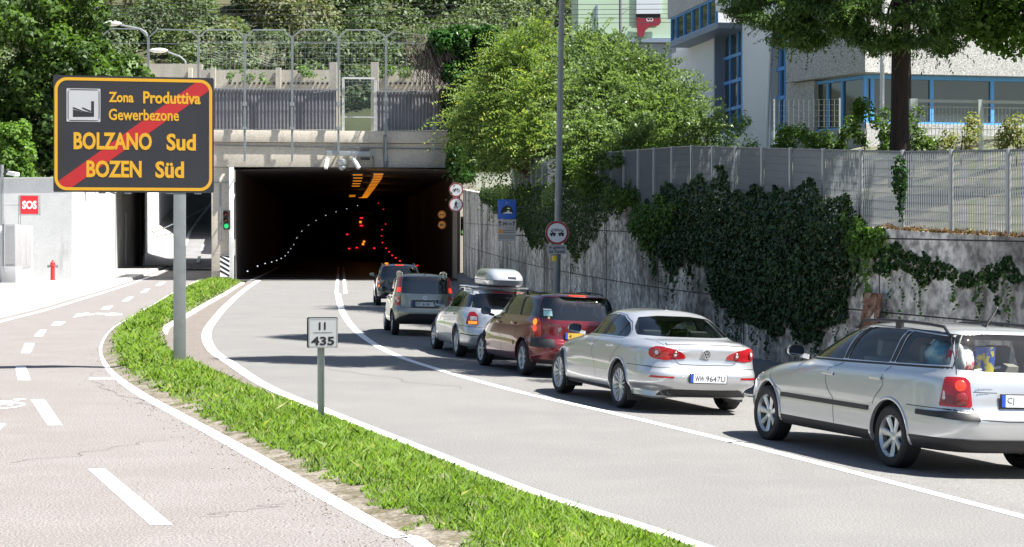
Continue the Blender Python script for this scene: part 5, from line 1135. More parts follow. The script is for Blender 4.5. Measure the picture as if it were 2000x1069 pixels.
class Car:
    N1, N2, N3 = 14, 40, 12
    def __init__(s, name, label, cat, rings, W, o_left_rear, head, roll, group, paintm, wb, xa, wr=.315, mats=None):
        s.W, s.wb, s.xa, s.wr, s.paint = W, wb, xa, wr, paintm
        h = Vector((*head, 0)).normalized(); r = Vector((h.y, -h.x, 0)); c = Vector((*o_left_rear, 0)) + r * (W / 2 - .04)
        s.root = thing(name, label, cat, (c.x, c.y, zroad(c.x, c.y) + .005), (roll, 0, math.atan2(h.y, h.x)), group)
        ORG[s.root.name] = Vector((0, 0, 0))
        s.rings = rings; s.G = s.surface(rings); s.M = len(s.G) - 1; s.N = len(s.G[0]) - 1
    def contour(s, rg):
        xr, zr, xf, zf, w, nr, nf = rg; xm = (xr + xf) / 2; a = (xf - xr) / 2
        def pt(th, n): c, q = math.cos(th), math.sin(th); return (xm + a * math.copysign(abs(c) ** (2 / n), c), w * abs(q) ** (2 / n))
        if w == 0: return [Vector((lerp(xr, xf, i / (s.N1 + s.N2 + s.N3)), 0, lerp(zr, zf, i / (s.N1 + s.N2 + s.N3)))) for i in range(s.N1 + s.N2 + s.N3 + 1)]
        K = 60
        A = [pt(math.pi - math.pi / 4 * k / K, nr) for k in range(K + 1)]
        B = [pt(math.pi * .75 - math.pi / 4 * k / K, nr) for k in range(K + 1)] + [pt(math.pi / 2 - math.pi / 4 * k / K, nf) for k in range(1, K + 1)]
        C = [pt(math.pi / 4 - math.pi / 4 * k / K, nf) for k in range(K + 1)]
        def rs(P, n):
            d = [0]
            for i in range(1, len(P)): d.append(d[-1] + math.hypot(P[i][0] - P[i - 1][0], P[i][1] - P[i - 1][1]))
            return [(float(np.interp(d[-1] * k / n, d, [p[0] for p in P])), float(np.interp(d[-1] * k / n, d, [p[1] for p in P]))) for k in range(n + 1)]
        q = rs(A, s.N1) + rs(B, s.N2)[1:] + rs(C, s.N3)[1:]
        return [Vector((x, max(0, y), lerp(zr, zf, (x - xr) / (xf - xr + 1e-9)))) for x, y in q]
    def surface(s, rings, per=4):
        Q = [s.contour(r) for r in rings]; n = len(Q); out = []
        for i in range(n - 1):
            for k in range(per):
                t = k / per; row = []
                for j in range(len(Q[0])):
                    p1, p2 = Q[i][j], Q[i + 1][j]; p0 = Q[i - 1][j] if i else p1 * 2 - p2; p3 = Q[i + 2][j] if i + 2 < n else p2 * 2 - p1
                    d1 = (p2 - p1).length + 1e-6; d0 = (p1 - p0).length + 1e-6; d2 = (p3 - p2).length + 1e-6
                    m1 = ((p1 - p0) / d0 - (p2 - p0) / (d0 + d1) + (p2 - p1) / d1) * d1 * .85; m2 = ((p2 - p1) / d1 - (p3 - p1) / (d1 + d2) + (p3 - p2) / d2) * d1 * .85
                    h = (2 * t ** 3 - 3 * t * t + 1) * p1 + (t ** 3 - 2 * t * t + t) * m1 + (-2 * t ** 3 + 3 * t * t) * p2 + (t ** 3 - t * t) * m2
                    h.y = max(0, h.y); row.append(h)
                out.append(row)
        out.append(Q[-1]); return out
    def closed(s, g, mats, mi=0):
        mb = MB(); rows = []
        for row in g:
            l = [p.copy() for p in row]; r_ = [Vector((p.x, -p.y, p.z)) for p in row[1:-1]][::-1]; rows.append(l + r_)
        n = len(rows[0])
        mb.add([p for r_ in rows for p in r_], [(i * n + j, i * n + (j + 1) % n, (i + 1) * n + (j + 1) % n, (i + 1) * n + j) for i in range(len(rows) - 1) for j in range(n)] + [tuple(range(n))[::-1]], mi)
        me = bpy.data.meshes.new('tmp'); me.from_pydata(mb.v, [], mb.f)
        for m in mats: me.materials.append(m)
        bm = bmesh.new(); bm.from_mesh(me); bmesh.ops.remove_doubles(bm, verts=bm.verts, dist=2e-4); bmesh.ops.dissolve_degenerate(bm, edges=bm.edges, dist=1e-4); bmesh.ops.recalc_face_normals(bm, faces=bm.faces)
        for f in bm.faces: f.material_index = mi
        bm.to_mesh(me); bm.free(); return me
    # --- surface lookup: v = signed contour index, z = height
    def col(s, v):
        a = min(abs(v), s.N - 1e-6); j = int(a); t = a - j
        return [row[j].lerp(row[j + 1], t) for row in s.G]
    def at(s, v, z, off=0.):
        c = s.col(v); k = 4
        while k < len(c) - 2 and not (c[k].z <= z <= c[k + 1].z): k += 1
        t = max(0, min(1, (z - c[k].z) / (c[k + 1].z - c[k].z + 1e-9))); p = c[k].lerp(c[k + 1], t)
        du = c[k + 1] - c[k]; e = .15; c2, c1 = s.col(min(abs(v) + e, s.N)), s.col(max(abs(v) - e, 0)); dv = c2[k].lerp(c2[k + 1], t) - c1[k].lerp(c1[k + 1], t)
        n = du.cross(dv)
        if abs(v) < .3: n.y = 0
        if n.length < 1e-9: n = Vector((0, 1, 0))
        n.normalize(); 
        ctr = Vector((sum(r[1] for r in [(0, q.x) for q in c]) / len(c), 0, .8))
        if n.dot(Vector((p.x - 2.2, p.y * 3, p.z - .75))) < 0: n = -n
        if v < 0: p = Vector((p.x, -p.y, p.z)); n = Vector((n.x, -n.y, n.z))
        return p + n * off, n
    def vs(s, x, z):  # side point -> v
        lo, hi = s.N1 - 4., s.N1 + s.N2 + 3.
        for _ in range(26):
            m = (lo + hi) / 2
            if s.at(m, z)[0].x < x: lo = m
            else: hi = m
        return lo
    def vr(s, y, z):  # rear point -> v
        lo, hi = 0., s.N1 + 6.
        for _ in range(26):
            m = (lo + hi) / 2
            if s.at(m, z)[0].y < abs(y): lo = m
            else: hi = m
        return math.copysign(lo, y)
    def V(s, p): return (s.vs(p[1], p[2]), p[2]) if p[0] == 's' else (s.vr(p[1], p[2]), p[2])
    def outline(s, pts, rnd=.03):
        q = [s.V(p) for p in pts]; SV = .055; q = [Vector((a * SV, b)) for a, b in q]; n = len(q); out = []
        for i in range(n):
            a, b, c = q[i - 1], q[i], q[(i + 1) % n]; r1 = min(rnd, (a - b).length * .4); r2 = min(rnd, (c - b).length * .4)
            p, e = b + (a - b).normalized() * r1, b + (c - b).normalized() * r2
            if rnd > 0: out += [p * (1 - t) ** 2 + b * 2 * t * (1 - t) + e * t * t for t in (0, .25, .5, .75, 1)]
            else: out.append(b)
        res = []
        for i in range(len(out)):
            a, b = out[i], out[(i + 1) % len(out)]; k = max(1, int((b - a).length / .05))
            res += [a.lerp(b, j / k) for j in range(k)]
        return res
    def patch(s, pts, rnd=.03, step=.055):
        ol = s.outline(pts, rnd); n = len(ol); xs = [p.x for p in ol]; ys = [p.y for p in ol]; pts2 = list(ol)
        def ins(p):
            c = False; j = n - 1
            for i in range(n):
                if (ol[i].y > p.y) != (ol[j].y > p.y) and p.x < (ol[j].x - ol[i].x) * (p.y - ol[i].y) / (ol[j].y - ol[i].y) + ol[i].x: c = not c
                j = i
            return c
        x = min(xs) + step * .6
        while x < max(xs):
            y = min(ys) + step * .55
            while y < max(ys):
                p = Vector((x, y))
                if ins(p) and min((p - q).length for q in ol) > step * .35: pts2.append(p)
                y += step
            x += step
        v, e, f, *_ = delaunay_2d_cdt(pts2, [], [list(range(n))], 1, 1e-5)
        return v, f
    def panel(s, name, pts, mat, off=.004, thick=.012, rnd=.03, both=False, parent=None, label=None, sides=(1,), raw=False, inner=None):
        v, f = s.patch(pts, rnd); SV = .055; res = []
        cnt = {}
        for q in f:
            for i in range(len(q)): k = tuple(sorted((q[i], q[(i + 1) % len(q)]))); cnt[k] = cnt.get(k, 0) + 1
        bd = [k for k, c in cnt.items() if c == 1]
        for sd_ in ((1, -1) if both else sides):
            mb = MB(); top = []; bot = []
            for p in v:
                P, n = s.at(p.x / SV * sd_, p.y); top.append(P + n * off); bot.append(P + n * (off - thick))
            if thick == 0: mb.add(top, [tuple(q) for q in f])
            k = len(v); thick and mb.add(top + bot, [tuple(q) for q in f] + [tuple(i + k for i in q)[::-1] for q in f] + [(a, b, b + k, a + k) for a, b in bd])
            if raw: res.append(mb); continue
            o = mb.build(name, mat, parent or s.root, local=True, smooth=True, angle=40)
            if label: o['label'] = label
            res.append(o)
        return res
    def strip(s, name, pts, wd, mat, off=.002, both=True, parent=None, sides=(1,)):
        q = [s.V(p) for p in pts]; out = []
        for sd_ in ((1, -1) if both else sides):
            mb = MB(); P = []
            for (a, za), (b, zb) in zip(q, q[1:]):
                k = max(2, int(math.hypot((b - a) * .055, zb - za) / .05))
                for i in range(k): P.append(s.at(lerp(a, b, i / k) * sd_, lerp(za, zb, i / k), off))
            P.append(s.at(q[-1][0] * sd_, q[-1][1], off)); rows = []
            for i, (p, n) in enumerate(P):
                t = (P[min(i + 1, len(P) - 1)][0] - P[max(i - 1, 0)][0]).normalized(); w_ = n.cross(t).normalized() * wd / 2; rows.append([p + w_, p + n * .001, p - w_])
            mb.grid(rows); out.append(mb)
        return [b.build(name, mat, parent or s.root, local=True) for b in out][0]
    def body(s, wins, cabin_rings, arch=.36, intm=None):
        mats = [s.paint, m_black, intm or m_int]
        me = s.closed(s.G, mats, 0)
        mb = MB()
        for x in (s.xa, s.xa + s.wb):
            for sd_ in (1, -1):
                y0 = sd_ * (s.W / 2 - .30); mb.lathe([(0, 0), (arch, 0), (arch, .6), (0, .6)], (x, y0, s.wr + .02), (0, sd_, 0), 40)
        cut = bpy.data.meshes.new('c'); cut.from_pydata(mb.v, [], mb.f); bm = bmesh.new(); bm.from_mesh(cut); bmesh.ops.remove_doubles(bm, verts=bm.verts, dist=1e-5); bmesh.ops.recalc_face_normals(bm, faces=bm.faces)
        for m in mats: cut.materials.append(m)
        for f in bm.faces: f.material_index = 1
        bm.to_mesh(cut); bm.free(); me = boolean(me, cut)
        if cabin_rings:
            me = boolean(me, s.closed(s.surface(cabin_rings, 2), mats, 2))
            mb = MB()
            for pts, sides in wins:
                for m in s.panel('w', pts, None, .06, .19, .03, raw=True, sides=sides): mb.add(m.v, m.f)
            cut = bpy.data.meshes.new('c'); cut.from_pydata(mb.v, [], mb.f); bm = bmesh.new(); bm.from_mesh(cut); bmesh.ops.remove_doubles(bm, verts=bm.verts, dist=1e-5); bmesh.ops.recalc_face_normals(bm, faces=bm.faces)
            for m in mats: cut.materials.append(m)
            for f in bm.faces: f.material_index = 1
            bm.to_mesh(cut); bm.free(); me = boolean(me, cut, selfx=True)
        me.name = 'body'; me.polygons.foreach_set('use_smooth', [True] * len(me.polygons)); me.set_sharp_from_angle(angle=R(32))
        o = bpy.data.objects.new('body', me); COL.objects.link(o); o.parent = s.root; return o
    def glass(s, pts, mat, sides=(1,), name='window'): return s.panel(name, pts, mat, -.006, 0, .03, sides=sides)
    def arches(s, arch=.36, lip=.028, mat=None, thick=.014):
        for x in (s.xa, s.xa + s.wb):
            for sd_ in (1, -1):
                mb = MB(); rows = []; cz = s.wr + .02
                for a in np.arange(-14, 195, 6.):
                    row = []
                    for rr, of in ((arch - .004, -.03), (arch - .004, thick * .7), (arch + lip * .5, thick), (arch + lip, .0)):
                        x_, z_ = x + rr * math.cos(R(a)), cz + rr * math.sin(R(a)); z_ = max(.24, z_); p, n = s.at(s.vs(x_, z_), z_, of); row.append((p.x, p.y * sd_, p.z))
                    rows.append(row)
                mb.grid(rows); mb.build('wheel_arch', mat or s.paint, s.root, local=True, smooth=True, angle=50)
    def wheels(s, style, width=.205, rimr=.21, rimm=None):
        base = None
        for x in (s.xa, s.xa + s.wb):
            for sd_ in (1, -1):
                if base is None or True:
                    r = s.wr; w_ = width / 2; yc = sd_ * (s.W / 2 - .022 - w_); o_ = (x, yc, r); mb = MB()
                    mb.lathe([(rimr, -w_ * .8), (rimr + .03, -w_), (r - .03, -w_), (r - .006, -w_ * .8), (r, -w_ * .4), (r, w_ * .4), (r - .006, w_ * .8), (r - .03, w_ * 1.0), (rimr + .03, w_ * 1.0), (rimr + .004, w_ * .86)], o_, (0, sd_, 0), 40, closed=True)
                    wl = mb.build('wheel', m_dark, s.root, local=True, smooth=True)
                    mb = MB(); mb.lathe([(0, .0), (rimr - .02, -.005)], (x, yc + sd_ * w_ * .2, r), (0, sd_, 0), 32); mb.lathe([(.0, .03), (.09, .03), (.13, .0)], (x, yc + sd_ * w_ * .2, r), (0, sd_, 0), 24); mb.build('brake_disc', M('brake_dark', (.035, .035, .037), .6, metal=.4) if 'brake_dark' not in bpy.data.materials else bpy.data.materials['brake_dark'], wl, local=True)
                    mb = MB(); mb.lathe([(rimr - .022, -w_ * .3), (rimr - .018, w_ * .62), (rimr + .003, w_ * .92), (rimr + .006, w_ * .8)], o_, (0, sd_, 0), 40)
                    n, w0, w1, dish = style; oy = w_ * .74
                    for k in range(n):
                        a = 2 * math.pi * k / n + .2; ca, sa = math.cos(a), math.sin(a); u_ = Vector((ca, 0, sa)); t_ = Vector((-sa, 0, ca)); ax = Vector((0, sd_, 0)); c0 = Vector(o_)
                        def q(rr, hw, dp): return [c0 + u_ * rr - t_ * hw + ax * (dp - .012), c0 + u_ * rr - t_ * hw * .55 + ax * dp, c0 + u_ * rr + t_ * hw * .55 + ax * dp, c0 + u_ * rr + t_ * hw + ax * (dp - .012)]
                        mb.grid([q(.03, w0, oy - dish), q(.09, w0 * .8, oy - dish * .7), q(rimr * .72, (w0 * .4 + w1 * .6), oy - dish * .2), q(rimr - .008, w1, oy + .006)])
                    mb.lathe([(0, .006), (.035, .006), (.058, -.002), (.062, -.03)], (x, yc + sd_ * (oy - dish), r), (0, sd_, 0), 20)
                    mb.build('rim', rimm or m_alloy, wl, local=True, smooth=True, angle=30)
    def seats(s, xs, mat=None, zb=.42, top=1.06):
        for x, ys in xs:
            for y, wd in ys:
                mb = MB(); t_ = Vector((-.22, 0, 1)).normalized(); f = Vector((1, 0, .22)).normalized(); mb.frame(Vector((x, y, zb + .32)) , t_, (0, 1, 0), f, (.62, wd, .13)); mb.frame(Vector((x + .22, y, zb + .02)), (1, 0, 0), (0, 1, 0), UZ, (.5, wd, .16))
                for hy in ((0,) if wd < .7 else (-.38, .38)):
                    mb.frame(Vector((x - .09, y + hy, top - .05)), t_, (0, 1, 0), f, (.17, .26, .09)); mb.frame(Vector((x - .06, y + hy, top - .15)), t_, (0, 1, 0), f, (.14, .07, .02))
                mb.build('seat', mat or m_int, s.root, local=True, bevel=.035)
    def dash(s, x, z=.86, wheel=True):
        mb = MB(); mb.cbox((x, -.62, .5), (x + .5, .62, z)); mb.build('dashboard', m_int, s.root, local=True, bevel=.05)
        mb = MB(); c = Vector((x - .12, .36, z)); mb.tube([c + Vector((.06 * math.sin(a) * 1.0, .185 * math.cos(a), .17 * math.sin(a))) for a in np.linspace(0, 2 * math.pi, 25)], .014, 6); mb.tube([c, c + Vector((.2, 0, -.08))], .03, 6); mb.build('steering_wheel', m_black, s.root, local=True, smooth=True)
    def mirrors(s, x, z, y, mat=None, sz=(.10, .20, .13)):
        for sd_ in (1, -1):
            mb = MB(); c = Vector((x, sd_ * (y + sz[1] * .55), z)); n, k = 14, 8; rows = []
            for i in range(k + 1):
                a = -math.pi / 2 + math.pi / 2 * i / k; rad = math.cos(a) if i < k else 1; rows.append([(c.x - sz[0] * math.sin(a) * 1.2 * 1 - .02, c.y + sz[1] / 2 * rad * math.copysign(abs(math.cos(t)) ** .6, math.cos(t)), c.z + sz[2] / 2 * rad * math.copysign(abs(math.sin(t)) ** .7, math.sin(t))) for t in np.linspace(0, 2 * math.pi, n, endpoint=False)])
            rows = [r_ + [r_[0]] for r_ in rows]; mb.grid(rows); mb.bar(c + Vector((.02, -sd_ * sz[1] * .4, -.05)), (x + .03, sd_ * (y - .06), z - .07), .05, .05); o = mb.build('mirror', mat or s.paint, s.root, local=True, smooth=True)
            mb = MB(); mb.add([(c.x - .022, c.y + sz[1] * .45 * math.copysign(abs(math.cos(t)) ** .6, math.cos(t)), c.z + sz[2] * .45 * math.copysign(abs(math.sin(t)) ** .7, math.sin(t))) for t in np.linspace(0, 2 * math.pi, n, endpoint=False)], [tuple(range(n))]); mb.build('mirror_glass', m_mirror, o, local=True)
    def handles(s, pts, mat=None):
        for x, z in pts:
            for sd_ in (1, -1):
                p, n = s.at(s.vs(x, z), z, .018); mb = MB(); p.y *= sd_; n.y *= sd_; mb.frame(p, (1, 0, 0), n, UZ, (.21, .022, .036)); o = mb.build('handle', mat or s.paint, s.root, local=True, bevel=.009)
    def rails(s, x0, x1, y, z0, mat, h=.05, zr=None, r=.016):
        for sd_ in (1, -1):
            mb = MB(); zz = lambda t: (z0 if zr is None else lerp(z0, zr, t)); pts = [(lerp(x0, x1, t), sd_ * y * (1 - .04 * (t - .5) ** 2), zz(t) + (h if .04 < t < .96 else -.012) - .035 * (2 * t - 1) ** 2) for t in (0, .03, .08, .2, .35, .5, .65, .8, .92, .97, 1)]
            mb.tube(pts, r, 8); t = .52; mb.cbox((lerp(x0, x1, t) - .05, sd_ * y - .02, zz(.5) - .05), (lerp(x0, x1, t) + .05, sd_ * y + .02, zz(.5) + h)); mb.build('roof_rail', mat, s.root, local=True, smooth=True)
    def rearpt(s, y, z, off=.0): return s.at(s.vr(y, z), z, off)
    def plate(s, y0, y1, z0, z1, txt, tw=None, base=None, off=.02, eu=.085):
        ym, zm = (y0 + y1) / 2, (z0 + z1) / 2; p, n = s.rearpt(ym, zm, off); n = Vector((n.x, 0, n.z * .4)).normalized(); u_ = Vector((0, -1, 0)); v_ = u_.cross(n) * -1; v_ = v_ if v_.z > 0 else -v_
        wd, ht = abs(y0 - y1), abs(z1 - z0); mb = MB(); mb.frame(p, u_, v_, n, (wd + .025, ht + .025, .014)); o = mb.build('number_plate', m_black, s.root, local=True, bevel=.004)
        mb = MB(); mb.frame(p + n * .008, u_, v_, n, (wd, ht, .006)); mb.build('plate_face', base or m_plate, o, local=True)
        mb = MB(); mb.frame(p + n * .0095 - u_ * (wd / 2 - wd * eu / 2), u_, v_, n, (wd * eu, ht, .006)); mb.build('blue_strip', m_plateb, o, local=True)
        mb = MB(); 
        for t, a, b in txt: text(mb, t, p + n * .0135, u_, v_, -wd / 2 + wd * a, -wd / 2 + wd * b, -ht * .33, ht * .33, bold=.0)
        mb.build('lettering', m_ink, o, local=True)
    def emblem_frame(s, y, z, off=.004):
        p, n = s.rearpt(y, z, off); n = Vector((n.x, 0, n.z)).normalized(); u_ = Vector((0, -1, 0)); v_ = n.cross(u_); v_ = v_ if v_.z > 0 else -v_
        return p, n, u_, v_
m_mirror = M('mirror_glass', (.30, .33, .36), .03, metal=1.)
m_silver = paint('silver_paint', (.57, .58, .59), .52, .36); m_silver2 = paint('silver_blue_paint', (.55, .562, .58), .52, .36); m_silver3 = paint('bright_silver_paint', (.57, .58, .59), .52, .36)
m_redcar = paint('dark_red_paint', (.16, .012, .02), .35, .25); m_panda = paint('grey_green_paint', (.32, .315, .26), .5, .35); m_navy = paint('dark_blue_paint', (.012, .016, .028), .2, .25)
GRP = 'cars queuing into the tunnel'
def brake(c, y0, y1, z0, z1, mat=None): return c.panel('brake_light', [('r', y0, z0), ('r', y1, z0), ('r', y1, z1), ('r', y0, z1)], mat or m_brake, .010, .018, .006)[0]
# ---- silver estate (nearest)
P_ = [(.35, .26, 4.30, .26, .62, 4, 4), (.14, .25, 4.55, .24, .82, 5, 4), (.05, .31, 4.64, .30, .86, 6, 4), (.0, .45, 4.69, .46, .872, 7, 4.2), (.0, .605, 4.67, .60, .873, 7, 4), (.055, .645, 4.62, .68, .872, 7, 4), (.09, .80, 4.45, .78, .866, 7, 3.6), (.13, .965, 4.05, .885, .848, 7, 3.4), (.17, 1.025, 3.45, .975, .81, 7, 3.2), (.24, 1.17, 3.02, 1.16, .755, 8, 3.2), (.33, 1.335, 2.62, 1.32, .685, 8, 3.2), (.39, 1.405, 2.38, 1.40, .615, 7, 3), (.55, 1.445, 2.1, 1.44, .47, 6, 3), (.8, 1.465, 1.85, 1.465, .25, 4, 3), (1.0, 1.47, 1.6, 1.475, 0, 4, 3)]
def cabin(rings, k0, zb=.50, inset=.055, top=.05):
    out = []; r0 = rings[k0]; out.append((r0[0] + inset + .02, zb, r0[2] - inset, zb, r0[4] - inset - .03, r0[5], r0[6]))
    for r in rings[k0:]:
        w_ = max(0, r[4] - inset * 1.0); 
        if w_ < .2: continue
        out.append((r[0] + inset + .01, r[1] - (top if r is not r0 else .0), r[2] - inset - .01, r[3] - (top if r is not r0 else 0), w_, r[5], r[6]))
    l = out[-1]; out.append((l[0] + .3, l[1] + .015, l[2] - .3, l[3] + .015, 0, 4, 3)); return out
c = Car('silver_estate', 'silver estate car with black roof rails and loaded boot, nearest in the queue', 'car', P_, 1.746, (4.428 - .03 * -.3375, 19.19 - .03 * .941), (-.3375, .9413), .042, GRP, m_silver, 2.70, 1.10, .317)
fw = [('s', 2.98, 1.02), ('s', 2.70, 1.22), ('s', 2.38, 1.355), ('s', 1.98, 1.395), ('s', 2.17, 1.035)]
rw_ = [('s', 1.87, 1.395), ('s', 1.16, 1.39), ('s', 1.24, 1.055), ('s', 2.08, 1.04)]
cw_ = [('s', 1.06, 1.385), ('s', .40, 1.36), ('s', .30, 1.085), ('s', 1.14, 1.06)]
bw = [('r', .56, 1.375), ('r', .66, 1.05), ('r', .3, 1.03), ('r', -.3, 1.03), ('r', -.66, 1.05), ('r', -.56, 1.375), ('r', -.25, 1.395), ('r', .25, 1.395)]
c.body([(fw, (1, -1)), (rw_, (1, -1)), (cw_, (1, -1)), (bw, (1,))], cabin(P_, 8), intm=m_intl)
for w_ in (fw, rw_, cw_): c.glass(w_, m_glassc, (1, -1))
c.glass(bw, m_glassc, name='rear_window')
for pl in ([('s', 1.965, 1.385), ('s', 1.885, 1.385), ('s', 2.09, 1.045), ('s', 2.16, 1.045)], [('s', 1.145, 1.38), ('s', 1.075, 1.38), ('s', 1.15, 1.065), ('s', 1.225, 1.065)]): c.panel('pillar_trim', pl, m_black, .003, .01, .0, both=True)
c.strip('window_seal', [('s', 3.0, 1.0), ('s', 2.2, 1.015), ('s', .27, 1.062)], .022, m_black); c.strip('window_seal', [('s', 2.96, 1.03), ('s', 2.70, 1.235), ('s', 2.38, 1.37), ('s', 1.95, 1.412), ('s', 1.15, 1.408), ('s', .39, 1.378), ('s', .27, 1.075)], .016, m_black)
for pts in ([('s', 3.38, .96), ('s', 3.43, .60), ('s', 3.40, .34)], [('s', 2.13, 1.0), ('s', 2.24, .62), ('s', 2.20, .34)], [('s', 1.18, 1.02), ('s', 1.24, .82), ('s', 1.42, .62)], [('s', .16, 1.02), ('s', .13, .97)]): c.strip('panel_gap', pts, .007, m_seam, .0015)
c.panel('rub_strip', [('s', 3.41, .54), ('s', 1.50, .545), ('s', 1.50, .595), ('s', 3.41, .59)], m_black, .012, .02, .01, both=True)
c.panel('sill_cladding', [('s', 3.42, .25), ('s', 1.49, .25), ('s', 1.49, .345), ('s', 3.42, .345)], m_black, .006, .02, .01, both=True)
c.panel('bumper_strip', [('s', .62, .585), ('s', .12, .575), ('r', .80, .575), ('r', .52, .56), ('r', .52, .625), ('r', .80, .64), ('s', .12, .64), ('s', .62, .635)], m_black, .012, .02, .012, both=True)
c.panel('bumper_skirt', [('s', .72, .262), ('r', .72, .262), ('r', 0, .262), ('r', 0, .385), ('r', .72, .385), ('s', .73, .375)], m_black, .014, .02, .0, both=True)
c.strip('panel_gap', [('s', .78, .665), ('s', .15, .665), ('r', .78, .66), ('r', .55, .655)], .008, m_seam)
lp_ = [('s', .30, .69), ('s', .28, .972), ('r', .60, .975), ('r', .565, .93), ('r', .56, .69)]
for o in c.panel('tail_light', lp_, m_lampr, .012, .02, .025, both=True):
    pass
for q, mt, nm in (([('r', .78, .71), ('r', .60, .71), ('r', .60, .80), ('r', .78, .80)], m_lampd, 'reflector'), ([('s', .27, .755), ('r', .76, .755), ('r', .76, .84), ('s', .27, .84)], m_lampc, 'clear_lens')): c.panel(nm, q, mt, .015, .006, .02, both=True)
for sd_ in (1, -1):
    p, n = c.rearpt(.655 * sd_, .895, .012); mb = MB(); mb.lathe([(0, .012), (.04, .008), (.055, 0)], p, n, 18); mb.build('stop_lamp', M('lit_red', (.6, .02, .02), .2, emit=(1, .08, .03), estr=.3) if 'lit_red' not in bpy.data.materials else bpy.data.materials['lit_red'], c.root, local=True, smooth=True)
    p, n = c.rearpt(.655 * sd_, .765, .013); mb = MB(); mb.lathe([(0, .008), (.055, .006), (.065, 0)], p, n, 18); mb.build('reverse_lamp', m_lampd, c.root, local=True, smooth=True)
c.plate(.25, -.27, .70, .815, [('CJ', .12, .27)])
c.strip('tailgate_gap', [('r', .56, .69), ('r', .50, .58), ('r', .2, .565), ('r', 0, .565)], .008, m_seam); c.strip('tailgate_gap', [('r', .665, 1.0), ('r', .645, 1.15), ('r', .58, 1.38)], .009, m_seam)
c.strip('tailgate_crease', [('r', .54, .84), ('r', .28, .835)], .006, m_seam)
mb = MB(); p, n, u_, v_ = c.emblem_frame(.42, .872)
for k in range(7): mb.frame(p + u_ * (k * .028 - .085), u_, v_, n, (.019, .011 + .004 * (k % 2), .003)); 
for k in range(5): mb.frame(p + u_ * (k * .028 - .075) - v_ * .045, u_, v_, n, (.018, .010, .003))
mb.build('badge', m_alloy, c.root, local=True)
c.arches(.352); c.wheels((7, .036, .040, .018)); c.mirrors(3.02, 1.075, .80); c.handles(((2.36, .865), (1.38, .885)))
c.rails(.42, 2.28, .60, 1.420, m_black, .055); c.seats(((2.05, ((.36, .52), (-.36, .52))), (1.18, ((0, 1.25),))), m_intl, .44, 1.22); c.dash(2.75, .92)
mb = MB(); mb.tube([(.75, 0, 1.455), (.55, 0, 1.66)], .008, 6); mb.ball((.76, 0, 1.46), (.05, .03, .025)); mb.build('aerial', m_black, c.root, local=True, smooth=True)
fl = c.panel('headlight', [('s', 4.25, .66), ('s', 4.55, .62), ('s', 4.5, .74), ('s', 4.2, .76)], m_lampc, .006, .012, .02, both=True)
estate = c; c.root.scale = (1.055,) * 3; c.root.location -= Vector((-.3375, .9413, 0)) * .06
# luggage seen through its windows
def inside(car, p): return car.root.matrix_basis @ Vector(p)
def bag(name, label, cat, car, p, r, mat, seed, extra=None):
    q = Matrix.LocRotScale(car.root.location, car.root.rotation_euler, car.root.scale) @ Vector(p); o_ = thing(name, label, cat, q); mb = MB(); mb.ball((0, 0, 0), r, 18, 12)
    mb.v = [tuple(Vector(v) * (1 + .22 * noise.noise(Vector(v) * 9 + Vector((seed, 0, 0))))) for v in mb.v]; ORG[o_.name] = Vector((0, 0, 0)); ob = mb.build('bag_body', mat, o_, local=True, smooth=True, angle=80); ob.rotation_euler = (0, 0, car.root.rotation_euler.z); return o_
bag('plastic_bag', 'blue patterned bag behind the cargo side window of the silver estate', 'bag', c, (.80, .48, 1.13), (.20, .13, .19), M('blue_bag', (.10, .34, .48), .4, col2=(.50, .60, .62), vscale=7, sharp=(.45, .6)), 1)
t_ = bag('paper_bag', 'white bag with red print leaning on the cargo side window', 'bag', c, (.47, .50, 1.13), (.13, .06, .19), M('white_bag', (.78, .77, .75), .6, var=.1, vscale=6), 2)
mb = MB(); 
for k in range(5): mb.cbox((-.07 + .01 * k, .062, .06 - k * .04), (.08 - .02 * (k % 2), .067, .075 - k * .04 + (.02 if k == 0 else -.004)))
o = mb.build('red_print', M('print_red', (.45, .04, .08), .6), t_, local=True); o.rotation_euler = (0, 0, c.root.rotation_euler.z)
bag('carrier_bag', 'white carrier bag with red print behind the rear window of the silver estate', 'bag', c, (.50, .45, 1.12), (.12, .15, .17), M('red_white_bag', (.70, .70, .68), .5, col2=(.55, .03, .04), vscale=5, sharp=(.52, .56)), 3)
q = Matrix.LocRotScale(c.root.location, c.root.rotation_euler, c.root.scale) @ Vector((.55, .16, 1.0)); bk = thing('bucket', 'clear bucket of yellow and blue things behind the rear window', 'bucket', q); mb = MB(); mb.lathe([(0, 0), (.12, 0), (.15, .26), (.155, .28), (.14, .28)], q, (0, 0, 1), 20); mb.build('bucket_body', M('bucket_print', (.05, .10, .38), .35, col2=(.62, .50, .05), vscale=11, sharp=(.48, .54)), bk, smooth=True)
for k, (a, b, mt) in enumerate((((.42, .55, 1.04), (.7, .15, 1.06), m_yel), ((.40, .35, 1.03), (.62, -.1, 1.06), m_whitep))):
    M4 = Matrix.LocRotScale(c.root.location, c.root.rotation_euler, c.root.scale); mb = MB(); mb.tube([M4 @ Vector(a), M4 @ Vector(b)], .014, 8)
    tag(mb.build('stick', mt), ('yellow stick lying behind the rear window of the silver estate', 'white tube lying behind the rear window of the silver estate')[k], 'stick')
mb = MB(); mb.cbox((.30, -.64, .52), (1.0, .64, .985)); mb.build('load_floor', m_int, c.root, local=True, bevel=.03)
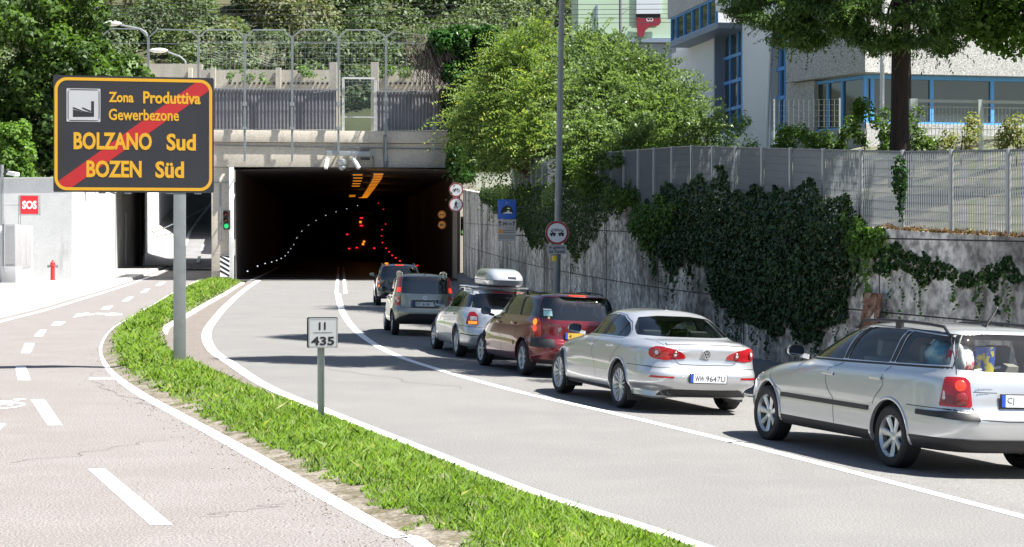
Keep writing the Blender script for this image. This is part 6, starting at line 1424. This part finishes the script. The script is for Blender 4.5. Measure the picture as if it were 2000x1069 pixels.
# ---- silver four-door coupe
C_ = [(.35, .24, 4.4, .24, .66, 4, 4), (.18, .24, 4.62, .22, .85, 6, 3.6), (.09, .31, 4.72, .30, .90, 4, 3.4), (.01, .43, 4.79, .44, .925, 6, 3.2), (.0, .57, 4.78, .58, .927, 6, 3.2), (.045, .625, 4.74, .66, .926, 6, 3), (.09, .76, 4.6, .75, .917, 6, 3), (.085, .925, 4.3, .83, .885, 6, 3), (.14, .985, 3.75, .92, .85, 4, 3), (.60, 1.03, 3.28, .99, .80, 4, 3.2), (.92, 1.15, 2.98, 1.14, .735, 4, 3.2), (1.18, 1.26, 2.76, 1.27, .67, 4, 3.2), (1.40, 1.335, 2.58, 1.345, .59, 4, 3), (1.52, 1.38, 2.48, 1.39, .40, 4, 3), (1.6, 1.41, 2.35, 1.415, 0, 4, 3)]
c = Car('silver_coupe', 'silver four door coupe with round tail lamps, second in the queue', 'car', C_, 1.855, (1.842, 26.0), (-.293, .956), .045, GRP, m_silver2, 2.71, 1.12, .33)
fw = [('s', 3.14, .985), ('s', 2.85, 1.12), ('s', 2.60, 1.225), ('s', 2.28, 1.30), ('s', 2.02, 1.318), ('s', 2.14, 1.005)]
rw_ = [('s', 1.95, 1.318), ('s', 1.66, 1.30), ('s', 1.36, 1.215), ('s', 1.18, 1.11), ('s', 1.14, 1.04), ('s', 1.22, 1.012), ('s', 2.07, 1.005)]
bw = [('r', .54, 1.295), ('r', .66, 1.16), ('r', .70, 1.06), ('r', .35, 1.05), ('r', -.35, 1.05), ('r', -.70, 1.06), ('r', -.66, 1.16), ('r', -.54, 1.295), ('r', -.25, 1.325), ('r', .25, 1.325)]
c.body([(fw, (1, -1)), (rw_, (1, -1)), (bw, (1,))], cabin(C_, 9, .5, .055, .055), .365)
c.glass(fw, m_glassd, (1, -1)); c.glass(rw_, m_glassd, (1, -1)); c.glass(bw, m_glassd, name='rear_window')
c.panel('pillar_trim', [('s', 2.01, 1.31), ('s', 1.96, 1.31), ('s', 2.08, 1.01), ('s', 2.13, 1.01)], m_black, .003, .01, 0, both=True); c.strip('pillar_trim', [('s', 1.42, 1.23), ('s', 1.50, 1.02)], .02, m_black, .002)
c.strip('chrome_trim', [('s', 3.2, .96), ('s', 2.88, 1.125), ('s', 2.62, 1.238), ('s', 2.28, 1.315), ('s', 1.98, 1.335), ('s', 1.64, 1.315), ('s', 1.33, 1.225), ('s', 1.15, 1.11), ('s', 1.11, 1.035), ('s', 1.2, .997), ('s', 2.1, .988), ('s', 3.2, .962)], .014, m_chrome, .004)
for pts in ([('s', 3.42, .93), ('s', 3.42, .62), ('s', 3.36, .40)], [('s', 2.12, .97), ('s', 2.14, .62), ('s', 2.06, .36)], [('s', 1.17, 1.0), ('s', 1.24, .84), ('s', 1.48, .62)]): c.strip('panel_gap', pts, .007, m_seam, .0015)
c.strip('panel_gap', [('s', .78, .655), ('s', .2, .655), ('r', .82, .65), ('r', 0, .635)], .008, m_seam); c.strip('sill_crease', [('s', 3.3, .50), ('s', 1.55, .51)], .012, m_silver3, .006); c.panel('sill_cladding', [('s', 3.40, .25), ('s', 1.52, .25), ('s', 1.52, .285), ('s', 3.40, .285)], m_black, .005, .02, 0, both=True)
lp_ = [('s', .27, .80), ('s', .27, .90), ('r', .70, .93), ('r', .60, .925), ('r', .46, .895), ('r', .35, .85), ('r', .30, .80), ('r', .32, .775), ('r', .58, .745), ('r', .72, .76)]
c.panel('tail_light', lp_, m_lampr, .012, .02, .03, both=True)
for sd_ in (1, -1):
    for y, z, r in ((.70, .852, .062), (.46, .828, .045)):
        p, n = c.rearpt(y * sd_, z, .010); mb = MB(); mb.lathe([(0, .010), (r * .45, .012), (r * .5, .008)], p, n, 18); o = mb.build('clear_lamp', m_lampc, c.root, local=True, smooth=True); mb = MB(); mb.lathe([(r * .55, .006), (r * .8, .014), (r, .004)], p, n, 22); mb.build('lamp_ring', m_lampd, o, local=True, smooth=True)
c.panel('reflector', [('r', .80, .505), ('r', .50, .505), ('r', .50, .53), ('r', .78, .535)], m_lampr, .006, .012, .006, both=True)
c.strip('boot_gap', [('r', .66, 1.02), ('r', .60, .955)], .007, m_seam); c.strip('boot_gap', [('r', .48, .79), ('r', .43, .715), ('r', .38, .695), ('r', 0, .69)], .009, m_seam)
c.panel('boot_lip', [('r', .56, .955), ('r', .3, .965), ('r', -.3, .965), ('r', -.56, .955), ('r', -.56, .98), ('r', -.3, .992), ('r', .3, .992), ('r', .56, .98)], m_silver2, .016, .03, .006)
c.panel('diffuser', [('r', .66, .25), ('r', 0, .25), ('r', 0, .345), ('r', .52, .35), ('r', .60, .33)], m_black, .006, .02, .0, both=True)
c.panel('plate_recess', [('r', .36, .42), ('r', -.36, .42), ('r', -.33, .59), ('r', .33, .59)], m_silver3, .002, .008, .03)
c.plate(.27, -.27, .455, .57, [('WW', .13, .38), ('9647U', .43, .96)])
p, n, u_, v_ = c.emblem_frame(0, .845, .008); mb = MB(); mb.prism(circ(0, 0, .062, 28), p, u_, v_, n, .006); em = mb.build('emblem', M('emblem_dark', (.10, .12, .15), .3, metal=.5), c.root, local=True)
mb = MB(); q = p + n * .009; ringf(mb, circ(0, 0, .066, 28), circ(0, 0, .054, 28), q, u_, v_)
for a, b in (((-.024, .045), (-.009, .006)), ((-.009, .006), (.0, .03)), ((0, .03), (.009, .006)), ((.009, .006), (.024, .045)), ((-.046, .02), (-.02, -.044)), ((-.02, -.044), (0, -.004)), ((0, -.004), (.02, -.044)), ((.02, -.044), (.046, .02))): line2(mb, a, b, .010, q, u_, v_)
mb.build('emblem_mark', m_chrome, em, local=True)
mb = MB()
for y0, k_ in ((-.36, 6), (.42, 5)):
    p, n, u_, v_ = c.emblem_frame(y0, .74, .004)
    for k in range(k_): mb.frame(p + u_ * (k * .03 - .08), u_, v_, n, (.02, .011 + .004 * (k % 2), .003))
mb.build('badge', m_alloy, c.root, local=True)
for y in (.58, .50): mb = MB(); mb.lathe([(.022, -.14), (.028, -.14), (.030, .01), (.024, .01), (.022, -.1)], c.rearpt(y, .30, 0)[0] + Vector((.0, 0, 0)), (-1, 0, -.05), 16); mb.build('exhaust', m_galvd, c.root, local=True, smooth=True)
c.arches(.362, .022); c.wheels((14, .012, .020, .012), .225, .235); c.mirrors(3.05, 1.05, .81, sz=(.12, .21, .14)); c.handles(((2.38, .845), (1.55, .865)))
for x in (1.12 + .36, 3.83 - .36): 
    for sd_ in (1, -1): mb = MB(); mb.cbox((x - 2 * (x - 2.5) * 0 - .015 - (.70 if x < 2 else 0) * 1, sd_ * .62, .14), (x + .0 - (.70 if x < 2 else 0) * 1, sd_ * .88, .36)); mb.build('mud_flap', m_black, c.root, local=True)
c.seats(((2.15, ((.38, .52), (-.38, .52))), (1.38, ((.36, .6), (-.36, .6)))), None, .36, 1.08); c.dash(2.85, .88)
mb = MB(); mb.prism([(-.06, 0), (.07, 0), (-.02, .06), (-.05, .06)], (1.72, .012, 1.395), (1, 0, 0), UZ, (0, -1, 0), .024); mb.build('aerial', m_black, c.root, local=True, bevel=.006)
c.panel('headlight', [('s', 4.2, .68), ('s', 4.5, .62), ('s', 4.45, .74), ('s', 4.15, .78)], m_lampc, .006, .012, .02, both=True)
mb = MB(); mb.cbox((.75, -.62, .5), (1.15, .62, 1.02)); mb.build('parcel_shelf', m_int, c.root, local=True, bevel=.02)
# ---- dark red estate
E_ = [(.3, .26, 4.1, .26, .62, 4, 4), (.12, .27, 4.3, .24, .82, 5, 3.6), (.04, .34, 4.37, .30, .862, 5, 3.4), (0, .48, 4.42, .46, .876, 5, 3.2), (.02, .62, 4.40, .60, .877, 5, 3), (.09, .69, 4.33, .70, .875, 5, 3), (.11, .85, 4.1, .84, .866, 5, 3), (.125, .98, 3.75, .96, .845, 5.5, 3), (.145, 1.035, 3.38, 1.025, .815, 6, 3), (.20, 1.18, 3.10, 1.18, .765, 6, 3), (.28, 1.365, 2.78, 1.36, .705, 6, 3), (.34, 1.44, 2.5, 1.435, .645, 6, 3), (.48, 1.485, 2.2, 1.48, .48, 5, 3), (.7, 1.505, 2.0, 1.50, .25, 4, 3), (.9, 1.51, 1.7, 1.51, 0, 4, 3)]
c = Car('red_estate', 'dark red estate car with glowing brake lights, third in the queue', 'car', E_, 1.757, (.389 + .10 * .2876, 33.31 - .10 * .957), (-.2876, .9577), .045, GRP, m_redcar, 2.71, .86, .318)
fw = [('s', 3.20, 1.05), ('s', 2.95, 1.22), ('s', 2.70, 1.345), ('s', 2.15, 1.42), ('s', 2.20, 1.06)]
rw_ = [('s', 2.07, 1.42), ('s', 1.32, 1.425), ('s', 1.28, 1.065), ('s', 2.12, 1.06)]
cw_ = [('s', 1.22, 1.42), ('s', .48, 1.38), ('s', .34, 1.085), ('s', 1.18, 1.07)]
bw = [('r', .60, 1.42), ('r', .74, 1.07), ('r', .4, 1.03), ('r', -.4, 1.03), ('r', -.74, 1.07), ('r', -.60, 1.42), ('r', -.3, 1.445), ('r', .3, 1.445)]
c.body([(fw, (1, -1)), (rw_, (1, -1)), (cw_, (1, -1)), (bw, (1,))], cabin(E_, 8))
for w_ in (fw, rw_, cw_): c.glass(w_, m_glassd, (1, -1))
c.glass(bw, m_glassk, name='rear_window')
for pl in ([('s', 2.14, 1.41), ('s', 2.08, 1.41), ('s', 2.13, 1.07), ('s', 2.19, 1.07)], [('s', 1.31, 1.41), ('s', 1.23, 1.41), ('s', 1.19, 1.075), ('s', 1.27, 1.075)]): c.panel('pillar_trim', pl, m_black, .003, .01, 0, both=True)
for pts in ([('s', 3.38, 1.0), ('s', 3.40, .60), ('s', 3.3, .36)], [('s', 2.16, 1.03), ('s', 2.16, .62), ('s', 2.1, .36)], [('s', 1.25, 1.04), ('s', 1.22, .85), ('s', 1.28, .66)]): c.strip('panel_gap', pts, .008, m_seam, .0015)
c.panel('rub_strip', [('s', 3.25, .52), ('s', 1.35, .53), ('s', 1.35, .60), ('s', 3.25, .59)], m_redcar, .012, .02, .01, both=True)
c.panel('bumper_strip', [('s', .50, .545), ('s', .12, .545), ('r', .78, .545), ('r', .50, .55), ('r', .50, .69), ('r', .80, .70), ('s', .12, .70), ('s', .50, .69)], m_black, .010, .02, .015, both=True)
c.panel('bumper_skirt', [('s', .55, .265), ('r', .78, .27), ('r', 0, .27), ('r', 0, .33), ('r', .78, .33), ('s', .57, .32)], m_black, .006, .02, 0, both=True); c.panel('sill_cladding', [('s', 3.2, .25), ('s', 1.25, .25), ('s', 1.25, .29), ('s', 3.2, .29)], m_black, .005, .02, 0, both=True)
lp_ = [('s', .40, .74), ('s', .40, 1.0), ('s', .36, 1.06), ('r', .72, 1.06), ('r', .69, .98), ('r', .68, .74)]
c.panel('tail_light', lp_, m_lampr, .012, .02, .03, both=True)
for sd_ in (1, -1):
    p, n = c.rearpt(.765 * sd_, .985, .012); mb = MB(); mb.lathe([(0, .014), (.05, .01), (.06, 0)], p, n, 16); mb.build('turn_lamp', m_turn, c.root, local=True, smooth=True)
    p, n = c.rearpt(.765 * sd_, .87, .012); mb = MB(); mb.lathe([(0, .014), (.05, .01), (.06, 0)], p, n, 16); mb.build('stop_lamp', bpy.data.materials['lit_red'], c.root, local=True, smooth=True)
mb = MB(); p, n = c.rearpt(.16, 1.468, .01); mb.frame((p.x - .01, 0, 1.468), (0, 1, 0), (1, 0, 0), UZ, (.32, .03, .03)); mb.build('brake_light', m_brake, c.root, local=True, bevel=.006)
c.plate(.30, -.22, .70, .81, [('4', .13, .22)], base=m_plateyel); c.strip('tailgate_gap', [('r', .69, 1.03), ('r', .67, .72), ('r', .60, .56), ('r', 0, .55)], .009, m_seam)
c.panel('plate_recess', [('r', .34, .67), ('r', -.28, .67), ('r', -.28, .84), ('r', .34, .84)], m_redcar, -.004, .01, .03)
mb = MB(); p, n, u_, v_ = c.emblem_frame(.50, .935, .022); text(mb, 'PEUGEOT', p, u_, v_, -.11, .11, -.016, .018); mb.build('lettering', m_chrome, c.root, local=True)
mb = MB(); p, n, u_, v_ = c.emblem_frame(.40, .865, .005); mb.prism([(x * .045, y * .045) for x, y in ((-.9, -1), (-.5, -1), (-.3, -.4), (0, -1), (.5, -1), (.2, -.3), (.6, .1), (1, -.2), (.9, .5), (.5, .6), (.5, 1), (-.1, 1), (-.3, .5), (-.8, .6), (-.5, 0))], p, u_, v_, n, .005); mb.build('emblem', m_chrome, c.root, local=True)
for q, mt in (([('r', .66, 1.10), ('r', .52, 1.10), ('r', .52, 1.19), ('r', .65, 1.19)], M('sticker_teal', (.30, .55, .55), .5)), ([('r', .65, 1.20), ('r', .53, 1.20), ('r', .53, 1.225), ('r', .65, 1.225)], m_whitep), ([('r', .60, 1.05), ('r', .565, 1.05), ('r', .565, 1.09), ('r', .60, 1.09)], M('sticker_gold', (.5, .42, .2), .5))): c.panel('sticker', q, mt, .002, .003, .004)
c.arches(.35, .02); c.wheels((7, .028, .034, .004), .195, .205, M('hubcap', (.55, .56, .57), .4, metal=.5)); c.mirrors(3.08, 1.07, .81, m_black); c.handles(((2.36, .90), (1.42, .92)))
c.rails(.62, 2.35, .60, 1.462, m_black, .055, r=.013); c.seats(((2.0, ((.36, .52), (-.36, .52))), (1.12, ((0, 1.25),))), None, .46, 1.22); c.dash(2.8, .95)
mb = MB(); mb.tube([(.62, 0, 1.49), (.42, 0, 1.68)], .007, 6); mb.build('aerial', m_black, c.root, local=True); c.panel('headlight', [('s', 3.95, .72), ('s', 4.25, .66), ('s', 4.15, .80), ('s', 3.9, .86)], m_lampc, .006, .012, .02, both=True)
# ---- silver estate with roof box
A_ = [(.35, .26, 4.2, .24, .62, 4, 4), (.14, .25, 4.42, .22, .82, 6, 3.8), (.04, .33, 4.5, .3, .866, 6, 3.6), (0, .46, 4.54, .46, .881, 6, 3.4), (.02, .60, 4.52, .6, .883, 6, 3.4), (.065, .66, 4.46, .68, .881, 6, 3.2), (.11, .82, 4.25, .79, .872, 6, 3.2), (.15, .95, 3.85, .88, .848, 5, 3.2), (.21, 1.005, 3.38, .955, .81, 5, 3.2), (.35, 1.13, 2.98, 1.13, .75, 5, 3.2), (.52, 1.285, 2.62, 1.28, .68, 5, 3.2), (.64, 1.355, 2.38, 1.35, .61, 5, 3), (.85, 1.395, 2.1, 1.39, .46, 5, 3), (1.05, 1.415, 1.85, 1.41, .25, 4, 3), (1.2, 1.42, 1.6, 1.415, 0, 4, 3)]
c = Car('roof_box_estate', 'silver estate car carrying a roof box, fourth in the queue', 'car', A_, 1.766, (-.963 + .09 * .2178, 38.37 - .09 * .976), (-.2178, .976), .042, GRP, m_silver3, 2.65, 1.02, .316)
fw = [('s', 2.98, .995), ('s', 2.70, 1.19), ('s', 2.40, 1.305), ('s', 2.0, 1.345), ('s', 2.16, 1.01)]; rw_ = [('s', 1.92, 1.345), ('s', 1.22, 1.34), ('s', 1.24, 1.03), ('s', 2.08, 1.012)]; cw_ = [('s', 1.14, 1.335), ('s', .66, 1.30), ('s', .46, 1.05), ('s', 1.16, 1.03)]
bw = [('r', .56, 1.32), ('r', .68, 1.05), ('r', .3, 1.02), ('r', -.3, 1.02), ('r', -.68, 1.05), ('r', -.56, 1.32), ('r', -.25, 1.345), ('r', .25, 1.345)]
c.body([(fw, (1, -1)), (rw_, (1, -1)), (cw_, (1, -1)), (bw, (1,))], cabin(A_, 8))
for w_ in (fw, rw_, cw_): c.glass(w_, m_glassd, (1, -1))
c.glass(bw, m_glassd, name='rear_window')
for pl in ([('s', 1.99, 1.335), ('s', 1.93, 1.335), ('s', 2.09, 1.02), ('s', 2.15, 1.02)], [('s', 1.21, 1.33), ('s', 1.15, 1.33), ('s', 1.17, 1.035), ('s', 1.23, 1.035)]): c.panel('pillar_trim', pl, m_black, .003, .01, 0, both=True)
for pts in ([('s', 2.13, .98), ('s', 2.16, .6), ('s', 2.1, .36)], [('s', 1.2, 1.0), ('s', 1.22, .82), ('s', 1.38, .62)], [('s', .78, .665), ('s', .2, .665), ('r', .78, .66), ('r', 0, .645)]): c.strip('panel_gap', pts, .008, m_seam, .0015)
lp_ = [('s', .34, .705), ('s', .36, .95), ('r', .63, .96), ('r', .585, .90), ('r', .575, .70)]
c.panel('tail_light', lp_, m_lampr, .012, .02, .03, both=True); c.panel('turn_lamp', [('s', .26, .715), ('r', .60, .715), ('r', .60, .775), ('s', .26, .775)], m_turn, .015, .006, .01, both=True); c.panel('clear_lens', [('r', .72, .79), ('r', .60, .79), ('r', .60, .865), ('r', .72, .865)], m_lampc, .015, .006, .01, both=True)
mb = MB(); p, n = c.rearpt(0, 1.36, .012); mb.frame((p.x + .01, -.1, 1.372), (0, 1, 0), (1, 0, 0), UZ, (.62, .03, .02)); mb.build('brake_light', M('unlit_brake', (.55, .03, .03), .3), c.root, local=True)
mb = MB(); p, n, u_, v_ = c.emblem_frame(.44, .86, .004)
for k in range(4): mb.frame(p + u_ * (k * .02 - .03) - v_ * .0, u_, v_, n, (.013, .06 if k % 2 else .045, .004))
mb.build('badge', m_alloy, c.root, local=True)
c.arches(.352, .02); c.wheels((9, .02, .026, .006), .205, .205); c.mirrors(3.0, 1.04, .80); c.handles(((2.36, .86), (1.40, .885)))
c.rails(.75, 2.35, .585, 1.375, m_chrome, .055, r=.014); c.seats(((2.0, ((.36, .52), (-.36, .52))), (1.12, ((0, 1.25),))), None, .42, 1.16); c.dash(2.75, .9)
for x in (.95, 1.95): mb = MB(); mb.bar((x, -.62, 1.46), (x, .64, 1.46), .07, .03); mb.build('roof_bar', m_alloy, c.root, local=True, bevel=.01)
c.strip('bumper_crease', [('s', .6, .50), ('s', .2, .50), ('r', .78, .49), ('r', 0, .48)], .02, m_seam, .002); c.panel('bumper_skirt', [('r', .62, .255), ('r', 0, .255), ('r', 0, .32), ('r', .58, .32)], m_black, .006, .02, 0, both=True)
M4 = Matrix.LocRotScale(c.root.location, c.root.rotation_euler, c.root.scale); q = M4 @ Vector((1.15, -.05, 1.50))
bx = thing('roof_box', 'glossy silver roof box strapped on the roof bars of the silver estate', 'roof box', q, c.root.rotation_euler); ORG[bx.name] = Vector((0, 0, 0)); m_box = paint('box_silver', (.40, .42, .45), .25, .3)
def rbox(z0, w0, x0, x1, n=30): return [(lerp(x0, x1, .5) + (x1 - x0) / 2 * math.copysign(abs(math.cos(a)) ** .35, math.cos(a)), w0 * math.copysign(abs(math.sin(a)) ** .4, math.sin(a)), z0) for a in np.linspace(0, 2 * math.pi, n + 1)]
mb = MB(); mb.grid([rbox(.0, .33, -.72, 1.0), rbox(.03, .37, -.80, 1.1), rbox(.115, .385, -.83, 1.14)]); mb.add(rbox(0, .33, -.72, 1.0)[:-1], [tuple(range(30))]); mb.build('base_tray', m_box, bx, local=True, smooth=True)
mb = MB(); mb.grid([rbox(.125, .38, -.82, 1.13), rbox(.20, .375, -.80, 1.10), rbox(.30, .33, -.62, .95), rbox(.345, .27, -.45, .75), rbox(.36, .12, -.2, .4)]); mb.add(rbox(.36, .12, -.2, .4)[:-1], [tuple(range(30))]); mb.build('lid', m_box, bx, local=True, smooth=True, angle=50)
mb = MB(); mb.tube([p for p in rbox(.119, .383, -.826, 1.136)], .006, 5); mb.build('lid_seam', m_seam, bx, local=True)
mb = MB(); mb.cbox((-.815, -.18, .165), (-.79, .0, .21)); mb.build('latch', m_galvd, bx, local=True, bevel=.006)
for x in (-.2, .8): mb = MB(); mb.cbox((x - .03, -.3, -.035), (x + .03, .3, .0)); mb.build('clamp', m_black, bx, local=True)
# ---- small grey-green hatchback
F_ = [(.25, .30, 3.3, .28, .55, 4, 4), (.10, .30, 3.44, .28, .73, 6, 4), (.03, .37, 3.5, .34, .772, 6, 4), (0, .5, 3.54, .48, .787, 6, 3.6), (.01, .66, 3.52, .62, .789, 6, 3.4), (.055, .72, 3.46, .74, .785, 5, 3.2), (.085, .88, 3.3, .88, .777, 5, 3.2), (.105, .98, 3.05, .97, .762, 5.5, 3.2), (.12, 1.035, 2.85, 1.02, .745, 6, 3.2), (.16, 1.2, 2.6, 1.2, .712, 6, 3.2), (.22, 1.41, 2.3, 1.40, .665, 6, 3.2), (.27, 1.48, 2.1, 1.47, .61, 6, 3), (.4, 1.52, 1.9, 1.515, .46, 5, 3), (.6, 1.54, 1.7, 1.535, .25, 4, 3), (.8, 1.545, 1.5, 1.54, 0, 4, 3)]
c = Car('small_hatchback', 'small grey green hatchback with tall red tail lamps, fifth in the queue', 'car', F_, 1.58, (-2.917, 46.87), (-.146, .989), .03, GRP, m_panda, 2.30, .62, .30)
fw = [('s', 2.60, 1.05), ('s', 2.40, 1.24), ('s', 2.20, 1.37), ('s', 1.62, 1.41), ('s', 1.64, 1.05)]; rw_ = [('s', 1.54, 1.41), ('s', .92, 1.40), ('s', .86, 1.06), ('s', 1.56, 1.05)]; cw_ = [('s', .84, 1.39), ('s', .42, 1.37), ('s', .40, 1.10), ('s', .80, 1.07)]
bw = [('r', .535, 1.455), ('r', .57, 1.06), ('r', .3, 1.05), ('r', -.3, 1.05), ('r', -.57, 1.06), ('r', -.535, 1.455), ('r', -.3, 1.475), ('r', .3, 1.475)]
c.body([(fw, (1, -1)), (rw_, (1, -1)), (cw_, (1, -1)), (bw, (1,))], cabin(F_, 8), .335)
for w_ in (fw, rw_, cw_): c.glass(w_, m_glassk, (1, -1))
c.glass(bw, m_glassk, name='rear_window')
for pl in ([('s', 1.61, 1.40), ('s', 1.55, 1.40), ('s', 1.57, 1.06), ('s', 1.63, 1.06)], [('s', .91, 1.39), ('s', .85, 1.39), ('s', .81, 1.08), ('s', .85, 1.07)]): c.panel('pillar_trim', pl, m_black, .003, .01, 0, both=True)
c.panel('tail_light', [('r', .585, 1.07), ('s', .40, 1.07), ('s', .46, 1.44), ('r', .555, 1.46)], m_lampr, .012, .02, .02, both=True); c.panel('stop_lamp', [('r', .595, 1.08), ('s', .36, 1.08), ('s', .36, 1.20), ('r', .585, 1.20)], bpy.data.materials['lit_red'], .015, .008, .01, both=True)
c.panel('lower_lamp', [('r', .61, .74), ('s', .34, .74), ('s', .36, .98), ('r', .605, .98)], m_lampr, .012, .02, .02, both=True); c.panel('clear_lens', [('r', .62, .84), ('s', .30, .84), ('s', .30, .90), ('r', .62, .90)], m_lampc, .015, .008, .008, both=True)
c.panel('bumper_skirt', [('r', .40, .29), ('r', -.74, .29), ('r', -.74, .40), ('r', -.42, .56), ('r', .38, .56)], m_black, .008, .02, .02); c.panel('bumper_skirt', [('s', .25, .29), ('r', .70, .29), ('r', .42, .29), ('r', .40, .36), ('r', .68, .36)], m_black, .008, .02, 0)
c.plate(.28, -.24, .74, .85, [('DT', .12, .34), ('618', .42, .74)]); c.strip('tailgate_gap', [('r', .60, 1.03), ('r', .60, .72), ('r', .5, .70), ('r', 0, .70)], .008, m_seam)
c.panel('plate_recess', [('r', .36, .70), ('r', -.36, .70), ('r', -.34, .90), ('r', .34, .90)], M('recess_dark', (.10, .10, .085), .5), .002, .008, .03)
mb = MB(); p, n, u_, v_ = c.emblem_frame(0, .955, .004); ringf(mb, circ(0, 0, .045, 18), circ(0, 0, .034, 18), p + n * .003, u_, v_); mb.build('emblem', m_chrome, c.root, local=True)
c.arches(.328, .03, m_black); c.wheels((8, .025, .03, .006), .175, .185); c.mirrors(2.62, 1.09, .755, m_black); c.handles(((1.8, .92), (1.0, .93)))
c.rails(.42, 1.95, .56, 1.505, m_panda, .075, r=.022); c.seats(((1.5, ((.33, .48), (-.33, .48))), (.72, ((0, 1.1),))), None, .5, 1.28); c.dash(2.2, .98)
mb = MB(); mb.tube([(.42, 0, 1.52), (.36, 0, 1.60)], .008, 6); mb.build('aerial', m_black, c.root, local=True); mb = MB(); mb.bar((.02, -.30, .42), (-.08, -.30, .42), .05); mb.ball((-.09, -.30, .47), .035); mb.bar((-.08, -.30, .42), (-.09, -.30, .46), .03); mb.build('tow_bar', m_chrome, c.root, local=True)
mb = MB(); mb.box((-.02, 0, 1.488), (.02, .0, .0)) if False else None
# ---- dark car entering the tunnel
D_ = [(r[0], r[1] * .98, r[2] * .95, r[3] * .98, r[4] * .95, r[5], r[6]) for r in E_]
c = Car('dark_hatchback', 'dark blue car half entering the tunnel shade, first in the queue', 'car', D_, 1.67, (-4.763, 66.7), (-.1025, .9947), .012, GRP, m_navy, 2.5, .80, .31)
fw = [('s', 3.02, 1.05), ('s', 2.78, 1.22), ('s', 2.55, 1.33), ('s', 2.05, 1.39), ('s', 2.08, 1.04)]; rw_ = [('s', 1.97, 1.39), ('s', 1.26, 1.39), ('s', 1.22, 1.05), ('s', 2.0, 1.04)]; cw_ = [('s', 1.16, 1.385), ('s', .50, 1.35), ('s', .36, 1.07), ('s', 1.12, 1.05)]
bw = [('r', .54, 1.385), ('r', .68, 1.04), ('r', .3, 1.01), ('r', -.3, 1.01), ('r', -.68, 1.04), ('r', -.54, 1.385), ('r', 0, 1.41)]
c.body([(fw, (1, -1)), (rw_, (1, -1)), (cw_, (1, -1)), (bw, (1,))], cabin(D_, 8), .345)
for w_ in (fw, rw_, cw_): c.glass(w_, m_glassk, (1, -1))
c.glass(bw, m_glassk, name='rear_window')
c.panel('tail_light', [('r', .67, .62), ('s', .42, .62), ('s', .42, 1.0), ('r', .68, 1.0)], m_lampr, .012, .02, .03, both=True); c.panel('turn_lamp', [('r', .69, .66), ('s', .34, .66), ('s', .34, .76), ('r', .69, .76)], m_turn, .015, .006, .02, both=True); c.panel('clear_lens', [('r', .69, .78), ('s', .34, .78), ('s', .34, .86), ('r', .69, .86)], m_lampc, .015, .006, .02, both=True)
mb = MB(); p, n = c.rearpt(0, 1.435, .012); mb.frame((p.x - .005, 0, 1.437), (0, 1, 0), (1, 0, 0), UZ, (.30, .03, .05)); mb.build('brake_light', m_brake, c.root, local=True)
c.arches(.338, .02); c.wheels((8, .025, .03, .006), .19, .195); c.mirrors(2.95, 1.06, .78); c.rails(.62, 2.2, .57, 1.43, m_black, .05); c.seats(((1.9, ((.35, .5), (-.35, .5))), (1.05, ((0, 1.15),))), None, .46, 1.2)
c.plate(.26, -.26, .66, .77, [])
mb = MB(); mb.box((.5, .45, 1.50), (.16, .12, .05)); mb.build('marker_light', m_turn, c.root, local=True, bevel=.015)
